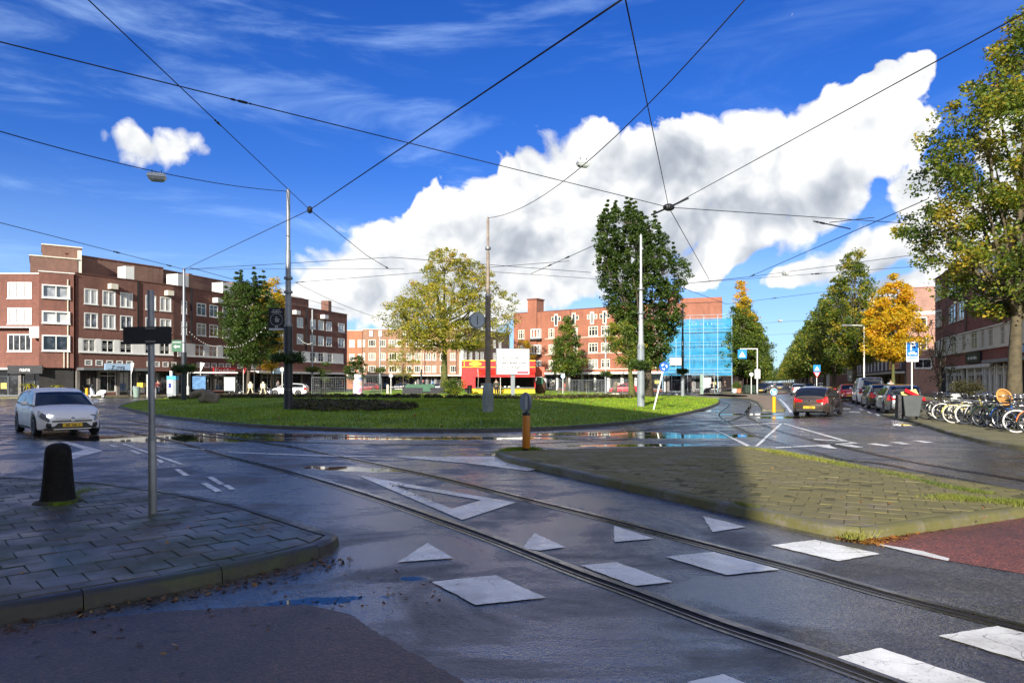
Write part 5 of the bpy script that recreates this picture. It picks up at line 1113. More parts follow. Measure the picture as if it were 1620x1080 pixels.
# hanging-basket style flower collars on the masts are built with the masts
# weeds and moss tufts along the island kerb
def strip_blades(pts, n, wid, h, w, mat, z, label, seed):
    rs = np.random.default_rng(seed); c = np.array([tuple(G(x,y,z)) for x, y in pts]); seg = rs.integers(0, len(c)-1, n); f = rs.uniform(0,1,(n,1)); p = c[seg]*(1-f)+c[seg+1]*f
    cl = np.sin(p[:,0]*3.1)+np.sin(p[:,0]*7.7+1)+rs.normal(0,0.8,n) > -0.2; p = p[cl]; p[:,:2] += rs.normal(0, wid, (len(p),2)); p[:,2] = z; return blades('weeds', p, h, w, mat, 0.5, label)
strip_blades([(1180,708),(1215,713),(1250,719),(1300,728),(1345,737)], 9000, 0.085, 0.055, 0.010, WEED, KH, 'yellow green grass tufts along the far kerb of the island', 70)
strip_blades([(1345,737),(1420,751),(1500,770),(1560,780)], 2600, 0.08, 0.04, 0.009, WEED, KH, 'sparse tufts on the far edge of the island', 71)
strip_blades([(1470,791),(1500,787),(1540,790),(1600,795),(1620,797)], 5200, 0.11, 0.05, 0.010, WEED, KH, 'grass patch growing between pavers at the right of the island', 72)
strip_blades([(1165,795),(1180,800),(1195,802)], 900, 0.04, 0.04, 0.008, WEED, KH, 'small weeds at the kerb where the shade ends', 73)
strip_blades([(787,717),(800,714),(830,712),(850,713)], 5200, 0.08, 0.09, 0.014, GRASS, KH-0.03, 'grass tuft round the foot of the orange post', 74)
strip_blades([(1340,848),(1360,850),(1385,846)], 1300, 0.04, 0.06, 0.010, WEED, KH-0.05, 'weeds at the near corner of the island', 75)
strip_blades([(66,792),(78,797),(95,799),(114,794),(120,786)], 1500, 0.035, 0.035, 0.007, GRASS, KH, 'grass round the foot of the stone bollard', 76)
strip_blades([(100,792),(120,782),(135,776),(140,772)], 900, 0.07, 0.04, 0.008, GRASS, KH, 'moss tufts by the stone bollard', 77)
# fallen leaves
def litter(name, label, pts, n, size, mat, z, seed, wid=0.1):
    rs = np.random.default_rng(seed); c = np.array([tuple(G(x,y,z)) for x, y in pts]); seg = rs.integers(0, len(c)-1, n); f = rs.uniform(0,1,(n,1)); p = c[seg]*(1-f)+c[seg+1]*f; p[:,:2] += rs.normal(0, wid, (n,2))
    s = size*rs.uniform(0.4,1.3,(n,1)); a = rs.uniform(0,2*PI,n); A = np.c_[np.cos(a),np.sin(a),rs.normal(0,0.25,n)]; B = np.c_[-np.sin(a),np.cos(a),rs.normal(0,0.25,n)]
    v = np.empty((n,6,3)); p[:,2] = z+0.006+rs.uniform(0,0.012,n)
    for k, (u, w_) in enumerate([(0.5,0),(0.2,0.32),(-0.25,0.38),(-0.5,0),(-0.3,-0.34),(0.22,-0.3)]): v[:,k] = p+A*s*u+B*s*w_*rs.uniform(0.6,1.2,(n,1))
    me = bpy.data.meshes.new(name); me.vertices.add(6*n); me.vertices.foreach_set('co', v.ravel()); me.loops.add(6*n); me.loops.foreach_set('vertex_index', np.arange(6*n, dtype=np.int32)); me.polygons.add(n); me.polygons.foreach_set('loop_start', np.arange(0,6*n,6,dtype=np.int32)); me.update(); me.validate(); me.materials.append(mat)
    o = bpy.data.objects.new(name, me); COL.objects.link(o); return tag(o, label, kind='stuff')
LIT1 = leaf_mat('fallen_orange_leaves', [(0,(0.10,0.04,0.015)),(0.4,(0.25,0.10,0.02)),(0.7,(0.34,0.17,0.03)),(1,(0.20,0.07,0.02))], 0.1)
LIT2 = leaf_mat('wet_brown_leaves', [(0,(0.03,0.016,0.010)),(0.5,(0.09,0.045,0.02)),(0.85,(0.16,0.09,0.03)),(1,(0.30,0.19,0.05))], 0.05)
litter('fallen_leaves', 'orange leaves heaped along the near kerb of the island', [(1340,852),(1378,857),(1410,850),(1471,838),(1540,826),(1620,812)], 420, 0.055, LIT1, 0.0, 80, 0.045)
litter('fallen_leaves', 'orange leaves scattered below the corner kerb', [(1340,853),(1378,858),(1420,850)], 220, 0.05, LIT1, 0.0, 81, 0.07)
litter('fallen_leaves', 'wet brown leaves lying in the gutter of the corner pavement', [(0,1000),(117,972),(272,948),(389,922),(486,900),(540,885)], 330, 0.04, LIT2, 0.0, 82, 0.09)
litter('fallen_leaves', 'soaked leaves spread over the dark cycle path', [(0,1040),(250,990),(450,960),(620,920),(600,980)], 120, 0.035, LIT2, 0.0, 83, 0.35)
litter('fallen_leaves', 'few leaves and crumbs on the paving of the corner pavement', [(60,900),(250,850),(400,850)], 26, 0.03, LIT1, KH, 84, 0.5)
litter('fallen_leaves', 'leaves dotted over the mossy island', [(1100,740),(1300,780),(1500,800)], 60, 0.035, LIT1, KH, 85, 0.9)
litter('fallen_leaves', 'wet leaf crumbs beside the tram rail', [(620,766),(650,778),(690,796)], 120, 0.03, LIT2, 0.003, 86, 0.05)
litter('fallen_leaves', 'leaf litter under the parked bicycles', [(1400,650),(1480,680),(1560,698),(1620,706)], 260, 0.06, LIT1, 0.0, 87, 0.12)

_n = 1100; _t = np.sqrt(RNG.uniform(0,1,_n)); _i = RNG.integers(0, len(LWo), _n); _e = np.array(LWo)[_i]; _p = np.array([LCX, LCY]) + (_e-np.array([LCX, LCY]))*_t[:,None]
_w = RNG.uniform(0,1,_n) < np.exp(-np.hypot(_p[:,0]-9, _p[:,1]-58)/16)+0.25; _p = _p[_w]
_o = bpy.data.objects.new('fallen_leaves', leaves_mesh('fallen_leaves', np.c_[_p, lawn_h(_p[:,0], _p[:,1])+0.07], np.full(len(_p), 0.03), 1, 0.13, RNG, LIT1)); COL.objects.link(_o); tag(_o, 'yellow leaves dropped over the roundabout lawn', kind='stuff')
# ================================================================== MASTS, WIRES, SIGNS
def mast(label, px, ybase, ytop, r0, r1, mat_lo, mat_hi, ysplit=None, Yov=None, cat='mast', name='tram_mast', collars=(), basket=None, basket_mat=None, zb=None):
    p = GL(px, ybase) if Yov is None else Vector(((px-CX)/F*Yov, Yov, ground_z((px-CX)/F*Yov, Yov) if zb is None else zb)); Y = p.y; H = EYE+(HY-ytop)/F*Y - p.z
    t = thing(name, label, cat, p); zs = H*0.42 if ysplit is None else EYE+(HY-ysplit)/F*Y - p.z
    mb = MB(); mb.lathe([(r0*1.04,-0.1),(r0,0.25),(r0*0.97,zs)], 16); mb.build('lower_shaft', mat_lo, t, smooth=True, auto=50)
    mb = MB(); mb.lathe([(r0*0.80,zs+0.002),(r0*0.78,zs+0.12),(r0*0.70,zs+0.2),(r1*1.25,zs+(H-zs)*0.55),(r1*1.02,zs+(H-zs)*0.56),(r1,H-0.12),(r1*0.3,H)], 14); mb.build('upper_shaft', mat_hi, t, smooth=True, auto=50)
    for k, (py) in enumerate(collars):
        z = EYE+(HY-py)/F*Y - p.z; mb = MB(); mb.lathe([(r0*0.95,z-0.06),(r0*1.0,z-0.05),(r0*1.0,z+0.05),(r0*0.95,z+0.06)], 12); mb.build('clamp', GREYM, t, smooth=True, auto=40)
    if basket:
        z = EYE+(HY-basket[0])/F*Y - p.z; rb = basket[1]/F*Y; hb = basket[2]/F*Y; rs = np.random.default_rng(int(px)); n = 60
        cs = [(rb*math.cos(a)*k, rb*math.sin(a)*k, z+hb*h) for a, k, h in zip(rs.uniform(0,6.28,n), rs.uniform(0.35,0.9,n), rs.uniform(-0.35,0.35,n))]
        o = bpy.data.objects.new('flower_collar', leaves_mesh('flower_collar', cs, np.full(n, hb*0.5), 45, 0.11, rs, basket_mat or L_DARK)); COL.objects.link(o); o.parent = t
        mb = MB(); mb.torus((0,0,z-hb*0.3), (0,0,1), rb*0.7, 0.05, 18, 5); mb.build('planter_ring', BLACK, t)
    return t, p, H
m1, p1, H1 = mast('tall grey tram mast with dark lower half, dark banner and flower collar', 456, 648, 298, 0.215, 0.095, NAVY, GREYM, 517, collars=(440, 462, 515, 616), basket=(565, 28, 17))
m2, p2, H2 = mast('slender mast with dark foot and green arrow sign before the left block', 291, 633, 424, 0.20, 0.09, NAVY, GREYM, 557, collars=(517, 541), basket=(582, 18, 13))
m3, p3, H3 = mast('weathered brown lamp mast with square foot and round sign case', 772, 652, 343, 0.125, 0.055, RUST, RUST, 470, collars=(393, 468, 520))
m4, p4, H4 = mast('pale grey tram mast before the tall dark tree', 1014, 643, 370, 0.215, 0.07, GREYP, M('light_grey_paint', (0.34,0.36,0.37), 0.5, 0.1, streak=0.1), 545, collars=(457, 495, 550), basket=(577, 17, 14), basket_mat=L_MIX)
m5, p5, H5 = mast('white street lamp mast rising beside the parked cars', 1310, 622, 484, 0.17, 0.12, WHITE, WHITE, 560, Yov=88, zb=0.1)
m6, p6, H6 = mast('grey mast with small flower collar at the end of the dark block', 494, 620, 489, 0.15, 0.09, GREYM, M('light_grey_paint'), 584, Yov=88, zb=0.1, basket=(584, 11, 9), basket_mat=L_MIX)
m7, p7, H7 = mast('pale mast before the tan block with green collar at its foot', 601, 616, 520, 0.16, 0.09, GREYP, M('light_grey_paint'), 580, Yov=105, zb=0.2, basket=(585, 9, 8), basket_mat=L_MIX)
m8, p8, H8 = mast('tan mast with dark lower part left of the big elm', 666.5, 616, 540, 0.16, 0.09, NAVY, M('beige_paint', (0.5,0.42,0.32), 0.5), 584, Yov=118, zb=0.2)
m9, p9, H9 = mast('grey mast before the red brick block', 958, 618, 497, 0.16, 0.09, GREYM, M('light_grey_paint'), 590, Yov=92, zb=0.2, basket=(591, 9, 8), basket_mat=L_MIX)
m10, p10, H10 = mast('dark mast with flower collar before the blue scaffolding', 1080, 628, 485, 0.19, 0.10, GREYP, NAVY, 592, Yov=72, zb=0.1, collars=(562,), basket=(587, 9, 8))
mb = MB(); mb.lathe([(0.215, 2.25), (0.215, 2.3)], 16); 
# square foot box of the weathered mast
mb = MB(); mb.lathe([(0.25,0.0),(0.25,0.95),(0.19,1.25),(0.17,1.3)], 8); mb.build('foot_box', GREYP, m3, smooth=False); mb = MB(); mb.box(-0.1,0.1,-0.262,-0.24,0.3,0.8); mb.build('access_door', GREYP, m3)
# round sign case on it
z = EYE+(HY-507)/F*p3.y-p3.z; mb = MB(); mb.disc((-0.48,-0.05,z), (0.35,-1,0), 0.36, 0.16, 28); c = mb.build('sign_case', GREYM, m3, smooth=True, auto=40)
mb = MB(); mb.disc((-0.455,-0.135,z), (0.35,-1,0), 0.31, 0.015, 28); mb.build('dial', M('pale_dial', (0.42,0.47,0.52), 0.3), c); mb = MB(); mb.box(-0.475,-0.445,-0.16,-0.15,z-0.2,z+0.2); mb.build('bar', BLACK, c); mb = MB(); mb.box(-0.2,-0.02,-0.03,0.03,z-0.05,z+0.05); mb.build('bracket', GREYM, c)
# banner on the tall mast
Y = p1.y; za = EYE+(HY-487)/F*Y-p1.z; zb_ = EYE+(HY-523)/F*Y-p1.z; w = 25/F*Y; bn = M('banner_black', (0.012,0.014,0.020), 0.5); PALE = M('banner_print', (0.45,0.47,0.5), 0.6); 
mb = MB(); mb.box(-0.18-w, -0.18, -0.03, 0.03, zb_, za); b_ = mb.build('banner', bn, m1); xc = -0.18-w/2
for k, (wf_, zz_, hh_) in enumerate(((0.48,0.90,0.055),(0.62,0.82,0.06),(0.12,0.60,0.06),(0.36,0.51,0.09),(0.42,0.42,0.09))): marks(b_, xc-w*wf_/2, xc+w*wf_/2, zb_+(za-zb_)*zz_, hh_, -0.032, PALE, 20+k)
mb = MB(); mb.torus((xc, -0.034, zb_+(za-zb_)*0.48), (0,1,0), 0.30, 0.008, 28, 4); mb.torus((xc, -0.034, zb_+(za-zb_)*0.17), (0,1,0), 0.055, 0.018, 14, 4); mb.build('printed_ring', PALE, b_)
mb = MB(); mb.box(xc-w/2+0.02, xc+w/2-0.02, -0.035, -0.031, zb_+0.02, zb_+0.12); mb.build('footer_strip', PALE, b_)
for zz_ in (za-0.02, zb_+0.02): mb = MB(); mb.box(-0.2-w, 0, -0.02, 0.02, zz_-0.015, zz_+0.015); mb.build('arm', GREYM, m1)
# green arrow sign on mast 2
Y = p2.y; za = EYE+(HY-538)/F*Y-p2.z; zb_ = EYE+(HY-556)/F*Y-p2.z; w = 16/F*Y
mb = MB(); mb.box(-0.13-w, -0.13, -0.05, 0.05, zb_, za); g_ = mb.build('arrow_sign', GREENS, m2); zc = (za+zb_)/2-0.06; xc = -0.13-w/2
mb = MB(); mb.add([(xc-0.26,-0.056,zc),(xc-0.06,-0.056,zc-0.13),(xc-0.06,-0.056,zc-0.04),(xc+0.24,-0.056,zc-0.04),(xc+0.24,-0.056,zc+0.04),(xc-0.06,-0.056,zc+0.04),(xc-0.06,-0.056,zc+0.13)], [(0,1,2,3,4,5,6)]); mb.build('arrow', WSIGN, g_)
mb = MB(); mb.box(xc-0.34, xc+0.34, -0.055, -0.051, za-0.2, za-0.14); mb.build('strip', PALE, g_)
# street lamps with an arm
def armlamp(label, px, Y, ytop, xarm, zb=KH):
    x = (px-CX)/F*Y; H = EYE+(HY-ytop)/F*Y-zb; t = thing('street_lamp', label, 'street lamp', (x,Y,zb)); mb = MB(); mb.lathe([(0.09,0),(0.085,1.2),(0.06,1.25),(0.05,H)], 10); mb.build('pole', WHITE, t, smooth=True, auto=50)
    a = (xarm-px)/F*Y; mb = MB(); mb.tube([(0,0,H-0.05),(a,0,H)], 0.035, 6); mb.build('arm', WHITE, t); mb = MB(); mb.box(min(a,a*0.6)-0.05, max(a,a*0.6), -0.14, 0.14, H-0.12, H+0.04); mb.build('lamp_head', GREYM, t, bevel=0.03)
armlamp('white street lamp with long left arm over the parked cars', 1367, 62, 514, 1333); armlamp('small lamp with arm farther down the avenue', 1288.5, 118, 561, 1275)
# suspended lamps
LAMPM = M('lamp_housing', (0.55,0.58,0.60), 0.35, 0.3, var=0.1); LENS = M('lamp_lens', (0.40,0.44,0.42), 0.15, var=0.1)
WIRE = M('black_wire', (0.012,0.012,0.018), 0.6)
def hanglamp(label, px, py, z, wpx=27):
    p = Pz(px, py, z); s = wpx/F*p.y; t = thing('suspended_lamp', label, 'street lamp', p, 0.3)
    mb = MB(); vs = []; 
    for (w_, d_, zz_) in ((0.5,0.26,0.0),(0.47,0.24,0.16),(0.30,0.15,0.24)): vs += [(-w_*s,-d_*s,zz_*s),(w_*s,-d_*s,zz_*s),(w_*s,d_*s,zz_*s),(-w_*s,d_*s,zz_*s)]
    fs = [(0,1,2,3)] + [(k*4+i, k*4+(i+1)%4, k*4+4+(i+1)%4, k*4+4+i) for k in range(2) for i in range(4)] + [(11,10,9,8)]
    mb.add(vs, fs); recalc(mb.build('housing', LAMPM, t)); mb = MB(); vs = []
    for (w_, d_, zz_) in ((0.48,0.24,-0.005),(0.42,0.21,-0.16),(0.28,0.13,-0.26)): vs += [(-w_*s,-d_*s,zz_*s),(w_*s,-d_*s,zz_*s),(w_*s,d_*s,zz_*s),(-w_*s,d_*s,zz_*s)]
    mb.add(vs, [(3,2,1,0)] + [(k*4+(i+1)%4, k*4+i, k*4+4+i, k*4+4+(i+1)%4) for k in range(2) for i in range(4)] + [(8,9,10,11)]); recalc(mb.build('lens', LENS, t))
    
    for q in (-0.25, 0.25): mb = MB(); mb.tube([(q*s,0,0.22*s),(q*s,0,0.42*s)], 0.012, 5); mb.build('hanger', WIRE, t)
    return p
hanglamp('grey lamp hanging from the wire by the small round cloud', 248, 280, 8.2); hanglamp('grey lamp hanging on the diagonal wire before the big cloud', 923, 259, 8.2, 22)
hanglamp('small lamp hanging over the road by the conical tree', 1242.5, 432, 8.2, 12); hanglamp('tiny lamp hanging far down the avenue', 1234, 507, 7.6, 7)
# wires: each a sagging line between two real points, most from mast to mast
def wire(label, a, b, r=0.014, sag=0.0, ins=(), name='overhead_wire', cat='wire'):
    a = Vector(a); b = Vector(b); n = 14; pts = []
    for k in range(n+1): t = k/n; p = a.lerp(b, t); p.z -= sag*4*t*(1-t); pts.append(p)
    c = pts[0]; root = thing(name, label, cat, a); mb = MB(); mb.tube([p-a for p in pts], r, 5); mb.build('cable', WIRE, root, smooth=True)
    d = (b-a).normalized()
    for t, s in ins:
        q = a.lerp(b, t) - a; q.z -= sag*4*t*(1-t); mb = MB(); M_ = d.to_track_quat('Z','Y').to_matrix()
        mb.lathe([(0.01,-0.5*s),(0.05*s,-0.42*s),(0.05*s,-0.3*s),(0.02*s,-0.2*s),(0.06*s,-0.1*s),(0.06*s,0.2*s),(0.02*s,0.3*s),(0.045*s,0.38*s),(0.01,0.5*s)], 8, q, M_); mb.build('insulator', BLACK, root, smooth=True, auto=40)
def two(px0, py0, z0, px1, py1, z1): return Pz(px0, py0, z0), Pz(px1, py1, z1)
TOP = lambda p, H, dz=0.1: Vector((p.x, p.y, p.z+H-dz))
# z at image points chosen so that the wires hang 7 to 9.5 m above the crossing
def tparam(a, b, px):   # where along a-b the column px lies
    k = (px-CX)/F; return (k*a.y-a.x)/((b.x-a.x)-k*(b.y-a.y))
def W_(label, a, b, r=0.014, inspx=(), s=0.6, sag=0.0): wire(label, a, b, r, sag, [(tparam(a, b, q), s) for q in inspx])
a = Pz(-160, 27, 9.0); b = Pz(1058, 328, 9.6); W_('long span wire crossing the upper left sky to the treetop node', a, b, 0.016, (382,), 0.62)
b2 = Pz(1460, 355, 9.5); W_('span wire from the treetop node towards the right row', b, b2, 0.018, ())
a = Pz(110, -28, 8.6); c = Pz(490, 332, 8.9); W_('steep span wire from the top left into the wire knot', a, c, 0.013, (345,), 0.5)
d = Pz(580, 404, 9.0); W_('short wire running on from the knot to the cloud edge', c, d, 0.018); W_('wire tail from the clip towards the elm', d, Pz(615, 425, 9.1), 0.018, (612,), 0.8)
a = Pz(-60, 190, 8.6); W_('lamp wire from the left edge to the tall mast', a, TOP(p1, H1, 0.15), 0.016, sag=0.34)
a = Pz(1010, -18, 8.0); W_('heavy diagonal wire from the top centre into the knot', a, c, 0.019); e = TOP(p2, H2, 0.1); W_('wire from the knot down to the slender left mast', c, e, 0.018)
mb = MB(); mb.ball((0,0,0), 0.12, 8, (1,1,1.3)); tag(mb.build('wire_clamp', BLACK, loc=c), 'black clamp where wires meet above the tall mast', 'clamp')
a = Pz(1200, -25, 8.0); W_('thin diagonal wire carrying the lamp in front of the cloud', a, TOP(p3, H3, 0.05), 0.012, sag=0.85)
a = Pz(986, -18, 7.6); W_('near vertical wire falling to the treetop node', a, b, 0.014)
a = Pz(1700, -22, 7.8); W_('long wire from the top right corner to the treetop node', a, b, 0.014)
mb = MB(); mb.ball((0,0,0), 0.17, 8, (1.6,1,1)); mb.tube([(-0.8,0,-0.35),(0,0,0),(0.9,0,0.42)], 0.045, 5); tag(mb.build('wire_node', BLACK, loc=b), 'knotted wire junction at the top of the dark tree', 'wire junction')
a = Pz(-60, 337, 9.2); W_('wire from the left edge over the dark block to the slender mast', a, e, 0.018, (185, 268), 0.9)
f_ = Pz(620, 407, 9.2); W_('nearly level wire from the slender mast past the elm', e, f_, 0.017); g_ = Pz(935, 431, 9.4); W_('level wire continuing behind the tall tree', f_, g_, 0.017)
h_ = Pz(462, 441, 9.3); W_('low wire between slender mast and tall mast', e, Pz(640, 425, 9.2), 0.0001 if 0 else 0.013)
W_('dark wire with insulators over the oval tree', Pz(300, 423, 10.4), Pz(545, 490, 9.5), 0.02, (383, 440), 1.0); W_('light chain wire sagging towards the tan block', Pz(468, 447, 9.8), Pz(640, 512, 9.0), 0.02, sag=0.5)
W_('low wire rising to the right behind the tall mast', Pz(400, 452, 10.5), Pz(900, 413, 9.8), 0.018, (470, 478), 0.7)
W_('wire pair piece left of the tall tree', Pz(840, 433, 9.6), Pz(940, 388, 9.2), 0.02, (870, 898), 0.9); W_('lower wire piece behind the tall tree', Pz(780, 430, 9.6), Pz(1000, 445, 9.7), 0.016)
n2 = Pz(1122, 442, 9.0); W_('short wire from the treetop node down to the scaffold side', b, n2, 0.018); n3 = Pz(1185, 438, 9.0); W_('bright sky wire from the scaffold side to the avenue knot', Pz(1080, 449, 9.2), n3, 0.02, (1122,), 0.5)
W_('avenue knot wire rising to the right edge trees', n3, Pz(1467, 315, 8.2), 0.018, (1192,), 0.8); W_('pale road wire across the avenue, upper one', n3, Pz(1470, 400, 9.0), 0.016); W_('pale road wire across the avenue carrying the small lamp', Pz(1100, 447, 9.2), Pz(1470, 420, 9.0), 0.015, (1292,), 0.8)
W_('wire fork arm left of the golden tree', Pz(1287, 350, 8.8), Pz(1345, 362, 8.7), 0.03, (1300,), 0.8); W_('bent wire arm before the right trees', Pz(1312, 352, 8.7), Pz(1383, 344, 8.6), 0.018)
W_('low wire from scaffold tower to avenue tree', Pz(1078, 455, 9.2), Pz(1150, 481, 9.4), 0.02); W_('faint span over the avenue, second', Pz(1150, 481, 9.2), Pz(1310, 461, 9.2), 0.016, (1225,), 0.7)
W_('faint span over the avenue, third', Pz(1205, 511, 8.6), Pz(1300, 505, 8.6), 0.014); W_('faint span over the avenue, fourth', Pz(1210, 530, 8.4), Pz(1290, 526, 8.4), 0.014)
# string of small lights between masts and trees
for lab, q0, q1, sg in (('string of little white lights between slender mast and oval tree', (296,520,p2.y), (352,545,70), 0.55), ('string of little white lights from the oval tree to the tall mast', (352,545,70), (445,490,38), 0.9), ('faint string of lights from the tall mast to the end mast', (470,530,45), (495,540,85), 0.4)):
    a_ = P(*q0); b_ = P(*q1); t = thing('light_string', lab, 'string lights', a_); pts = []
    for k in range(19): u = k/18; p = a_.lerp(b_, u); p.z -= sg*4*u*(1-u); pts.append(p-a_)
    mb = MB(); mb.tube(pts, 0.012, 4); mb.build('cord', WIRE, t); mb = MB()
    for p in pts[1:-1]: mb.ball(p+Vector((0,0,-0.06)), 0.035, 5)
    mb.build('bulb', WHITE, t)

# ---------------------------------------------------------------- road signs
PX = lambda n, Y: n/F*Y
def flat(poly, y, mat, parent, name, t=0.006):
    """a flat plate in the x-z plane, facing the viewer side"""
    mb = MB(); n = len(poly); vs = [(p[0], y-t, p[1]) for p in poly] + [(p[0], y, p[1]) for p in poly]; mb.add(vs, [tuple(range(n)), tuple(range(2*n-1, n-1, -1))] + [(i, n+i, n+(i+1)%n, (i+1)%n) for i in range(n)]); return recalc(mb.build(name, mat, parent))
def circ(cx, cz, r, n=28, a0=0, a1=2*PI): return [(cx+r*math.cos(a0+(a1-a0)*k/n), cz+r*math.sin(a0+(a1-a0)*k/n)) for k in range(n + (0 if a1-a0 > 6.2 else 1))]
def rrect(x0, x1, z0, z1, r, n=4):
    out = []
    for cx, cz, a in ((x1-r,z1-r,0),(x0+r,z1-r,90),(x0+r,z0+r,180),(x1-r,z0+r,270)):
        for k in range(n+1): b = R(a+90*k/n); out.append((cx+r*math.cos(b), cz+r*math.sin(b)))
    return out
# near sign post seen from behind
p = G(241.5, 812, KH); t = thing('sign_post', 'galvanised sign post with the blank back of a wide sign on the corner pavement', 'sign post', (p.x, p.y, KH)); Y = p.y; h = EYE+(HY-460)/F*Y-KH; z1 = EYE+(HY-690)/F*Y-KH
mb = MB(); mb.lathe([(0.046,-0.02),(0.046,z1-0.01),(0.043,z1),(0.036,z1+0.004),(0.036,h),(0.0345,h+0.004)], 20); o = mb.build('pole', GREYM, t, smooth=True, auto=40); o.rotation_euler = (0, R(-0.5), 0)
mb = MB(); mb.lathe([(0.05,z1-0.035),(0.05,z1-0.005)], 20); mb.build('sleeve_ring', GREYM, t, smooth=True, auto=40)
za = EYE+(HY-517)/F*Y-KH; zb_ = EYE+(HY-544.5)/F*Y-KH; xa, xb = PX(199-239,Y), PX(275-239,Y); f = flat(rrect(xa, xb, zb_, za, 0.02), -0.045, M('sign_back', (0.030,0.034,0.042), 0.45, 0.2, var=0.2), t, 'sign_plate', 0.004); f.rotation_euler = (0, R(-0.6), 0)
for zz_ in (za-0.02, zb_+0.03): mb = MB(); mb.lathe([(0.041,zz_-0.012),(0.041,zz_+0.012)], 16); mb.box(-0.06,0.06,-0.052,-0.038,zz_-0.012,zz_+0.012); mb.build('bracket', GREYM, t)
# leaning roundabout sign
p = GL(1034, 648); Y = p.y; q = P(1050.5, 580, Y); L_ = (q-p).length; lean = math.atan2(q.x-p.x, q.z-p.z); t = thing('roundabout_sign', 'round blue roundabout sign on a leaning white post on the lawn', 'traffic sign', p); t.rotation_euler = (0, lean, 0)
mb = MB(); mb.lathe([(0.045,0),(0.045,L_-0.2)], 12); mb.build('post', WHITE, t, smooth=True, auto=40); r = PX(7.6, Y); flat(circ(0, L_, r), -0.05, BLUE, t, 'disc', 0.012)
for k in range(3):
    a0 = R(90+120*k+18); pts = [(0.62*r*math.cos(a0+R(8)*i), L_+0.62*r*math.sin(a0+R(8)*i)) for i in range(7)]; q2 = [(0.42*r*math.cos(a0+R(8)*i), L_+0.42*r*math.sin(a0+R(8)*i)) for i in range(7)]
    e_ = a0+R(48); tip = (0.52*r*math.cos(e_+R(28)), L_+0.52*r*math.sin(e_+R(28))); flat(pts+[(0.78*r*math.cos(e_),L_+0.78*r*math.sin(e_)), tip, (0.24*r*math.cos(e_),L_+0.24*r*math.sin(e_))]+q2[::-1], -0.064, WSIGN, t, 'arrow', 0.003)
# orange island post with a keep-side disc seen edge on
p = G(832.5, 712, KH); Y = p.y; t = thing('island_post', 'orange post with grey backed round sign at the tip of the island', 'traffic post', (p.x,Y,KH)); OR = M('orange_post', (0.50,0.17,0.012), 0.4, var=0.12, streak=0.15); zt = EYE+(HY-655)/F*Y-KH
mb = MB(); mb.lathe([(0.05,-0.02),(0.05,0.05),(0.02,0.051)], 12); mb.build('foot', BLACK, t); mb = MB(); mb.lathe([(0.082,0.05),(0.088,0.07),(0.088,zt-0.03),(0.08,zt)], 20); mb.build('body', OR, t, smooth=True, auto=40)
mb = MB(); mb.lathe([(0.092,zt-0.02),(0.092,zt+0.02),(0.05,zt+0.04)], 16); mb.tube([(0,0,zt),(0,0,zt+0.12)], 0.03, 8); mb.build('cap', BLACK, t); cz = EYE+(HY-636)/F*Y-KH
mb = MB(); mb.disc((-0.01,0,cz), (-0.80,-0.52,0), 0.205, 0.05, 28); mb.torus((-0.01,0,cz), (-0.80,-0.52,0), 0.205, 0.022, 28, 6); mb.build('disc', GREYP, t, smooth=True, auto=40); mb = MB(); mb.box(-0.03,0.03,-0.14,-0.03,cz-0.15,cz+0.15); mb.build('back_rib', GREYM, t)
# yellow post with the blue keep-right arrow in front of the brown car
p = G(1224.5, 652, KH); Y = p.y; t = thing('island_post', 'yellow post with blue arrow disc on the second island', 'traffic post', (p.x,Y,KH)); YP = M('yellow_post', (0.80,0.40,0.01), 0.4, var=0.1); zt = EYE+(HY-627)/F*Y-KH
mb = MB(); mb.lathe([(0.09,0),(0.09,zt)], 16); mb.build('body', YP, t, smooth=True, auto=40); cz = EYE+(HY-619.5)/F*Y-KH; r = PX(5.6, Y); flat(circ(-0.04,cz,r), -0.06, WSIGN, t, 'rim', 0.01); flat(circ(-0.04,cz,r*0.9), -0.072, M('bright_blue_sign', (0.02,0.24,0.62), 0.4), t, 'disc', 0.004)
flat([(-0.16,cz+0.07),(-0.11,cz+0.12),(-0.01,cz+0.02),(0.04,cz+0.07),(0.07,cz-0.12),(-0.12,cz-0.09),(-0.07,cz-0.04)], -0.078, WSIGN, t, 'arrow', 0.002)
# parking sign
Y = 31.0; x = (1442.5-CX)/F*Y; t = thing('parking_sign', 'blue P parking sign with a small car on a white pole', 'traffic sign', (x,Y,KH)); za = EYE+(HY-541.5)/F*Y-KH; zb_ = EYE+(HY-572)/F*Y-KH; zm = EYE+(HY-563.5)/F*Y-KH; w = PX(19.5, Y)
mb = MB(); mb.lathe([(0.032,0),(0.032,zb_+0.3)], 12); mb.build('pole', WHITE, t, smooth=True, auto=40); flat(rrect(-w/2,w/2,zb_,za,0.03), -0.04, WSIGN, t, 'plate', 0.01); flat(rrect(-w/2+0.025,w/2-0.025,zm,za-0.025,0.02), -0.054, M('parking_blue', (0.015,0.17,0.56), 0.4, var=0.04), t, 'blue_panel', 0.004)
text('P', 0.50, WSIGN, t, (0.0,-0.062,(za+zm)/2+0.13), bold=0.012); h0 = zm+0.09
flat([(-0.20,h0+0.05),(-0.14,h0+0.07),(-0.09,h0+0.13),(0.06,h0+0.13),(0.12,h0+0.07),(0.20,h0+0.06),(0.20,h0),(0.16,h0),(0.13,h0-0.03),(0.09,h0),(-0.09,h0),(-0.12,h0-0.03),(-0.16,h0),(-0.20,h0)], -0.060, WSIGN, t, 'car_symbol', 0.003); mb = MB(); mb.box(-0.2,0.2,-0.058,-0.052,zm-0.09,zm-0.05); mb.build('underline', M('parking_blue'), t)
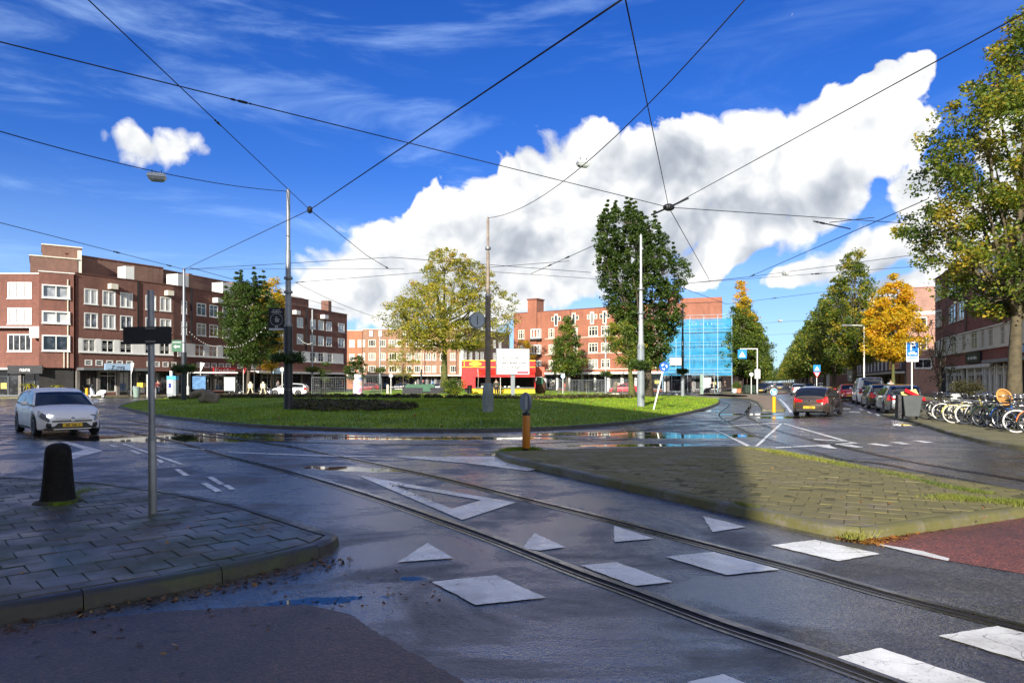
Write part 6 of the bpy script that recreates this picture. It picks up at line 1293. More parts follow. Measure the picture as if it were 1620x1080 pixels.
# pedestrian crossing signs
def zebra(px, Y, y1, y2, label, arm=None, red=False, zb=KH):
    x = (px-CX)/F*Y; t = thing('crossing_sign', label, 'traffic sign', (x,Y,zb)); za = EYE+(HY-y1)/F*Y-zb; zb2 = EYE+(HY-y2)/F*Y-zb; s = (za-zb2); xs = 0 if arm is None else PX(arm-px, Y)
    if arm is not None:
        H = za+0.08; mb = MB(); mb.lathe([(0.10,0),(0.10,2.8),(0.08,2.85),(0.08,H)], 12); mb.box(-0.35,0.35,-0.2,0.2,2.0,3.3); mb.build('pole', WHITE, t, smooth=True, auto=40); mb = MB(); mb.box(xs-0.3, 0.05, -0.05, 0.05, H-0.02, H+0.10); mb.build('gantry_arm', WHITE, t)
    else: mb = MB(); mb.lathe([(0.045,0),(0.045,zb2+0.1)], 10); mb.build('pole', WHITE, t)
    flat(rrect(xs-s/2,xs+s/2,zb2,za,0.03), -0.06, M('bright_blue_sign'), t, 'plate', 0.012); c = (za+zb2)/2; flat([(xs,c+0.33*s),(xs-0.36*s,c-0.3*s),(xs+0.36*s,c-0.3*s)], -0.075, WSIGN, t, 'white_triangle', 0.003)
    mb = MB(); mb.bar((xs,-0.08,c+0.14*s),(xs-0.02*s,-0.08,c-0.05*s),0.09*s,0.01,(0,1,0)); mb.bar((xs,-0.08,c-0.05*s),(xs+0.12*s,-0.08,c-0.25*s),0.05*s,0.01,(0,1,0)); mb.bar((xs,-0.08,c-0.05*s),(xs-0.12*s,-0.08,c-0.25*s),0.05*s,0.01,(0,1,0)); mb.ball((xs,-0.08,c+0.19*s),0.05*s,6); mb.build('walker_symbol', BLACK, t)
    if red: q = zb2-0.02; flat([(-0.55*s,q),(0.55*s,q),(0,q-0.85*s)], -0.06, RED, t, 'yield_plate', 0.01); flat([(-0.36*s,q-0.1*s),(0.36*s,q-0.1*s),(0,q-0.66*s)], -0.072, WSIGN, t, 'yield_field', 0.003)
zebra(1198, 96, 553, 567, 'crossing sign hung from a white gantry at the avenue mouth', arm=1174); zebra(1292, 72, 577, 588, 'crossing sign above a red give way triangle', red=True)
def roundsign(px, Y, py, rpx, label, col, post=WHITE, zb=KH, rimc=None):
    x = (px-CX)/F*Y; t = thing('round_sign', label, 'traffic sign', (x,Y,zb)); cz = EYE+(HY-py)/F*Y-zb; mb = MB(); mb.lathe([(0.05,0),(0.05,cz)], 10); mb.build('post', post, t); flat(circ(0,cz,PX(rpx,Y)), -0.06, rimc or col, t, 'disc', 0.01); flat(circ(0,cz,PX(rpx,Y)*0.82), -0.072, col, t, 'face', 0.003); return t, cz
roundsign(618.5, 84, 594, 3.4, 'round pale sign on a post by the tan block', GREYM); roundsign(890.5, 86, 595, 3.4, 'round blue sign near the conical tree', LBLUE); roundsign(1188.5, 88, 592, 3.0, 'round white sign beside the gantry pole', WSIGN)
t, cz = roundsign(446.5, 78, 584, 3.3, 'tall oval pale sign beside the dark mast', CREAM); t.children[1].scale = (1,1,1)
# billboard on a post
Y = 58.0; x = (811.5-CX)/F*Y; zg = ground_z(x, Y); t = thing('billboard', 'white election billboard on a grey post before the food stall', 'billboard', (x,Y,zg), R(10)); za = EYE+(HY-551)/F*Y-zg; zb_ = EYE+(HY-593)/F*Y-zg; w = PX(54,Y)
mb = MB(); mb.box(-w/2,w/2,-0.10,0.25,zb_,za); bb = mb.build('case', GREYM, t, bevel=0.04); BW = M('billboard_paper', (0.80,0.80,0.80), 0.3, var=0.02); mb = MB(); mb.box(-w/2+0.07,w/2-0.07,-0.112,-0.102,zb_+0.07,za-0.07); fc = mb.build('poster', BW, t); TX = M('poster_grey_text', (0.02,0.02,0.022), 0.5); h = za-zb_
for k, s_ in enumerate(('Op 22 november', 'kunt u stemmen voor', 'de Tweede Kamer')): text(s_, 0.265, TX, fc, (-w/2+0.42, -0.120, za-h*(0.37+0.17*k)), align='LEFT', sx=0.93, bold=0.007)
mb = MB(); mb.box(w*0.12,w/2-0.12,-0.117,-0.113,zb_+0.13,zb_+0.30); mb.build('red_strip', M('strip_red', (0.6,0.05,0.10), 0.5), fc); mb = MB(); mb.box(w*0.05,w*0.105,-0.117,-0.113,zb_+0.12,zb_+0.33); mb.build('logo_box', BLACK, fc); mb = MB(); mb.box(w*0.061,w*0.094,-0.120,-0.1175,zb_+0.16,zb_+0.29); mb.build('logo_field', WSIGN, fc)
mb = MB(); mb.box(-0.17,0.17,-0.03,0.17,0,zb_); mb.build('post', GREYP, t, bevel=0.02)
# stone bollard on the corner pavement
p = G(92, 793, KH); t = thing('bollard', 'dark mossy stone bollard with rounded top on the corner pavement', 'bollard', (p.x,p.y,KH)); BO = M('dark_stone', (0.008,0.0075,0.007), 0.75, var=0.5, scale=9, bump=0.8, bscale=30, spec=0.2)
hb = EYE+(HY-701)/F*p.y-KH; prof = [(0.215,-0.02),(0.20,0.04),(0.185,0.12),(0.165,0.35),(0.150,hb-0.16),(0.146,hb-0.10),(0.132,hb-0.05),(0.10,hb-0.015),(0.05,hb),(0.005,hb+0.003)]; mb = MB(); mb.lathe(prof, 28); mb.build('stone', BO, t, smooth=True); mb = MB(); mb.lathe([(0.30,-0.02),(0.26,0.012),(0.2,0.03)], 24); mb.build('earth_collar', JOINT, t, smooth=True)
# ================================================================== VEHICLES
def lerp_tab(tab, x): return float(np.interp(x, [a for a, b in tab], [b for a, b in tab]))
def paint(name, col, metal=0.0, rough=0.28): return M(name, col, rough, metal, var=0.03, scale=0.4, coat=1.0)
P_SILVERW = M('pearl_white_paint', (0.86,0.86,0.86), 0.35, 0.0, var=0.02, scale=0.4, coat=0.35); P_BROWN = paint('bronze_paint', (0.062,0.046,0.036), 0.4); P_SILVER = paint('silver_paint', (0.42,0.42,0.43), 0.5); P_WHITE = paint('white_car_paint', (0.78,0.78,0.77)); P_GREY = paint('grey_car_paint', (0.16,0.17,0.18), 0.5)
P_BLK = paint('black_car_paint', (0.012,0.012,0.014), 0.2); P_RED = paint('red_car_paint', (0.50,0.015,0.03)); P_LSIL = paint('light_silver_paint', (0.50,0.52,0.54), 0.4)
LAMP = M('headlamp_glass', (0.20,0.22,0.25), 0.08, 0.15, var=0.25, scale=12, coat=1.0); REDL = M('red_lamp', (0.55,0.012,0.010), 0.12, coat=1.0, var=0.3, scale=14); PLATE = M('yellow_plate', (0.85,0.52,0.02), 0.4, var=0.03); PBK = M('plate_print', (0.02,0.02,0.02), 0.5)
LIT = M('lit_lamp', (0.9,0.9,0.9), 0.2, emit=(1,0.97,0.9,14.0)); REDLIT = M('lit_tail_lamp', (0.6,0.01,0.01), 0.2, emit=(1,0.03,0.02,1.2)); TRIM = M('black_plastic', (0.018,0.018,0.019), 0.5)
TYPES = {
 'hatch': dict(L=4.3, W=1.77, H=1.46, top=[(-2.15,0.62),(-2.12,0.78),(-2.02,0.97),(-1.85,1.00),(-1.0,0.99),(0.6,0.95),(1.05,0.93),(1.5,0.86),(1.85,0.77),(2.05,0.66),(2.15,0.52)],
   roof=[(-1.98,1.0),(-1.62,1.30),(-1.40,1.385),(-0.8,1.44),(-0.2,1.46),(0.25,1.42),(0.55,1.31),(1.12,0.93)], wx=(-1.28,1.32), wr=0.315),
 'estate': dict(L=4.6, W=1.80, H=1.48, top=[(-2.3,0.62),(-2.27,0.85),(-2.18,0.99),(-1.0,0.99),(0.6,0.96),(1.15,0.94),(1.7,0.86),(2.1,0.74),(2.24,0.62),(2.3,0.5)],
   roof=[(-2.22,1.0),(-1.95,1.32),(-1.75,1.42),(-0.8,1.48),(-0.1,1.48),(0.35,1.42),(0.62,1.31),(1.2,0.94)], wx=(-1.35,1.42), wr=0.32),
 'sedan': dict(L=4.45, W=1.76, H=1.43, top=[(-2.22,0.60),(-2.2,0.85),(-2.1,0.98),(-1.5,1.0),(0.6,0.95),(1.1,0.92),(1.7,0.84),(2.05,0.72),(2.17,0.6),(2.22,0.5)],
   roof=[(-1.75,1.0),(-1.25,1.28),(-0.95,1.38),(-0.4,1.43),(0.1,1.42),(0.45,1.32),(1.15,0.92)], wx=(-1.3,1.38), wr=0.31),
 'van': dict(L=4.7, W=1.86, H=1.95, top=[(-2.35,0.6),(-2.33,1.0),(-2.28,1.15),(-1.0,1.15),(1.0,1.12),(1.45,1.08),(1.9,0.98),(2.2,0.82),(2.3,0.66),(2.35,0.5)],
   roof=[(-2.30,1.16),(-2.22,1.75),(-2.12,1.90),(-1.5,1.95),(0.2,1.95),(0.75,1.86),(1.0,1.72),(1.6,1.09)], wx=(-1.45,1.5), wr=0.33),
}
def car(label, ty, pt, loc, head, name='parked_car', cat='car', group=None, rear='plate', front=False, plate_txt=None, scale=1.0, lit=False, blind=False, z=0.0, rack=False, detail=True):
    """car body lofted through stations, forward is +x; glasshouse, lamps and trim follow its surface"""
    S = TYPES[ty]; L, W = S['L'], S['W']; H = S['H']; hl = L/2; root = thing(name, label, cat, (loc[0],loc[1],z), head, group); root.scale = (scale,)*3
    zt = lambda x: lerp_tab(S['top'], x)
    def hw(x):
        u = abs(x)/hl; k = 1.0 if u < 0.62 else 1-0.30*((u-0.62)/0.38)**2.4; return W/2*k
    def zb(x):
        b = 0.20 if abs(x) < hl-0.25 else 0.20+0.12*((abs(x)-hl+0.25)/0.25)
        for c in S['wx']:
            d = abs(x-c); r = S['wr']+0.055
            if d < r: b = max(b, S['wr']+math.sqrt(max(0,r*r-d*d)))
        return b
    xs = sorted(set(list(np.linspace(-hl, hl, 58)) + [c+s*(S['wr']+0.056) for c in S['wx'] for s in (-1,1)] + [c+s*(S['wr']+0.053) for c in S['wx'] for s in (-1,1)]))
    def ring(x):
        w, b, t = hw(x), zb(x), zt(x); h = t-b; dd = t-0.2
        f = [(0,b),(0.78*w,b),(0.955*w,b+0.0),(0.985*w,b+0.05*min(1,h)),(1.0*w,b+0.34*h),(1.0*w,b+0.55*h),(0.985*w,t-0.16*min(1,h/0.4)),(0.955*w,t-0.055),(0.90*w,t-0.008),(0.74*w,t+0.012),(0.4*w,t+0.03),(0,t+0.038)]
        return f
    rows = [[(x, s_*y, z_) for s_, (y, z_) in [(1, q) for q in ring(x)] + [(-1, q) for q in ring(x)[-2:0:-1]]] for x in xs]; m = len(rows[0]); mb = MB(); vs = [p for r_ in rows for p in r_]
    mb.add(vs, [(i*m+k, i*m+(k+1)%m, (i+1)*m+(k+1)%m, (i+1)*m+k) for i in range(len(xs)-1) for k in range(m)] + [tuple(range(m))[::-1], tuple((len(xs)-1)*m+k for k in range(m))])
    body = recalc(mb.build('body', pt, root, smooth=True, auto=32))
    def surf(x, j, side, off=0.008):
        f = ring(x); i = min(int(j), len(f)-2); t_ = j-i; y = f[i][0]*(1-t_)+f[i+1][0]*t_; z_ = f[i][1]*(1-t_)+f[i+1][1]*t_
        dy = f[i+1][0]-f[i][0]; dz = f[i+1][1]-f[i][1]; n_ = math.hypot(dy, dz) or 1; e = 0.02; wx_ = (hw(min(hl,x+e))-hw(max(-hl,x-e)))/(2*e)
        return (x - wx_*off*1.2, side*(y+off*dz/n_), z_-off*dy/n_)
    def patch(nm, x0, x1, j0, j1, side, mat, off=0.008, nx=6, nj=4, par=root, xj=None):
        mb = MB(); vs = []
        for a in range(nx+1):
            for b in range(nj+1):
                jj = j0+(j1-j0)*b/nj; xa, xb = (x0, x1) if xj is None else xj(b/nj); vs.append(surf(xa+(xb-xa)*a/nx, jj, side, off))
        mb.add(vs, [(a*(nj+1)+b, (a+1)*(nj+1)+b, (a+1)*(nj+1)+b+1, a*(nj+1)+b+1) for a in range(nx) for b in range(nj)]); return mb.build(nm, mat, par, smooth=True)
    # glasshouse
    rf = S['roof']; x0, x1 = rf[0][0], rf[-1][0]; gx = list(np.linspace(x0, x1, 34)); zbl = lambda x: zt(x)-0.01
    def gring(x, off=0.0):
        g = max(lerp_tab(rf, x), zbl(x)+0.012); b = zbl(x); k = (g-b)/(H-b); wb = hw(x)*0.93; wt = wb - (0.20 if ty != 'van' else 0.14)*min(1,k) ; n = off
        return [(wb+n, b), (wb*0.5+wt*0.5+0.012+n, b+(g-b)*0.5), (wt+0.012+n, b+(g-b)*0.86), (wt-0.03+n*0.7, b+(g-b)*0.97+n*0.5), (wt*0.80, g+n), (wt*0.4, g+0.014*k+n), (0, g+0.02*k+n)]
    def gmesh(nm, xa, xb, j0, j1, mat, off, nx=14, both=True, cut=None):
        mb = MB()
        for s_ in ((1,-1) if both else (1,)):
            vs = []; js = np.linspace(j0, j1, 5); X_ = np.linspace(xa, xb, nx+1)
            for x in X_:
                f = gring(x, off)
                for j in js:
                    i = min(int(j), 5); t_ = j-i; xx = x
                    vs.append((xx, s_*(f[i][0]*(1-t_)+f[i+1][0]*t_), f[i][1]*(1-t_)+f[i+1][1]*t_))
            mb.add(vs, [(a*5+b, (a+1)*5+b, (a+1)*5+b+1, a*5+b+1) for a in range(nx) for b in range(4)])
        return mb.build(nm, mat, root, smooth=True)
    mb = MB(); rws = [[(x, s_*y, z_) for s_, (y, z_) in [(1, q) for q in gring(x)] + [(-1, q) for q in gring(x)[-2::-1]]] for x in gx]; m = len(rws[0]); vs = [p for r_ in rws for p in r_]
    mb.add(vs, [(i*m+k, (i+1)*m+k, (i+1)*m+k+1, i*m+k+1) for i in range(len(gx)-1) for k in range(m-1)] + [tuple(range(m)), tuple((len(gx)-1)*m+k for k in range(m))[::-1]]); mb.build('glasshouse', GL_CAR, root, smooth=True, auto=40)
    zr = H-0.13 if ty != 'van' else H-0.2; ra = next(x for x in np.linspace(x0,x1,300) if lerp_tab(rf,x) >= zr); rb = next(x for x in np.linspace(x1,x0,300) if lerp_tab(rf,x) >= zr)
    gmesh('roof', ra, rb, 2.0, 6.0, pt, 0.012)
    # pillars along the glass edge
    for s_ in (1,-1):
        mb = MB()
        for (xa, xb) in ((rb-0.02, x1-0.02), (ra+0.02, x0+0.02)):
            pts = []
            for k in range(9): x = xa+(xb-xa)*k/8; f = gring(x, 0.004); pts.append((x, s_*f[2][0]*1.0-s_*0.012, f[2][1]))
            mb.tube(pts, 0.034 if xa > 0 else 0.05, 6)
        xm = (x0+x1)/2-0.05; f = gring(xm, 0.008); mb.bar((xm+0.03, s_*f[0][0], f[0][1]), (xm-0.03, s_*f[2][0], f[2][1]), 0.09, 0.02, (0,1,0)); mb.build('pillar', pt if ty != 'van' else pt, root, smooth=True)
    if ty != 'hatch' or True: gmesh('rear_quarter', x0+0.03, x0+(0.34 if ty == 'hatch' else 0.30), 0.0, 2.0, pt, 0.010, nx=5)
    if ty == 'van': gmesh('side_panel', x0+0.1, 0.1, 0.0, 2.0, pt, 0.012, nx=8)
    gmesh('window_trim', x0+0.3, x1-0.15, 0.0, 0.12, TRIM, 0.016)
    # wheels
    for c in S['wx']:
        for s_ in (1,-1):
            y = s_*(W/2-0.105); wr = S['wr']; mb = MB(); mb.lathe([(wr-0.11,-0.1),(wr-0.02,-0.1),(wr,-0.07),(wr,0.07),(wr-0.02,0.1),(wr-0.11,0.1)], 26, (c,y,wr), Matrix.Rotation(R(90),3,'X')); w_ = mb.build('wheel', TYRE, root, smooth=True, auto=40)
            mb = MB(); yo = y+s_*0.085; mb.torus((c,yo,wr), (0,1,0), wr-0.125, 0.018, 24, 6); mb.disc((c,yo-s_*0.03,wr), (0,1,0), 0.05, 0.06, 12)
            for k in range(5 if detail else 4): a = 2*PI*k/5; mb.bar((c+0.04*math.cos(a), yo-s_*0.01, wr+0.04*math.sin(a)), (c+(wr-0.12)*math.cos(a), yo-s_*0.005, wr+(wr-0.12)*math.sin(a)), 0.05, 0.03, (0,1,0))
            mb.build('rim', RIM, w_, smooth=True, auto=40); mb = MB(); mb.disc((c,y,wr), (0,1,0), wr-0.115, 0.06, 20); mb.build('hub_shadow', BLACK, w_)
    mb = MB(); mb.box(-hl+0.5, hl-0.5, -W/2+0.22, W/2-0.22, 0.17, 0.45); mb.build('underbody', TRIM, root)
    for s_ in (1,-1):
        mb = MB(); xm = x1-0.42; f = gring(xm); mb.ball((xm, s_*(hw(xm)+0.10), zt(xm)+0.06), 0.12, 8, (0.6,0.9,0.62)); mb.bar((xm, s_*(hw(xm)-0.08), zt(xm)), (xm, s_*(hw(xm)+0.05), zt(xm)+0.03), 0.04); mb.build('mirror', pt, root, smooth=True)
        patch('tail_lamp', -hl+0.03, -hl+0.30, 5.2, 7.7, s_, REDL if not lit else REDL, 0.012); patch('headlamp', hl-0.46, hl-0.0, 5.9, 7.6, s_, LAMP, 0.016)
        patch('door_seam', 0.62, 0.635, 3, 7.4, s_, TRIM, 0.004, 1, 8); patch('door_seam', -0.32, -0.305, 3, 7.4, s_, TRIM, 0.004, 1, 8); patch('sill_trim', -0.85, 0.9, 2.6, 3.2, s_, TRIM, 0.006)
        mb = MB(); mb.box(-0.13,0.07, min(s_*(hw(0)),s_*(hw(0)+0.03)), max(s_*hw(0),s_*(hw(0)+0.03)), 0.80,0.825); mb.build('door_handle', pt, root, bevel=0.008)
    # rear end
    xr = -hl-0.004; wr_ = hw(-hl)
    for s_ in (1,-1):
        zc = lerp_tab(S['top'], -hl+0.03)
        mb = MB(); q = 0.80 if ty != 'van' else 1.0; mb.box(xr-0.012, xr+0.05, *(sorted((s_*(wr_-0.005), s_*(wr_-0.30)))), 0.60, 0.60+0.0+0.13); 
        o = mb.build('tail_lamp', REDL, root, bevel=0.02); o.location.z = 0.10 if ty != 'van' else 0.2; o.location.x = 0.02
    mb = MB(); mb.box(xr-0.02, xr+0.1, -wr_+0.02, wr_-0.02, 0.25, 0.37); mb.build('rear_bumper_insert', TRIM, root, bevel=0.02)
    mb = MB(); mb.box(xr-0.03, xr-0.004, -0.26, 0.26, 0.40, 0.51); pl = mb.build('number_plate', PLATE, root)
    if plate_txt:
        q = marks(pl, -0.18, 0.18, 0, 0.06, 0.0, PBK, len(label)); q.location = (xr-0.032, 0, 0.455); q.rotation_euler = (0, 0, R(-90))
    mb = MB(); f = [gring(x0+0.02, 0.014), gring(x0+0.1, 0.014), gring(ra-0.08, 0.014)]
    # front end
    xf = hl+0.004; wf = hw(hl); mb = MB(); mb.add([(xf+0.006, s_*y, z_) for s_, y, z_ in ((1,wf*0.92,0.24),(1,wf*0.60,0.42),(-1,wf*0.60,0.42),(-1,wf*0.92,0.24))], [(0,1,2,3)]); mb.build('lower_grille', BLACK, root)
    mb = MB(); mb.box(xf-0.02, xf+0.012, -wf*0.85, wf*0.85, 0.455, 0.495); mb.build('upper_grille', BLACK, root); mb = MB(); mb.box(xf, xf+0.03, -0.26, 0.26, 0.30, 0.41); pf = mb.build('number_plate', PLATE, root)
    if plate_txt and front:
        q = marks(pf, -0.18, 0.18, 0, 0.06, 0.0, PBK, len(label)); q.location = (xf+0.032, 0, 0.355); q.rotation_euler = (0, 0, R(90))
    return root, dict(surf=surf, patch=patch, hw=hw, zt=zt, xf=xf, xr=xr, wf=wf, wr=wr_, gring=gring, ra=ra, rb=rb, x0=x0, x1=x1, hl=hl)
# the white hatchback turning on the left
A_ = R(-45); fx, fy = math.cos(A_), math.sin(A_)
cen = Vector((-13.35, 20.75, 0)) - Vector((fx, fy, 0))*2.15
tc_, k_ = car('white hatchback with lit headlamps coming round the roundabout', 'hatch', P_SILVERW, cen, A_, name='car', front=True, plate_txt=True, lit=True, scale=0.985)
for s_ in (1,-1):
    mb = MB(); mb.ball((k_['xf']-0.10, s_*(k_['wf']-0.05), 0.625), 0.055, 8, (0.6,1.7,0.75)); mb.build('lit_lamp', LIT if s_ < 0 else LAMP, tc_, smooth=True); mb = MB(); mb.ball((k_['xf']-0.04, s_*(k_['wf']-0.02), 0.36), 0.10, 8, (0.5,0.9,0.9)); mb.build('fog_lamp', TRIM, tc_, smooth=True)
mb = MB(); mb.torus((k_['xf']+0.02,0,0.535), (1,0,0), 0.055, 0.012, 16, 5); mb.add([(k_['xf']+0.02, y, z_) for y, z_ in ((-0.45,0.585),(-0.1,0.545),(-0.1,0.53),(-0.45,0.57))], [(0,1,2,3)]); mb.add([(k_['xf']+0.02, y, z_) for y, z_ in ((0.45,0.585),(0.1,0.545),(0.1,0.53),(0.45,0.57))], [(0,1,2,3)]); mb.build('grille_badge', CHROME, tc_); mb = MB(); mb.box(k_['xf'], k_['xf']+0.02, -0.5, 0.5, 0.225, 0.245); mb.build('chrome_strip', CHROME, tc_)
# wipers and mirror glass
mb = MB(); mb.tube([(1.02,0.5,0.99),(0.72,0.05,1.21)], 0.008, 4); mb.tube([(1.05,-0.1,0.99),(0.80,-0.5,1.13)], 0.008, 4); mb.build('wiper', BLACK, tc_)
# the brown hatchback driving away
hd = math.atan2(0.9343, 0.3564); rc = G(1283, 663.5); Yc = 32.5; q = Vector(((1281-CX)/F*Yc, Yc, 0)) + Vector((1.14,1.62,0))
bc, k_ = car('bronze brown hatchback driving away towards the avenue', 'hatch', P_BROWN, q, R(55), name='car', plate_txt=True, scale=0.98)
xr = k_['xr']
for s_ in (1,-1):
    mb = MB(); mb.ball((xr+0.08, s_*(k_['wr']-0.02), 0.80), 0.125, 10, (0.5,1.0,0.62)); mb.build('tail_lamp', REDL, bc, smooth=True)
mb = MB(); mb.disc((xr-0.0,0,0.80), (1,0,0), 0.045, 0.03, 14); mb.build('badge', CHROME, bc); mb = MB(); mb.box(xr+0.02, xr+0.04, -0.55,-0.35,0.44,0.53); mb.build('sticker', WSIGN, bc)
# other traffic and parked cars
def pcar(label, ty, pt, px, Y, head=None, xo=0, **kw):
    head = hd if head is None else head; return car(label, ty, pt, ((px-CX)/F*Y+xo, Y), head, **kw)[0]
pcar('silver saloon driving up the avenue ahead of the brown car', 'sedan', P_SILVER, 1263, 86, name='car', plate_txt=None)
pcar('dark oncoming car far up the avenue', 'hatch', P_GREY, 1233.5, 158, head=hd+PI, name='car'); pcar('black car driving beside the silver saloon', 'hatch', P_BLK, 1278, 92, name='car')
GP = 'cars parked along the right kerb'
pcar('grey estate car parked nearest, behind the wheelie bin', 'estate', P_GREY, 1421, 36.5, group=GP, z=0.02); pcar('black estate car parked second in the row', 'estate', P_BLK, 1392, 43.2, group=GP, z=0.02)
pcar('white van parked third with tall roof', 'van', P_WHITE, 1373, 51.0, name='parked_van', cat='van', group=GP, z=0.02); pcar('small red car parked beyond the white van', 'hatch', P_RED, 1341.5, 60.5, group=GP, z=0.02)
pcar('white car parked far right of the crossing sign', 'hatch', P_WHITE, 1296, 122, group=GP); pcar('pale car standing beyond the silver saloon', 'sedan', P_LSIL, 1275, 140, group=GP); pcar('light estate car parked deep in the avenue', 'estate', P_WHITE, 1256, 190, group=GP)
pcar('silver car parked at the far left of the avenue', 'sedan', P_LSIL, 1219, 190, head=hd+PI, name='car')
for k, (px, Y, pt, lb) in enumerate(((1204, 108, P_BLK, 'black car parked under the left avenue trees'), (1209, 122, P_GREY, 'grey car parked second on the left avenue side'), (1213, 140, P_SILVER, 'silver car parked third on the left avenue side'))): pcar(lb, 'hatch', pt, px, Y, head=hd+PI)
pcar('white hatchback passing behind the tall mast', 'estate', P_WHITE, 457, 84, head=R(183)); pcar('red car passing behind the mossy tree trunk', 'sedan', P_RED, 987, 102, head=R(172)); pcar('dark grey car before the tan block', 'hatch', P_GREY, 693, 122, head=R(180)); pcar('dark car parked below the tan block awning', 'hatch', P_BLK, 633, 128, head=R(178)); pcar('dark red car standing behind the pink column', 'hatch', paint('dark_red_paint', (0.2,0.02,0.02)), 580, 118, head=R(185))

# ---------------------------------------------------------------- bicycles
def bicycle(label, x, y, head, col, lean=0.0, wheelc=None, crate=None, z=KH, group='bicycles parked along the right pavement', seat=BLACK, fend=None, steer=0.3):
    root = thing('bicycle', label, 'bicycle', (x,y,z), 0, group); root.rotation_euler = (lean, 0, head); rs = random.Random(hash(label) % 999); fr = M('bike_'+col[0], col[1], 0.35, coat=0.5); rr = 0.345; WB = 1.08
    for k, cx in enumerate((0, WB)):
        par = root; mb = MB(); mb.torus((cx,0,rr), (0,1,0), rr-0.02, 0.026, 30, 6); w_ = mb.build('wheel', TYRE if not wheelc else wheelc, par, smooth=True)
        mb = MB(); mb.torus((cx,0,rr), (0,1,0), rr-0.045, 0.009, 30, 4); mb.tube([(cx,-0.05,rr),(cx,0.05,rr)], 0.022, 8)
        for s_ in range(14): a = 2*PI*s_/14; mb.tube([(cx,0.02*(-1)**s_,rr),(cx+(rr-0.045)*math.cos(a),0,rr+(rr-0.045)*math.sin(a))], 0.0028, 3, cap=False)
        mb.build('rim', CHROME, w_)
        mb = MB(); pts = [(cx+(rr+0.025)*math.cos(a), 0, rr+(rr+0.025)*math.sin(a)) for a in np.linspace(R(20 if k else 15), R(150 if k else 175), 12)]; mb.tube(pts, 0.020, 5); mb.build('mudguard', fend or fr, root, smooth=True)
    bb = (0.46,0,0.29); st = (0.30,0,0.78); hd_ = (0.86,0,0.90); h2 = (0.90,0,0.68)
    mb = MB(); mb.tube([bb, st], 0.022, 8); mb.tube([(0.36,0,0.60), h2], 0.025, 8); mb.tube([bb, h2], 0.025, 8); mb.tube([(0.845,0,0.95), (0.92,0,0.62)], 0.020, 8)
    for s_ in (0.045,-0.045): mb.tube([bb, (0,s_,rr)], 0.010, 6); mb.tube([(0,s_,rr), (0.33,s_*0.3,0.70)], 0.009, 6); mb.tube([(0.92,s_*0.5,0.64), (0.985,s_,0.5), (WB,s_,rr)], 0.012, 6)
    mb.build('frame', fr, root, smooth=True)
    mb = MB(); mb.tube([(0.845,0,0.95),(0.83,0,1.06)], 0.013, 6); mb.tube([(0.62,-0.28,1.05),(0.76,-0.27,1.07),(0.84,-0.12,1.06),(0.84,0.12,1.06),(0.76,0.27,1.07),(0.62,0.28,1.05)], 0.016, 6); mb.build('handlebar', CHROME, root, smooth=True)
    mb = MB(); mb.ball((0.26,0,0.95), 0.13, 8, (1.0,0.75,0.32)); mb.tube([(0.26,0,0.92),(0.30,0,0.76)], 0.013, 6); mb.build('saddle', seat, root, smooth=True)
    mb = MB(); mb.box(-0.20,0.30,-0.075,0.075,0.735,0.75); mb.tube([(-0.15,0.06,0.74),(0,0.06,rr)], 0.006, 4); mb.tube([(-0.15,-0.06,0.74),(0,-0.06,rr)], 0.006, 4); mb.build('luggage_rack', TRIM, root)
    mb = MB(); mb.lathe([(0.09,-0.01),(0.09,0.01)], 16, (0.46,-0.05,0.29), Matrix.Rotation(R(90),3,'X')); mb.bar((0.46,-0.07,0.29),(0.56,-0.07,0.15),0.02); mb.box(0.52,0.62,-0.16,-0.07,0.14,0.165); mb.box(0.0,0.46,-0.062,-0.045,0.30,0.36); mb.build('chain_case', BLACK, root); mb = MB(); mb.ball((0.93,0,0.80), 0.045, 6, (1.2,1,1)); mb.build('front_lamp', CHROME, root, smooth=True)
    if crate:
        mb = MB(); a, b, c = 0.98, 0.19, 0.80
        mb.box(a-0.17,a+0.17,-b,b,c,c+0.02)
        for q in ((a-0.17,a-0.15,-b,b),(a+0.15,a+0.17,-b,b),(a-0.15,a+0.15,-b,-b+0.02),(a-0.15,a+0.15,b-0.02,b)): mb.box(*q, c+0.02, c+0.24)
        mb.build('crate', crate, root)
    return root
CR = M('pale_crate', (0.45,0.47,0.42), 0.6); CRB = M('black_crate', (0.03,0.03,0.032), 0.6); CRW = M('cream_tyre', (0.60,0.57,0.48), 0.6)
W_T = M('white_tyre', (0.72,0.70,0.66), 0.6); K_ = ('black',(0.015,0.015,0.015)); WH = ('white',(0.75,0.74,0.72)); YE = ('yellow',(0.78,0.66,0.16)); PY = ('pale_yellow',(0.74,0.70,0.36)); SI = ('silver',(0.55,0.52,0.60))
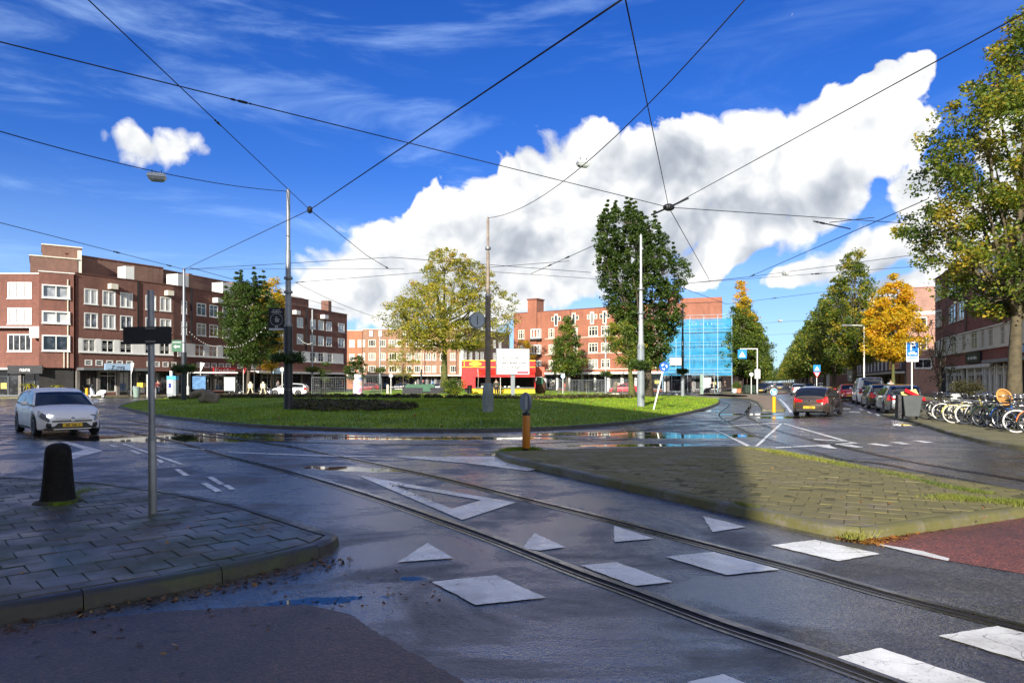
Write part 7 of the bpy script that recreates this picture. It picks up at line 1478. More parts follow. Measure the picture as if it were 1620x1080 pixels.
BK = [('bicycle with a pale plastic crate at the far end of the row', 1466, 27.8, 150, ('grey',(0.12,0.12,0.12)), None, CR), ('black bicycle with cream tyres behind the crate bicycle', 1490, 27.0, 140, K_, W_T, None),
      ('yellow framed bicycle with cream tyres', 1508, 25.4, 132, YE, CRW, None), ('pale yellow bicycle leaning on the yellow one', 1527, 24.9, 128, PY, W_T, None),
      ('white bicycle with chromed handlebar in the middle of the row', 1545, 24.4, 120, WH, None, None), ('dark green bicycle tangled in the middle', 1553, 23.2, 118, ('green',(0.02,0.05,0.03)), None, None),
      ('silver bicycle with lilac frame', 1568, 23.6, 112, SI, None, None), ('blue bicycle with black crate', 1586, 22.2, 112, ('blue',(0.015,0.08,0.35)), None, CRB),
      ('black city bicycle behind the orange one', 1598, 22.8, 105, K_, None, None), ('white tyred black bicycle at the kerb', 1608, 20.6, 150, K_, W_T, None),
      ('orange framed bicycle nearest the kerb', 1632, 19.9, 165, ('orange',(0.60,0.15,0.02)), None, None), ('tall handlebar bicycle farther back by the thin tree', 1497, 31.0, 30, K_, CRW, None),
      ('upright bicycle behind the row near the shop', 1535, 29.0, 200, ('grey',(0.12,0.12,0.12)), None, None), ('white step through bicycle behind the silver one', 1580, 25.4, 100, WH, W_T, None), ('mint bicycle partly hidden near the tree trunk', 1612, 24.4, 95, ('mint',(0.42,0.52,0.45)), None, None),
      ('white bicycle wedged behind the yellow one', 1517, 26.4, 138, WH, CRW, None), ('second white bicycle close to the dark green one', 1561, 24.9, 126, WH, W_T, None), ('grey bicycle squeezed before the mint one', 1600, 23.9, 118, SI, None, None),
      ('black bicycle standing between the silver and the blue one', 1577, 22.9, 122, K_, W_T, None), ('pale bicycle at the back near the basket', 1592, 25.8, 104, PY, None, None), ('black bicycle filling the end of the row by the kerb', 1622, 21.6, 140, K_, None, CRB), ('white bicycle beyond the crate bicycle', 1480, 28.6, 152, WH, None, None)]
for lb, px, Y, hdg, col, wc, cr_ in BK:
    bicycle(lb, (px-CX)/F*Y, Y, R(hdg+180), col, lean=random.uniform(-0.10, 0.14), wheelc=wc, crate=cr_)
# woven basket on the row
Y = 22.6; x = (1588-CX)/F*Y; t = thing('wicker_basket', 'round orange wicker basket tipped on top of the bicycles', 'basket', (x,Y,EYE+(HY-628)/F*Y)); t.rotation_euler = (R(70),R(20),0); WK = M('wicker', (0.55,0.27,0.07), 0.7, var=0.3, scale=18, bump=0.8, bscale=60)
mb = MB(); mb.lathe([(0.16,-0.14),(0.25,0.0),(0.27,0.02)], 20); mb.build('bowl', WK, t, smooth=True); mb = MB(); mb.torus((0,0,0.02), (0,0,1), 0.27, 0.025, 24, 6); mb.build('rim', WK, t, smooth=True)
# cycle racks
for k, (px, Y) in enumerate(((1516,26.0),(1535,25.2),(1556,24.0),(1578,23.0),(1600,22.0))):
    x = (px-CX)/F*Y; mb = MB(); mb.tube([(0,-0.4,0),(0,-0.4,0.75),(0,-0.3,0.85),(0,0.3,0.85),(0,0.4,0.75),(0,0.4,0)], 0.024, 8); tag(mb.build('bicycle_rack', GREYM, smooth=True, loc=(x,Y,KH), rot=(0,0,R(30))), ['steel hoop rack by the yellow bicycle','steel hoop rack by the pale yellow bicycle','steel hoop rack by the white bicycle','steel hoop rack by the lilac bicycle','steel hoop rack near the blue bicycle'][k], 'bicycle rack', 'hoops of the cycle rack')
# far bicycles before the shops (simple but real)
proto = bicycle('black bicycle parked before the shops left of the oval tree', *at(372, 88), R(10), ('black',(0.015,0.015,0.015)), group='bicycles before the shops', lean=0.1)
for k, (px, Y, lb) in enumerate(((412,92,'bicycle standing between the cream boards'),(430,93,'bicycle by the blue shop front'),(500,100,'white wheeled bicycle behind the fence'),(508,102,'second bicycle behind the fence'),(519,104,'third bicycle behind the fence'),(886,96,'bicycle leaning near the round blue sign'),(645,118,'bicycle in the rack before the tan block'),(653,118,'next bicycle in the rack before the tan block'),(1128,96,'bicycle at the edge of the scaffolding'),(60,74.5,'bicycle by the palms at the far left'),(118,76,'bicycle leaning at the grey shutter'),(205,73,'bicycle near the white scooter'))):
    x, y = at(px, Y); copy_tree(proto, None, (x,y,0.12), k*0.7, lb)

# ---------------------------------------------------------------- scooters and people
def scooter(label, x, y, head, col, z=0.0):
    t = thing('scooter', label, 'scooter', (x,y,z), head)
    for cx in (0, 1.25): mb = MB(); mb.torus((cx,0,0.24), (0,1,0), 0.19, 0.055, 20, 8); w_ = mb.build('wheel', TYRE, t, smooth=True); mb = MB(); mb.disc((cx,0,0.24), (0,1,0), 0.13, 0.07, 14); mb.build('rim', RIM, w_)
    mb = MB(); secs = [(-0.35,0.10,0.62,0.80),(-0.1,0.18,0.38,0.84),(0.25,0.20,0.30,0.82),(0.5,0.19,0.26,0.62),(0.6,0.19,0.24,0.34),(0.85,0.19,0.24,0.34),(0.95,0.20,0.26,0.80),(1.1,0.17,0.40,1.05),(1.22,0.08,0.60,1.12)]; vs = []
    for x_, w_, a, b in secs: vs += [(x_,-w_,a),(x_,-w_,b-0.05),(x_,-w_*0.6,b),(x_,w_*0.6,b),(x_,w_,b-0.05),(x_,w_,a)]
    mb.add(vs, [(i*6+k, (i+1)*6+k, (i+1)*6+(k+1)%6, i*6+(k+1)%6) for i in range(len(secs)-1) for k in range(6)] + [(0,1,2,3,4,5), tuple((len(secs)-1)*6+k for k in range(6))[::-1]]); recalc(mb.build('body', col, t, smooth=True, auto=50))
    mb = MB(); mb.ball((0.12,0,0.84), 0.3, 8, (1.3,0.5,0.22)); mb.build('seat', BLACK, t, smooth=True); mb = MB(); mb.tube([(1.0,-0.33,1.08),(1.08,0,1.12),(1.0,0.33,1.08)], 0.018, 6); mb.tube([(1.25,0,0.24),(1.10,0,1.1)], 0.03, 6); mb.build('handlebar', BLACK, t)
    mb = MB(); mb.add([(1.22,-0.18,1.05),(1.22,0.18,1.05),(1.02,0.15,1.42),(1.02,-0.15,1.42),(1.20,-0.18,1.05),(1.20,0.18,1.05),(1.0,0.15,1.42),(1.0,-0.15,1.42)], [(0,1,2,3),(7,6,5,4)]); mb.build('windscreen', LENS, t); mb = MB(); mb.ball((1.20,0,0.88), 0.08, 8); mb.build('headlamp', LAMP, t, smooth=True); return t
x, y = at(172, 70); scooter('white scooter parked at the kerb before the shops', x-0.6, y, R(185), P_WHITE, 0.0)
x, y = at(362, 84); scooter('dark scooter parked left of the oval tree trunk', x, y, R(10), P_BLK, 0.1)
x, y = at(1127, 90); scooter('black scooter being ridden past the scaffolding', x-0.6, y, R(200), P_BLK, 0.0)
SKIN = M('skin', (0.45,0.27,0.19), 0.6, var=0.05)
def person(label, x, y, z, head, top, legs, pose='stand', hair=(0.03,0.02,0.015), h=1.75, scale=1.0):
    """one continuous skinned body; trousers, jacket and hair lie over it"""
    t = thing('person', label, 'person', (x,y,z), head); k = h/1.75*scale; t.scale = (k,k,k)
    J = {'pel':(0,0,0.95,0.135),'wst':(0,0,1.12,0.125),'chs':(0,0,1.32,0.155),'nck':(0.01,0,1.50,0.06),'hd0':(0.02,0,1.58,0.08),'hd1':(0.03,0,1.66,0.095),'hd2':(0.02,0,1.74,0.06)}
    E_ = [('pel','wst'),('wst','chs'),('chs','nck'),('nck','hd0'),('hd0','hd1'),('hd1','hd2')]
    st = 0.16 if pose == 'walk' else 0.03
    for s, sg in (('l',1),('r',-1)):
        f = sg*st
        if pose == 'ride': J.update({s+'hp':(0.05,sg*0.10,0.92,0.095),s+'kn':(0.46,sg*0.17,0.86,0.07),s+'an':(0.48,sg*0.16,0.45,0.05),s+'to':(0.62,sg*0.17,0.42,0.04),s+'sh':(0.02,sg*0.19,1.40,0.06),s+'el':(0.22,sg*0.27,1.17,0.048),s+'wr':(0.50,sg*0.24,1.14,0.034),s+'hn':(0.58,sg*0.23,1.13,0.04)})
        else: J.update({s+'hp':(0,sg*0.10,0.90,0.10),s+'kn':(f*0.9+0.03,sg*0.11,0.49,0.068),s+'an':(f*1.6,sg*0.11,0.09,0.045),s+'to':(f*1.6+0.15,sg*0.13,0.04,0.038),s+'sh':(0,sg*0.19,1.42,0.06),s+'el':(-f*0.6,sg*0.25,1.14,0.047),s+'wr':(-f*1.1+0.09,sg*0.25,0.90,0.033),s+'hn':(-f*1.2+0.12,sg*0.25,0.82,0.038)})
        E_ += [('pel',s+'hp'),(s+'hp',s+'kn'),(s+'kn',s+'an'),(s+'an',s+'to'),('chs',s+'sh'),(s+'sh',s+'el'),(s+'el',s+'wr'),(s+'wr',s+'hn')]
    def skin(nm, keys, mat, grow):
        ks = [q for q in J if q in keys]; idx = {q: i for i, q in enumerate(ks)}; me = bpy.data.meshes.new(nm); me.from_pydata([J[q][:3] for q in ks], [(idx[a], idx[b]) for a, b in E_ if a in idx and b in idx], []); o = bpy.data.objects.new(nm, me); COL.objects.link(o)
        md = o.modifiers.new('s','SKIN'); 
        for q in ks: me.skin_vertices[0].data[idx[q]].radius = (J[q][3]*grow,)*2
        me.skin_vertices[0].data[0].use_root = True; sb = o.modifiers.new('d','SUBSURF'); sb.levels = 1; sb.render_levels = 1; bpy.context.view_layer.update()
        m2 = bpy.data.meshes.new_from_object(o.evaluated_get(bpy.context.evaluated_depsgraph_get())); bpy.data.objects.remove(o); bpy.data.meshes.remove(me); m2.materials.clear(); m2.materials.append(mat); m2.polygons.foreach_set('use_smooth', [True]*len(m2.polygons)); m2.name = nm; o = bpy.data.objects.new(nm, m2); COL.objects.link(o); o.parent = t; return o
    skin('body', set(J), SKIN, 1.0); skin('jacket', {'wst','chs','pel','lsh','lel','lwr','rsh','rel','rwr'}, top, 1.16); skin('trousers', {'pel','lhp','lkn','lan','rhp','rkn','ran'}, legs, 1.12)
    mb = MB()
    for s in 'lr': mb.bar(J[s+'an'][:3], J[s+'to'][:3], 0.10, 0.08)
    mb.build('shoe', BLACK, t, bevel=0.02); mb = MB(); mb.ball((J['hd1'][0]-0.015,0,1.70), 0.108, 10, (1,0.9,0.95)); mb.build('helmet' if pose == 'ride' else 'hair', BLACK if pose == 'ride' else M('hair_'+str(hair[0]), hair, 0.7), t, smooth=True)
    mb = MB(); mb.ball((0.125,0,1.64), 0.017, 6, (1,0.8,1.4)); mb.build('nose', SKIN, t); mb = MB()
    for sg in (1,-1): mb.ball((0.108,sg*0.035,1.675), 0.011, 5)
    mb.build('eye', BLACK, t); return t
CL_ = lambda n, c: M('cloth_'+n, c, 0.8, var=0.15)
x, y = at(1127, 90); person('person in dark clothes riding the black scooter', x-0.05, y-0.05, 0.0, R(200), CL_('black',(0.015,0.015,0.018)), CL_('navy',(0.02,0.025,0.04)), 'ride')
x, y = at(785, 67.5); person('person in a dark coat standing at the food stall counter', x, y, 0.2, R(80), CL_('olive',(0.06,0.06,0.045)), CL_('black',(0.015,0.015,0.018)))
x, y = at(250, 77); person('person in a dark red coat outside the shop', x, y, 0.12, R(-60), CL_('wine',(0.14,0.02,0.03)), CL_('navy',(0.02,0.025,0.04)), 'walk')
x, y = at(1086, 97); person('person in a yellow jacket at the bus shelter', x, y, 0.12, R(-80), CL_('yellow',(0.6,0.42,0.03)), CL_('navy',(0.02,0.025,0.04)))
x, y = at(1147, 99); person('person in dark clothes by the scaffold foot', x, y, 0.12, R(170), CL_('black',(0.015,0.015,0.018)), CL_('black',(0.015,0.015,0.018)), 'walk')
x, y = at(1382, 60.0); person('person behind the parked cars with a light blue jacket', x+1.5, y, 0.12, R(-110), CL_('sky',(0.25,0.38,0.5)), CL_('navy',(0.02,0.025,0.04)), 'walk')
x, y = at(440, 92); person('person in a grey coat before the blue shop', x, y, 0.12, R(-40), CL_('grey',(0.2,0.2,0.2)), CL_('navy',(0.02,0.025,0.04)), 'walk')
# ================================================================== THINGS ON THE SQUARE
def bx(name, mat, parent, x0, x1, y0, y1, z0, z1, bevel=0): mb = MB(); mb.box(x0,x1,y0,y1,z0,z1); return mb.build(name, mat, parent, bevel=bevel)
# red and yellow food stall
Y = 69; x0 = (730-CX)/F*Y; x1 = (847-CX)/F*Y; zg = 0.12; FR = M('stall_red', (0.62,0.015,0.015), 0.35, var=0.06, coat=0.3); FY = M('stall_yellow', (0.85,0.55,0.01), 0.4, var=0.05)
zf = lambda py: EYE+(HY-py)/F*Y-zg
t = thing('food_stall', 'long red and yellow food stall with an open serving hatch', 'food stall', (x0,Y,zg)); w = x1-x0; hs = PX(22, Y)
bx('side_wall', FR, t, 0, 0.08, 0, 2.4, 0.9, zf(570)); bx('back_wall', FR, t, 0.08, w, 2.3, 2.4, 0.9, zf(570)); bx('end_wall', FR, t, w-0.08, w, 0, 2.29, 0.9, zf(570)); bx('roof', FR, t, 0.081, w-0.081, 0.0, 2.29, zf(571), zf(570)-0.003)
bx('front_panel', FR, t, 0.081, hs, 0.0, 0.08, 0.9, zf(571)-0.002); bx('counter_front', FR, t, hs+0.001, w-0.081, 0.0, 0.08, 0.9, zf(614)); bx('header', FR, t, hs+0.001, w-0.081, 0.0, 0.08, zf(596), zf(571)-0.002)
bx('inside', DARK, t, 0.2, w-0.2, 1.6, 1.65, 0.9, zf(585)); bx('counter', CHROME, t, hs, w-0.1, -0.35, 0.2, zf(614)+0.001, zf(612.5)); bx('yellow_band', FY, t, 0.7, w-0.05, -0.12, -0.002, zf(622), zf(614.5)); bx('yellow_trim', FY, t, -0.02, w, -0.05, -0.002, zf(581), zf(580)); bx('yellow_trim', FY, t, -0.02, w, -0.05, -0.002, zf(571), zf(569.5)); bx('yellow_trim', FY, t, 0.25, 0.32, -0.05, -0.002, zf(580), zf(571))
mb = MB(); mb.lathe([(PX(10,Y),0),(PX(10,Y),0.03)], 26, (PX(22,Y),-0.05,zf(575.5)), Matrix.Rotation(R(90),3,'X')); o = mb.build('oval_logo', FY, t); 
for v in o.data.vertices: v.co.z = zf(575.5)+(v.co.z-zf(575.5))*0.34
marks(t, PX(16,Y), PX(28,Y), zf(575.5), 0.12, -0.082, M('oval_print', (0.75,0.62,0.02), 0.4), 9)
mb = MB(); a, b = PX(26,Y), w-0.15; mb.add([(a,-0.01,zf(584)),(b,-0.01,zf(584)),(b+0.05,-1.35,zf(594.5)),(a+0.12,-1.35,zf(594.5)),(a,-0.01,zf(584)-0.04),(b,-0.01,zf(584)-0.04),(b+0.05,-1.35,zf(594.5)-0.04),(a+0.12,-1.35,zf(594.5)-0.04)], [(0,1,2,3),(7,6,5,4),(3,2,6,7),(0,3,7,4),(1,5,6,2)]); mb.build('awning', FR, t); bx('awning_valance', FR, t, a+0.12, b+0.05, -1.38, -1.352, zf(596.5), zf(594.5))
mb = MB(); mb.tube([(a,-0.05,zf(584)),(a+0.12,-1.35,zf(596)),(a+0.02,-0.05,zf(613))], 0.03, 5); mb.tube([(PX(62,Y),-1.3,zf(597)),(PX(62,Y),-1.3,0.1)], 0.03, 6); mb.build('awning_stay', WHITE, t)
for k in range(9): mb = MB(); mb.box(hs+0.6+k*0.45, hs+0.85+k*0.45, -0.2, 0.05, zf(612.4), zf(612.4)+0.13); mb.build('food_tray', [CREAM, YELS, WHITE][k % 3], t)
for k in (0.18, 0.42, 0.8): mb = MB(); mb.lathe([(0.16,-0.1),(0.33,-0.1),(0.34,0),(0.33,0.1),(0.16,0.1)], 18, (w*k,0.25,0.34), Matrix.Rotation(R(90),3,'X')); mb.build('wheel', TYRE, t, smooth=True)
bx('chassis', BLACK, t, 0.3, w-0.3, 0.4, 2.0, 0.5, 0.895); x, y = at(743, 67); b_ = thing('waste_bin', 'black waste bin at the corner of the red stall', 'bin', (x,y,0.15)); mb = MB(); mb.lathe([(0.22,0),(0.24,1.1),(0.26,1.12),(0.2,1.2)], 14); mb.build('body', BLACK, b_, smooth=True, auto=40)
x, y = at(855, 72); t = thing('sculpture', 'dark rounded art object with a red and green heart top beside the stall', 'sculpture', (x,y,0.12)); mb = MB(); mb.ball((0,0,1.0), 1.0, 14, (0.62,0.5,1.0)); mb.build('body', M('rusty_brown', (0.10,0.045,0.03), 0.6, var=0.4, scale=3), t, smooth=True)
bx('painted_panel', M('heart_red', (0.6,0.10,0.05), 0.5, var=0.3, scale=2), t, -1.3, 0.4, -0.3, -0.2, 2.1, 3.1); bx('green_patch', GREENS, t, -0.4, 0.25, -0.52, -0.45, 1.3, 2.0)
# painted milk-bottle shaped column
def paint_patch():
    m = bpy.data.materials.new('painted_patchwork'); m.use_nodes = True; T = NT(m.node_tree); v = T.n.new('ShaderNodeTexCoord').outputs['Object']; n = T.new('ShaderNodeTexVoronoi', {'Vector': v, 'Scale': 2.3}); hs_ = T.new('ShaderNodeSeparateColor', {'Color': n.outputs['Color']})
    T.l.new(T.ramp(hs_.outputs[0], [(0.0,(0.75,0.30,0.45)),(0.22,(0.80,0.62,0.72)),(0.40,(0.35,0.42,0.72)),(0.55,(0.78,0.75,0.78)),(0.70,(0.70,0.25,0.62)),(0.85,(0.82,0.50,0.40)),(0.95,(0.12,0.05,0.10))], 'CONSTANT'), T.n['Principled BSDF'].inputs['Base Color']); T.n['Principled BSDF'].inputs['Roughness'].default_value = 0.5; return m
x, y = at(566.5, 66); t = thing('advertising_column', 'pink and lilac painted bottle shaped column on the square', 'column', (x,y,0.15)); zt_ = EYE+(HY-592)/F*66-0.15; mb = MB(); mb.lathe([(0.40,0),(0.46,0.1),(0.48,0.9),(0.46,zt_*0.62),(0.44,zt_*0.72),(0.32,zt_*0.84),(0.30,zt_*0.86)], 22); mb.build('body', paint_patch(), t, smooth=True); mb = MB(); mb.lathe([(0.37,zt_*0.86),(0.38,zt_*0.97),(0.34,zt_)], 22); mb.build('lid', WHITE, t, smooth=True, auto=40)
# temporary fence panels
def fence(label, px, Y, pw=3.4, h=2.0, rz=0.0):
    x, y = at(px, Y); t = thing('fence_panel', label, 'fence', (x,y,0.12), rz, 'temporary fence panels round the square'); mb = MB()
    mb.tube([(0,0,0),(0,0,h),(pw,0,h),(pw,0,0)], 0.032, 6); mb.tube([(0,0,0.15),(pw,0,0.15)], 0.028, 6); mb.build('frame', GREYM, t); mb = MB()
    for k in range(1, 18): mb.bar((pw*k/18,0,0.15),(pw*k/18,0,h),0.007)
    for k in range(1, 7): mb.bar((0,0,0.15+(h-0.15)*k/7),(pw,0,0.15+(h-0.15)*k/7),0.007)
    tag(mb.build('mesh', GREYM, t), kind='stuff'); bx('foot_block', CONC, t, -0.12, 0.12, -0.35, 0.35, 0, 0.13); return t
for k, (px, Y, rz) in enumerate(((493,71,0.05),(549,71,-0.04),(552,69.5,0.5),(870,74,0.3),(884,77,0.0),(905,77,0.05),(928,77,0.0),(946,77,-0.05),(960,75,0.1),(985,77,0.0),(1050,82,0.0))):
    fence(['fence panel at the left end, past the dark mast','fence panel before the pink column','angled fence panel behind the pink column','slanted fence panel right of the food stall','fence panel before the conical tree','fence panel right of the conical tree trunk','fence panel before the white shopfront','fence panel overlapping its neighbour before the red block','fence panel left of the mossy trunk','fence panel behind the mossy trunk','last fence panel towards the bus shelter'][k], px, Y, rz=rz, h=2.0 if k < 3 else 1.75)
# benches / low stage boxes
for k, (px, Y, L_, lb) in enumerate(((636, 66, 3.4, 'long dark bench with sloping green back, left of the bush'), (680, 67, 3.4, 'second dark bench beside the bush'))):
    x, y = at(px, Y); t = thing('bench', lb, 'bench', (x,y,0.14)); bx('seat', BLACK, t, 0, L_*0.58, -0.25, 0.25, 0.38, 0.46); mb = MB(); mb.add([(0,0.2,0.46),(L_*0.58,0.2,0.46),(L_*0.58,0.42,0.95),(0,0.42,0.95),(0,0.26,0.46),(L_*0.58,0.26,0.46),(L_*0.58,0.48,0.95),(0,0.48,0.95)], [(0,1,2,3),(7,6,5,4),(3,2,6,7),(0,3,7,4),(1,5,6,2)]); mb.build('backrest', BLACK, t)
    for q in (0.1, L_*0.5): bx('leg', BLACK, t, q, q+0.08, -0.2, 0.2, 0, 0.38)
x, y = at(637, 75); t = thing('market_stall', 'low green canvas covered stall behind the benches', 'covered stall', (x,y,0.3)); mb = MB(); mb.add([(0,0,0.3),(3.6,0,0.3),(3.4,0.6,1.1),(0.3,0.6,1.1),(0,1.4,0.3),(3.6,1.4,0.3)], [(0,1,2,3),(3,2,5,4),(0,3,4),(1,5,2)]); mb.build('canvas', M('green_canvas', (0.05,0.12,0.07), 0.8), t); bx('base', DARK, t, 0.1, 3.5, 0.1, 1.3, 0, 0.29)
# stone animal sculpture lying on the lawn's left
p = GL(333, 637); ST = M('weathered_stone', (0.17,0.14,0.105), 0.85, var=0.4, scale=3, bump=0.8, bscale=14); t = thing('stone_sculpture', 'reclining grey stone animal sculpture on the left of the lawn', 'sculpture', (p.x,p.y-0.3,p.z-0.08)); u = PX(1, p.y)
def skinmesh(name, pts, edges, mat, parent, lv=2):
    me = bpy.data.meshes.new(name); me.from_pydata([q[:3] for q in pts], [], []); me.clear_geometry(); me.from_pydata([q[:3] for q in pts], edges, []); o = bpy.data.objects.new(name, me); COL.objects.link(o); o.modifiers.new('s','SKIN')
    for i, q in enumerate(pts): me.skin_vertices[0].data[i].radius = (q[3], q[3])
    me.skin_vertices[0].data[0].use_root = True; sb = o.modifiers.new('d','SUBSURF'); sb.levels = lv; sb.render_levels = lv; bpy.context.view_layer.update(); m2 = bpy.data.meshes.new_from_object(o.evaluated_get(bpy.context.evaluated_depsgraph_get())); bpy.data.objects.remove(o); m2.materials.clear(); m2.materials.append(mat); m2.polygons.foreach_set('use_smooth', [True]*len(m2.polygons)); o = bpy.data.objects.new(name, m2); COL.objects.link(o); o.parent = parent; return o
pts = [(6*u,0,9*u,9*u),(14*u,0.1,5*u,7*u),(-2*u,0,15*u,7*u),(-10*u,0,19*u,6.5*u),(-20*u,-0.2,17*u,6*u),(-27*u,-0.3,10*u,5*u),(-12*u,-0.3,4*u,6*u)]
skinmesh('body', pts, [(0,1),(0,2),(2,3),(3,4),(4,5),(2,6)], ST, t)
# parking meters / blue machine
x, y = at(272, 71); t = thing('ticket_machine', 'tall blue and white ticket machine by the slender mast', 'ticket machine', (x,y,0.12)); bx('cabinet', GREYP, t, -0.35, 0.55, -0.3, 0.3, 0, 2.0); bx('front', WSIGN, t, -0.35, 0.2, -0.34, -0.302, 0.35, 1.75); bx('top', M('machine_blue', (0.05,0.35,0.65), 0.4), t, -0.37, 0.57, -0.35, 0.32, 1.76, 2.15); bx('screen', M('deep_blue', (0.01,0.03,0.25), 0.3), t, -0.2, 0.1, -0.36, -0.342, 0.9, 1.4); bx('mast_head', WSIGN, t, -0.18, 0.05, -0.1, 0.1, 2.16, 2.7)
# bus shelter with red fascia behind the sculpture
x, y = at(298, 80); t = thing('bus_shelter', 'glass bus shelter with posters behind the stone animal', 'bus shelter', (x,y,0.12), R(20)); bx('roof', WHITE, t, 0, 5.4, -0.9, 0.9, 2.55, 2.7)
for q in (0.1, 2.0, 3.9, 5.2): bx('post', GREYM, t, q, q+0.08, 0.7, 0.78, 0, 2.55)
bx('end_frame', WHITE, t, -0.05, 0.03, -0.8, 0.8, 0.1, 2.5); bx('poster', M('sea_poster', (0.10,0.22,0.42), 0.4, var=0.5, scale=2), t, 0.5, 1.9, -0.72, -0.66, 0.7, 2.2); bx('poster', M('pale_poster', (0.50,0.56,0.55), 0.4, var=0.1), t, 3.9, 5.1, -0.72, -0.66, 0.5, 2.1); bx('bench', BR_DARK, t, 2.1, 3.8, 0.2, 0.6, 0.45, 0.5)
# shelter under the scaffolding side
x, y = at(1059, 92); t = thing('bus_shelter', 'dark glass tram shelter before the blue netting', 'bus shelter', (x,y,0.12)); bx('roof', GREYP, t, 0, 6.0, -0.9, 0.9, 2.5, 2.62)
for q in (0.1, 2.2, 4.0, 5.8): bx('post', GREYP, t, q, q+0.09, -0.8, -0.7, 0, 2.5)
bx('back_glass', GL_SHOP, t, 0.2, 2.1, 0.7, 0.73, 0.3, 2.4); bx('dark_panel', BLACK, t, 2.0, 2.9, -0.3, 0.3, 0.1, 2.45); bx('map_case', WSIGN, t, 4.3, 5.4, -0.75, -0.65, 0.7, 2.1)
x, y = at(1110, 86); t = thing('info_pillar', 'slim green grey information pillar beside the tram shelter', 'pillar', (x,y,0.1)); bx('pillar', M('sage_paint', (0.22,0.30,0.24), 0.5), t, -0.2, 0.2, -0.12, 0.12, 0, 2.5)
# feather flags, boards
for px, Y, yt, yb, w, lb in ((207.5,73,573,592,5,'white feather flag before the striped window'),(402,80,577,590,4,'slanted white feather flag over the shop canopy'),(385,80,578,592,7,'red banner flag behind the oval tree'),(317,82,573,588,7,'white house shaped sign above the shelter')):
    x, y = at(px, Y); t = thing('flag', lb, 'flag', (x,y,0.12)); z0 = EYE+(HY-yb)/F*Y-0.12; z1 = EYE+(HY-yt)/F*Y-0.12; mb = MB(); mb.tube([(0,0,0),(0,0,z1)], 0.03, 6); mb.build('pole', WHITE, t); ww = PX(w, Y); mb = MB(); mb.add([(0.03,-0.02,z0),(ww*0.4,-0.02,z0+0.35*(z1-z0)),(ww,-0.05,z1-0.1),(0.03,0,z1),(0.03,0.03,z0),(ww*0.4,0.03,z0+0.35*(z1-z0)),(ww,0.0,z1-0.1),(0.03,0.05,z1)], [(0,1,2,3),(7,6,5,4),(0,4,5,1),(1,5,6,2),(2,6,7,3)]); mb.build('cloth', RED if 'red' in lb else WSIGN, t)
for px, Y, lb in ((396,76,'cream wooden trestle left of the dark mast'),(416,76,'second cream wooden trestle, nearer the mast')):
    x, y = at(px, Y); t = thing('trestle', lb, 'trestle', (x,y,0.12)); CW = M('cream_wood', (0.62,0.52,0.36), 0.7); bx('top', CW, t, -0.2, 0.3, -0.2, 0.2, 0.85, 1.35)
    for a in (-0.2, 0.25): mb = MB(); mb.bar((a*0.5,0,0.9),(a*1.8,-0.1,0),0.10); mb.build('leg', CW, t)
    bx('head', CW, t, -0.08, 0.12, -0.08, 0.08, 1.35, 1.55)
for px, Y, h, col, lb in ((137.5,74,0.95,YP,'yellow kerb bollard behind the white hatchback'),(613.5,82,1.3,CREAM,'cream block post by the tan block'),(233,72,2.4,WHITE,'white post behind the galvanised sign post'),(244.5,70,0.9,WHITE,'short white post near the ticket machine'),(297,66,1.2,WHITE,'white marker post beside the slender mast')):
    x, y = at(px, Y); mb = MB(); mb.lathe([(0.16 if h < 1.5 else 0.06,0),(0.15 if h < 1.5 else 0.06,h-0.05),(0.1 if h < 1.5 else 0.05,h)], 12); tag(mb.build('post', col, smooth=True, auto=40, loc=(x,y,0.05)), lb, 'post')
x, y = at(216, 70); t = thing('wheelie_bin', 'pale green wheelie bin near the white scooter', 'bin', (x,y,0.05)); mb = MB(); mb.lathe([(0.27,0.05),(0.36,1.0),(0.38,1.02)], 12); mb.build('body', M('pale_green', (0.22,0.30,0.26), 0.6), t); mb = MB(); mb.lathe([(0.38,1.03),(0.3,1.14)], 12); mb.build('lid', GREYP, t)
x, y = at(223, 74); t = thing('cargo_box', 'yellow and white delivery box on a moped behind the green bin', 'delivery box', (x,y,0.12)); bx('box', YELS, t, -0.3, 0.35, -0.3, 0.3, 0.95, 1.45); bx('frame', BLACK, t, -0.3, 0.5, -0.2, 0.2, 0.35, 0.94); 
for q in (-0.4, 0.7): mb = MB(); mb.torus((q,0,0.28), (0,1,0), 0.23, 0.05, 16, 6); mb.build('wheel', TYRE, t)
# palms in pots at the far left
for px, Y, s, lb in ((47,73.5,1.2,'yellow green potted palm before the black shop sign'),(90,73.5,1.0,'smaller potted palm right of the first')):
    x, y = at(px, Y); t = thing('potted_palm', lb, 'potted plant', (x,y,0.12)); mb = MB(); mb.lathe([(0.25,0),(0.35,0.5),(0.37,0.52)], 14); mb.build('pot', BLACK, t); mb = MB(); rs = random.Random(px)
    for k in range(26):
        a = rs.uniform(0,6.28); L_ = s*rs.uniform(0.7,1.1); pts = [Vector((0,0,0.6+0.1*s))] 
        for j in range(1,6): u_ = j/5; pts.append(Vector((math.cos(a)*L_*u_, math.sin(a)*L_*u_, 0.7*s+0.6+0.9*s*u_-1.2*s*u_*u_*rs.uniform(0.8,1.2)-0.3)))
        for j in range(5): p_, q_ = pts[j], pts[j+1]; n_ = Vector((-math.sin(a), math.cos(a), 0))*0.09*(1-j/6); mb.face([p_-n_, q_-n_*0.8, q_+n_*0.8, p_+n_])
    mb.build('fronds', L_ELM, t); mb = MB(); mb.tube([(0,0,0.4),(0,0,0.9)], 0.08, 8); mb.build('stem', BARK, t)
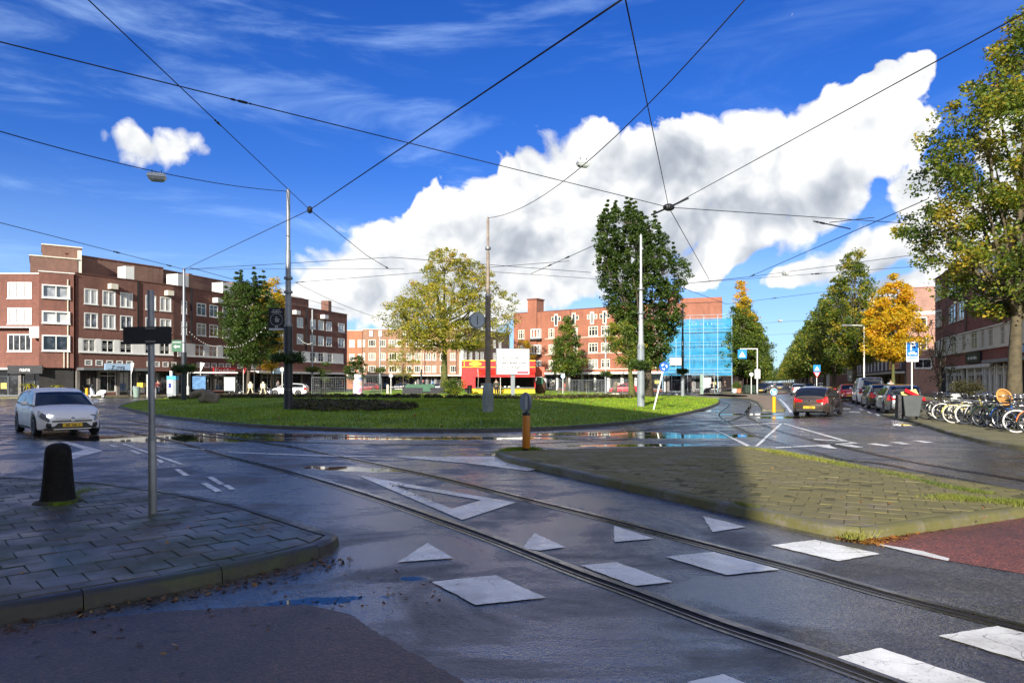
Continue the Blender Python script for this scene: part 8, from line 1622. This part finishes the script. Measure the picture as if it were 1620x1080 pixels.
# planter, railings and pots at the avenue mouth
x, y = at(1177, 98); t = thing('planter', 'dark green railed planter box under the avenue trees', 'planter', (x,y,0.12)); bx('box', M('dark_green_paint', (0.02,0.045,0.025), 0.6), t, 0, 1.9, -0.4, 0.4, 0, 1.1)
for k in range(7): bx('slat', BLACK, t, 0.05+k*0.28, 0.12+k*0.28, -0.45, -0.41, 0.1, 1.15)
for px, lb, col in ((1162,'white flower pot left of the planter',WHITE),(1169,'terracotta flower pot with a yellow plant',M('terracotta', (0.5,0.2,0.1), 0.7))):
    x, y = at(px, 96); t = thing('flower_pot', lb, 'flower pot', (x,y,0.12)); mb = MB(); mb.lathe([(0.28,0),(0.4,0.6),(0.42,0.62)], 14); mb.build('pot', col, t, smooth=True, auto=40); rs = np.random.default_rng(px); o = bpy.data.objects.new('foliage', leaves_mesh('foliage', rs.normal(0,0.2,(30,3))+[0,0,1.0], np.full(30,0.2), 24, 0.12, rs, L_MIX)); COL.objects.link(o); o.parent = t
# wheelie bin with red lid and rubbish near the parking sign
p = G(1441, 663, KH); t = thing('wheelie_bin', 'grey wheelie bin overflowing with boards under the parking sign', 'bin', (p.x, p.y, KH), R(-18)); BG = M('bin_grey', (0.065,0.075,0.075), 0.5, var=0.15); mb = MB()
vs = []; 
for z_, a in ((0.12,0.26),(0.95,0.36),(0.99,0.38)): vs += [(-a,-a,z_),(a,-a,z_),(a,a,z_),(-a,a,z_)]
mb.add(vs, [(3,2,1,0)]+[(k*4+i,k*4+(i+1)%4,k*4+4+(i+1)%4,k*4+4+i) for k in range(2) for i in range(4)]+[(8,9,10,11)]); mb.build('body', BG, t, bevel=0.03)
for s_ in (-0.26,0.26): mb = MB(); mb.lathe([(0.1,-0.03),(0.1,0.03)], 14, (s_,0.25,0.1), Matrix.Rotation(R(90),3,'Y')); mb.build('wheel', TYRE, t)
bx('handle', BG, t, -0.38, 0.38, 0.40, 0.46, 0.94, 1.0); bx('dark_side', BLACK, t, -0.52, -0.40, -0.3, 0.3, 0.05, 1.0)
def plank(label, p0, p1, w, th, mat, name='board'):
    t = thing(name, label, 'board', p0); mb = MB(); mb.bar((0,0,0), Vector(p1)-Vector(p0), w, th, (0.3,-1,0.6)); mb.build('panel', mat, t)
Yb = p.y; plank('yellowish board sticking out of the grey bin', P(1428,627,Yb), P(1452,622,Yb), 0.40, 0.03, M('yellow_board', (0.62,0.48,0.16), 0.6)); plank('long red tray lying across the grey bin', P(1432,617,Yb-0.1), P(1463,632,Yb-0.1), 0.16, 0.06, RED, 'tray')
# bits in the distance of the right pavement
for px, Y, lb in ((1519,52,'black round clipped shrub before the white shopfront'),(1541,50,'second dark round shrub before the shopfront')):
    x, y = at(px, Y); shrub(lb, x, y, KH, 0.62, 1.75, 40, 60, 0.10, L_HEDGE, int(px))
x, y = at(1607, 25.2); shrub('grassy plant bed round the street tree trunk', x-0.2, y-0.7, KH, 0.75, 0.75, 30, 60, 0.09, L_MIX, 99)
x, y = at(1346, 82); t = thing('street_sign', 'pale rectangular street board on a white post across the road', 'sign', (x,y,KH)); bx('board', M('pale_green_board', (0.42,0.48,0.42), 0.5), t, -0.35, 0.35, -0.05, 0.05, 1.6, 2.9); bx('post', GREYM, t, -0.04, 0.04, 0.052, 0.1, 0, 2.8)
# short bollards / stones on the square edge
for k in range(7):
    x, y = at(1012+k*11.5, 76-k*0.3); mb = MB(); mb.ball((0,0,0.18), 0.26, 8, (1,0.8,0.8)); tag(mb.build('stone_block', CONC, smooth=True, loc=(x,y,0.02)), ['first pale stone of the row, nearest the leaning sign','second pale stone from the leaning sign','third pale stone from the leaning sign','middle pale stone of the row before the shelter','third pale stone from the info pillar','second pale stone from the info pillar','last pale stone of the row, by the info pillar'][k], 'stone', 'row of pale stones at the edge of the square')
x, y = at(973, 69); t = thing('stone_statuette', 'small carved stone figure standing on the lawn edge', 'sculpture', (x,y,ground_z(x,y) if lawn_t(x,y) < 1 else 0.1)); skinmesh('figure', [(0,0,0.2,0.28),(0,0,0.7,0.24),(0.05,0,1.15,0.22),(0.12,-0.1,1.4,0.14)], [(0,1),(1,2),(2,3)], ST, t, 2); bx('plinth', CREAM, t, -0.35, 0.35, -0.3, 0.3, -0.1, 0.15)
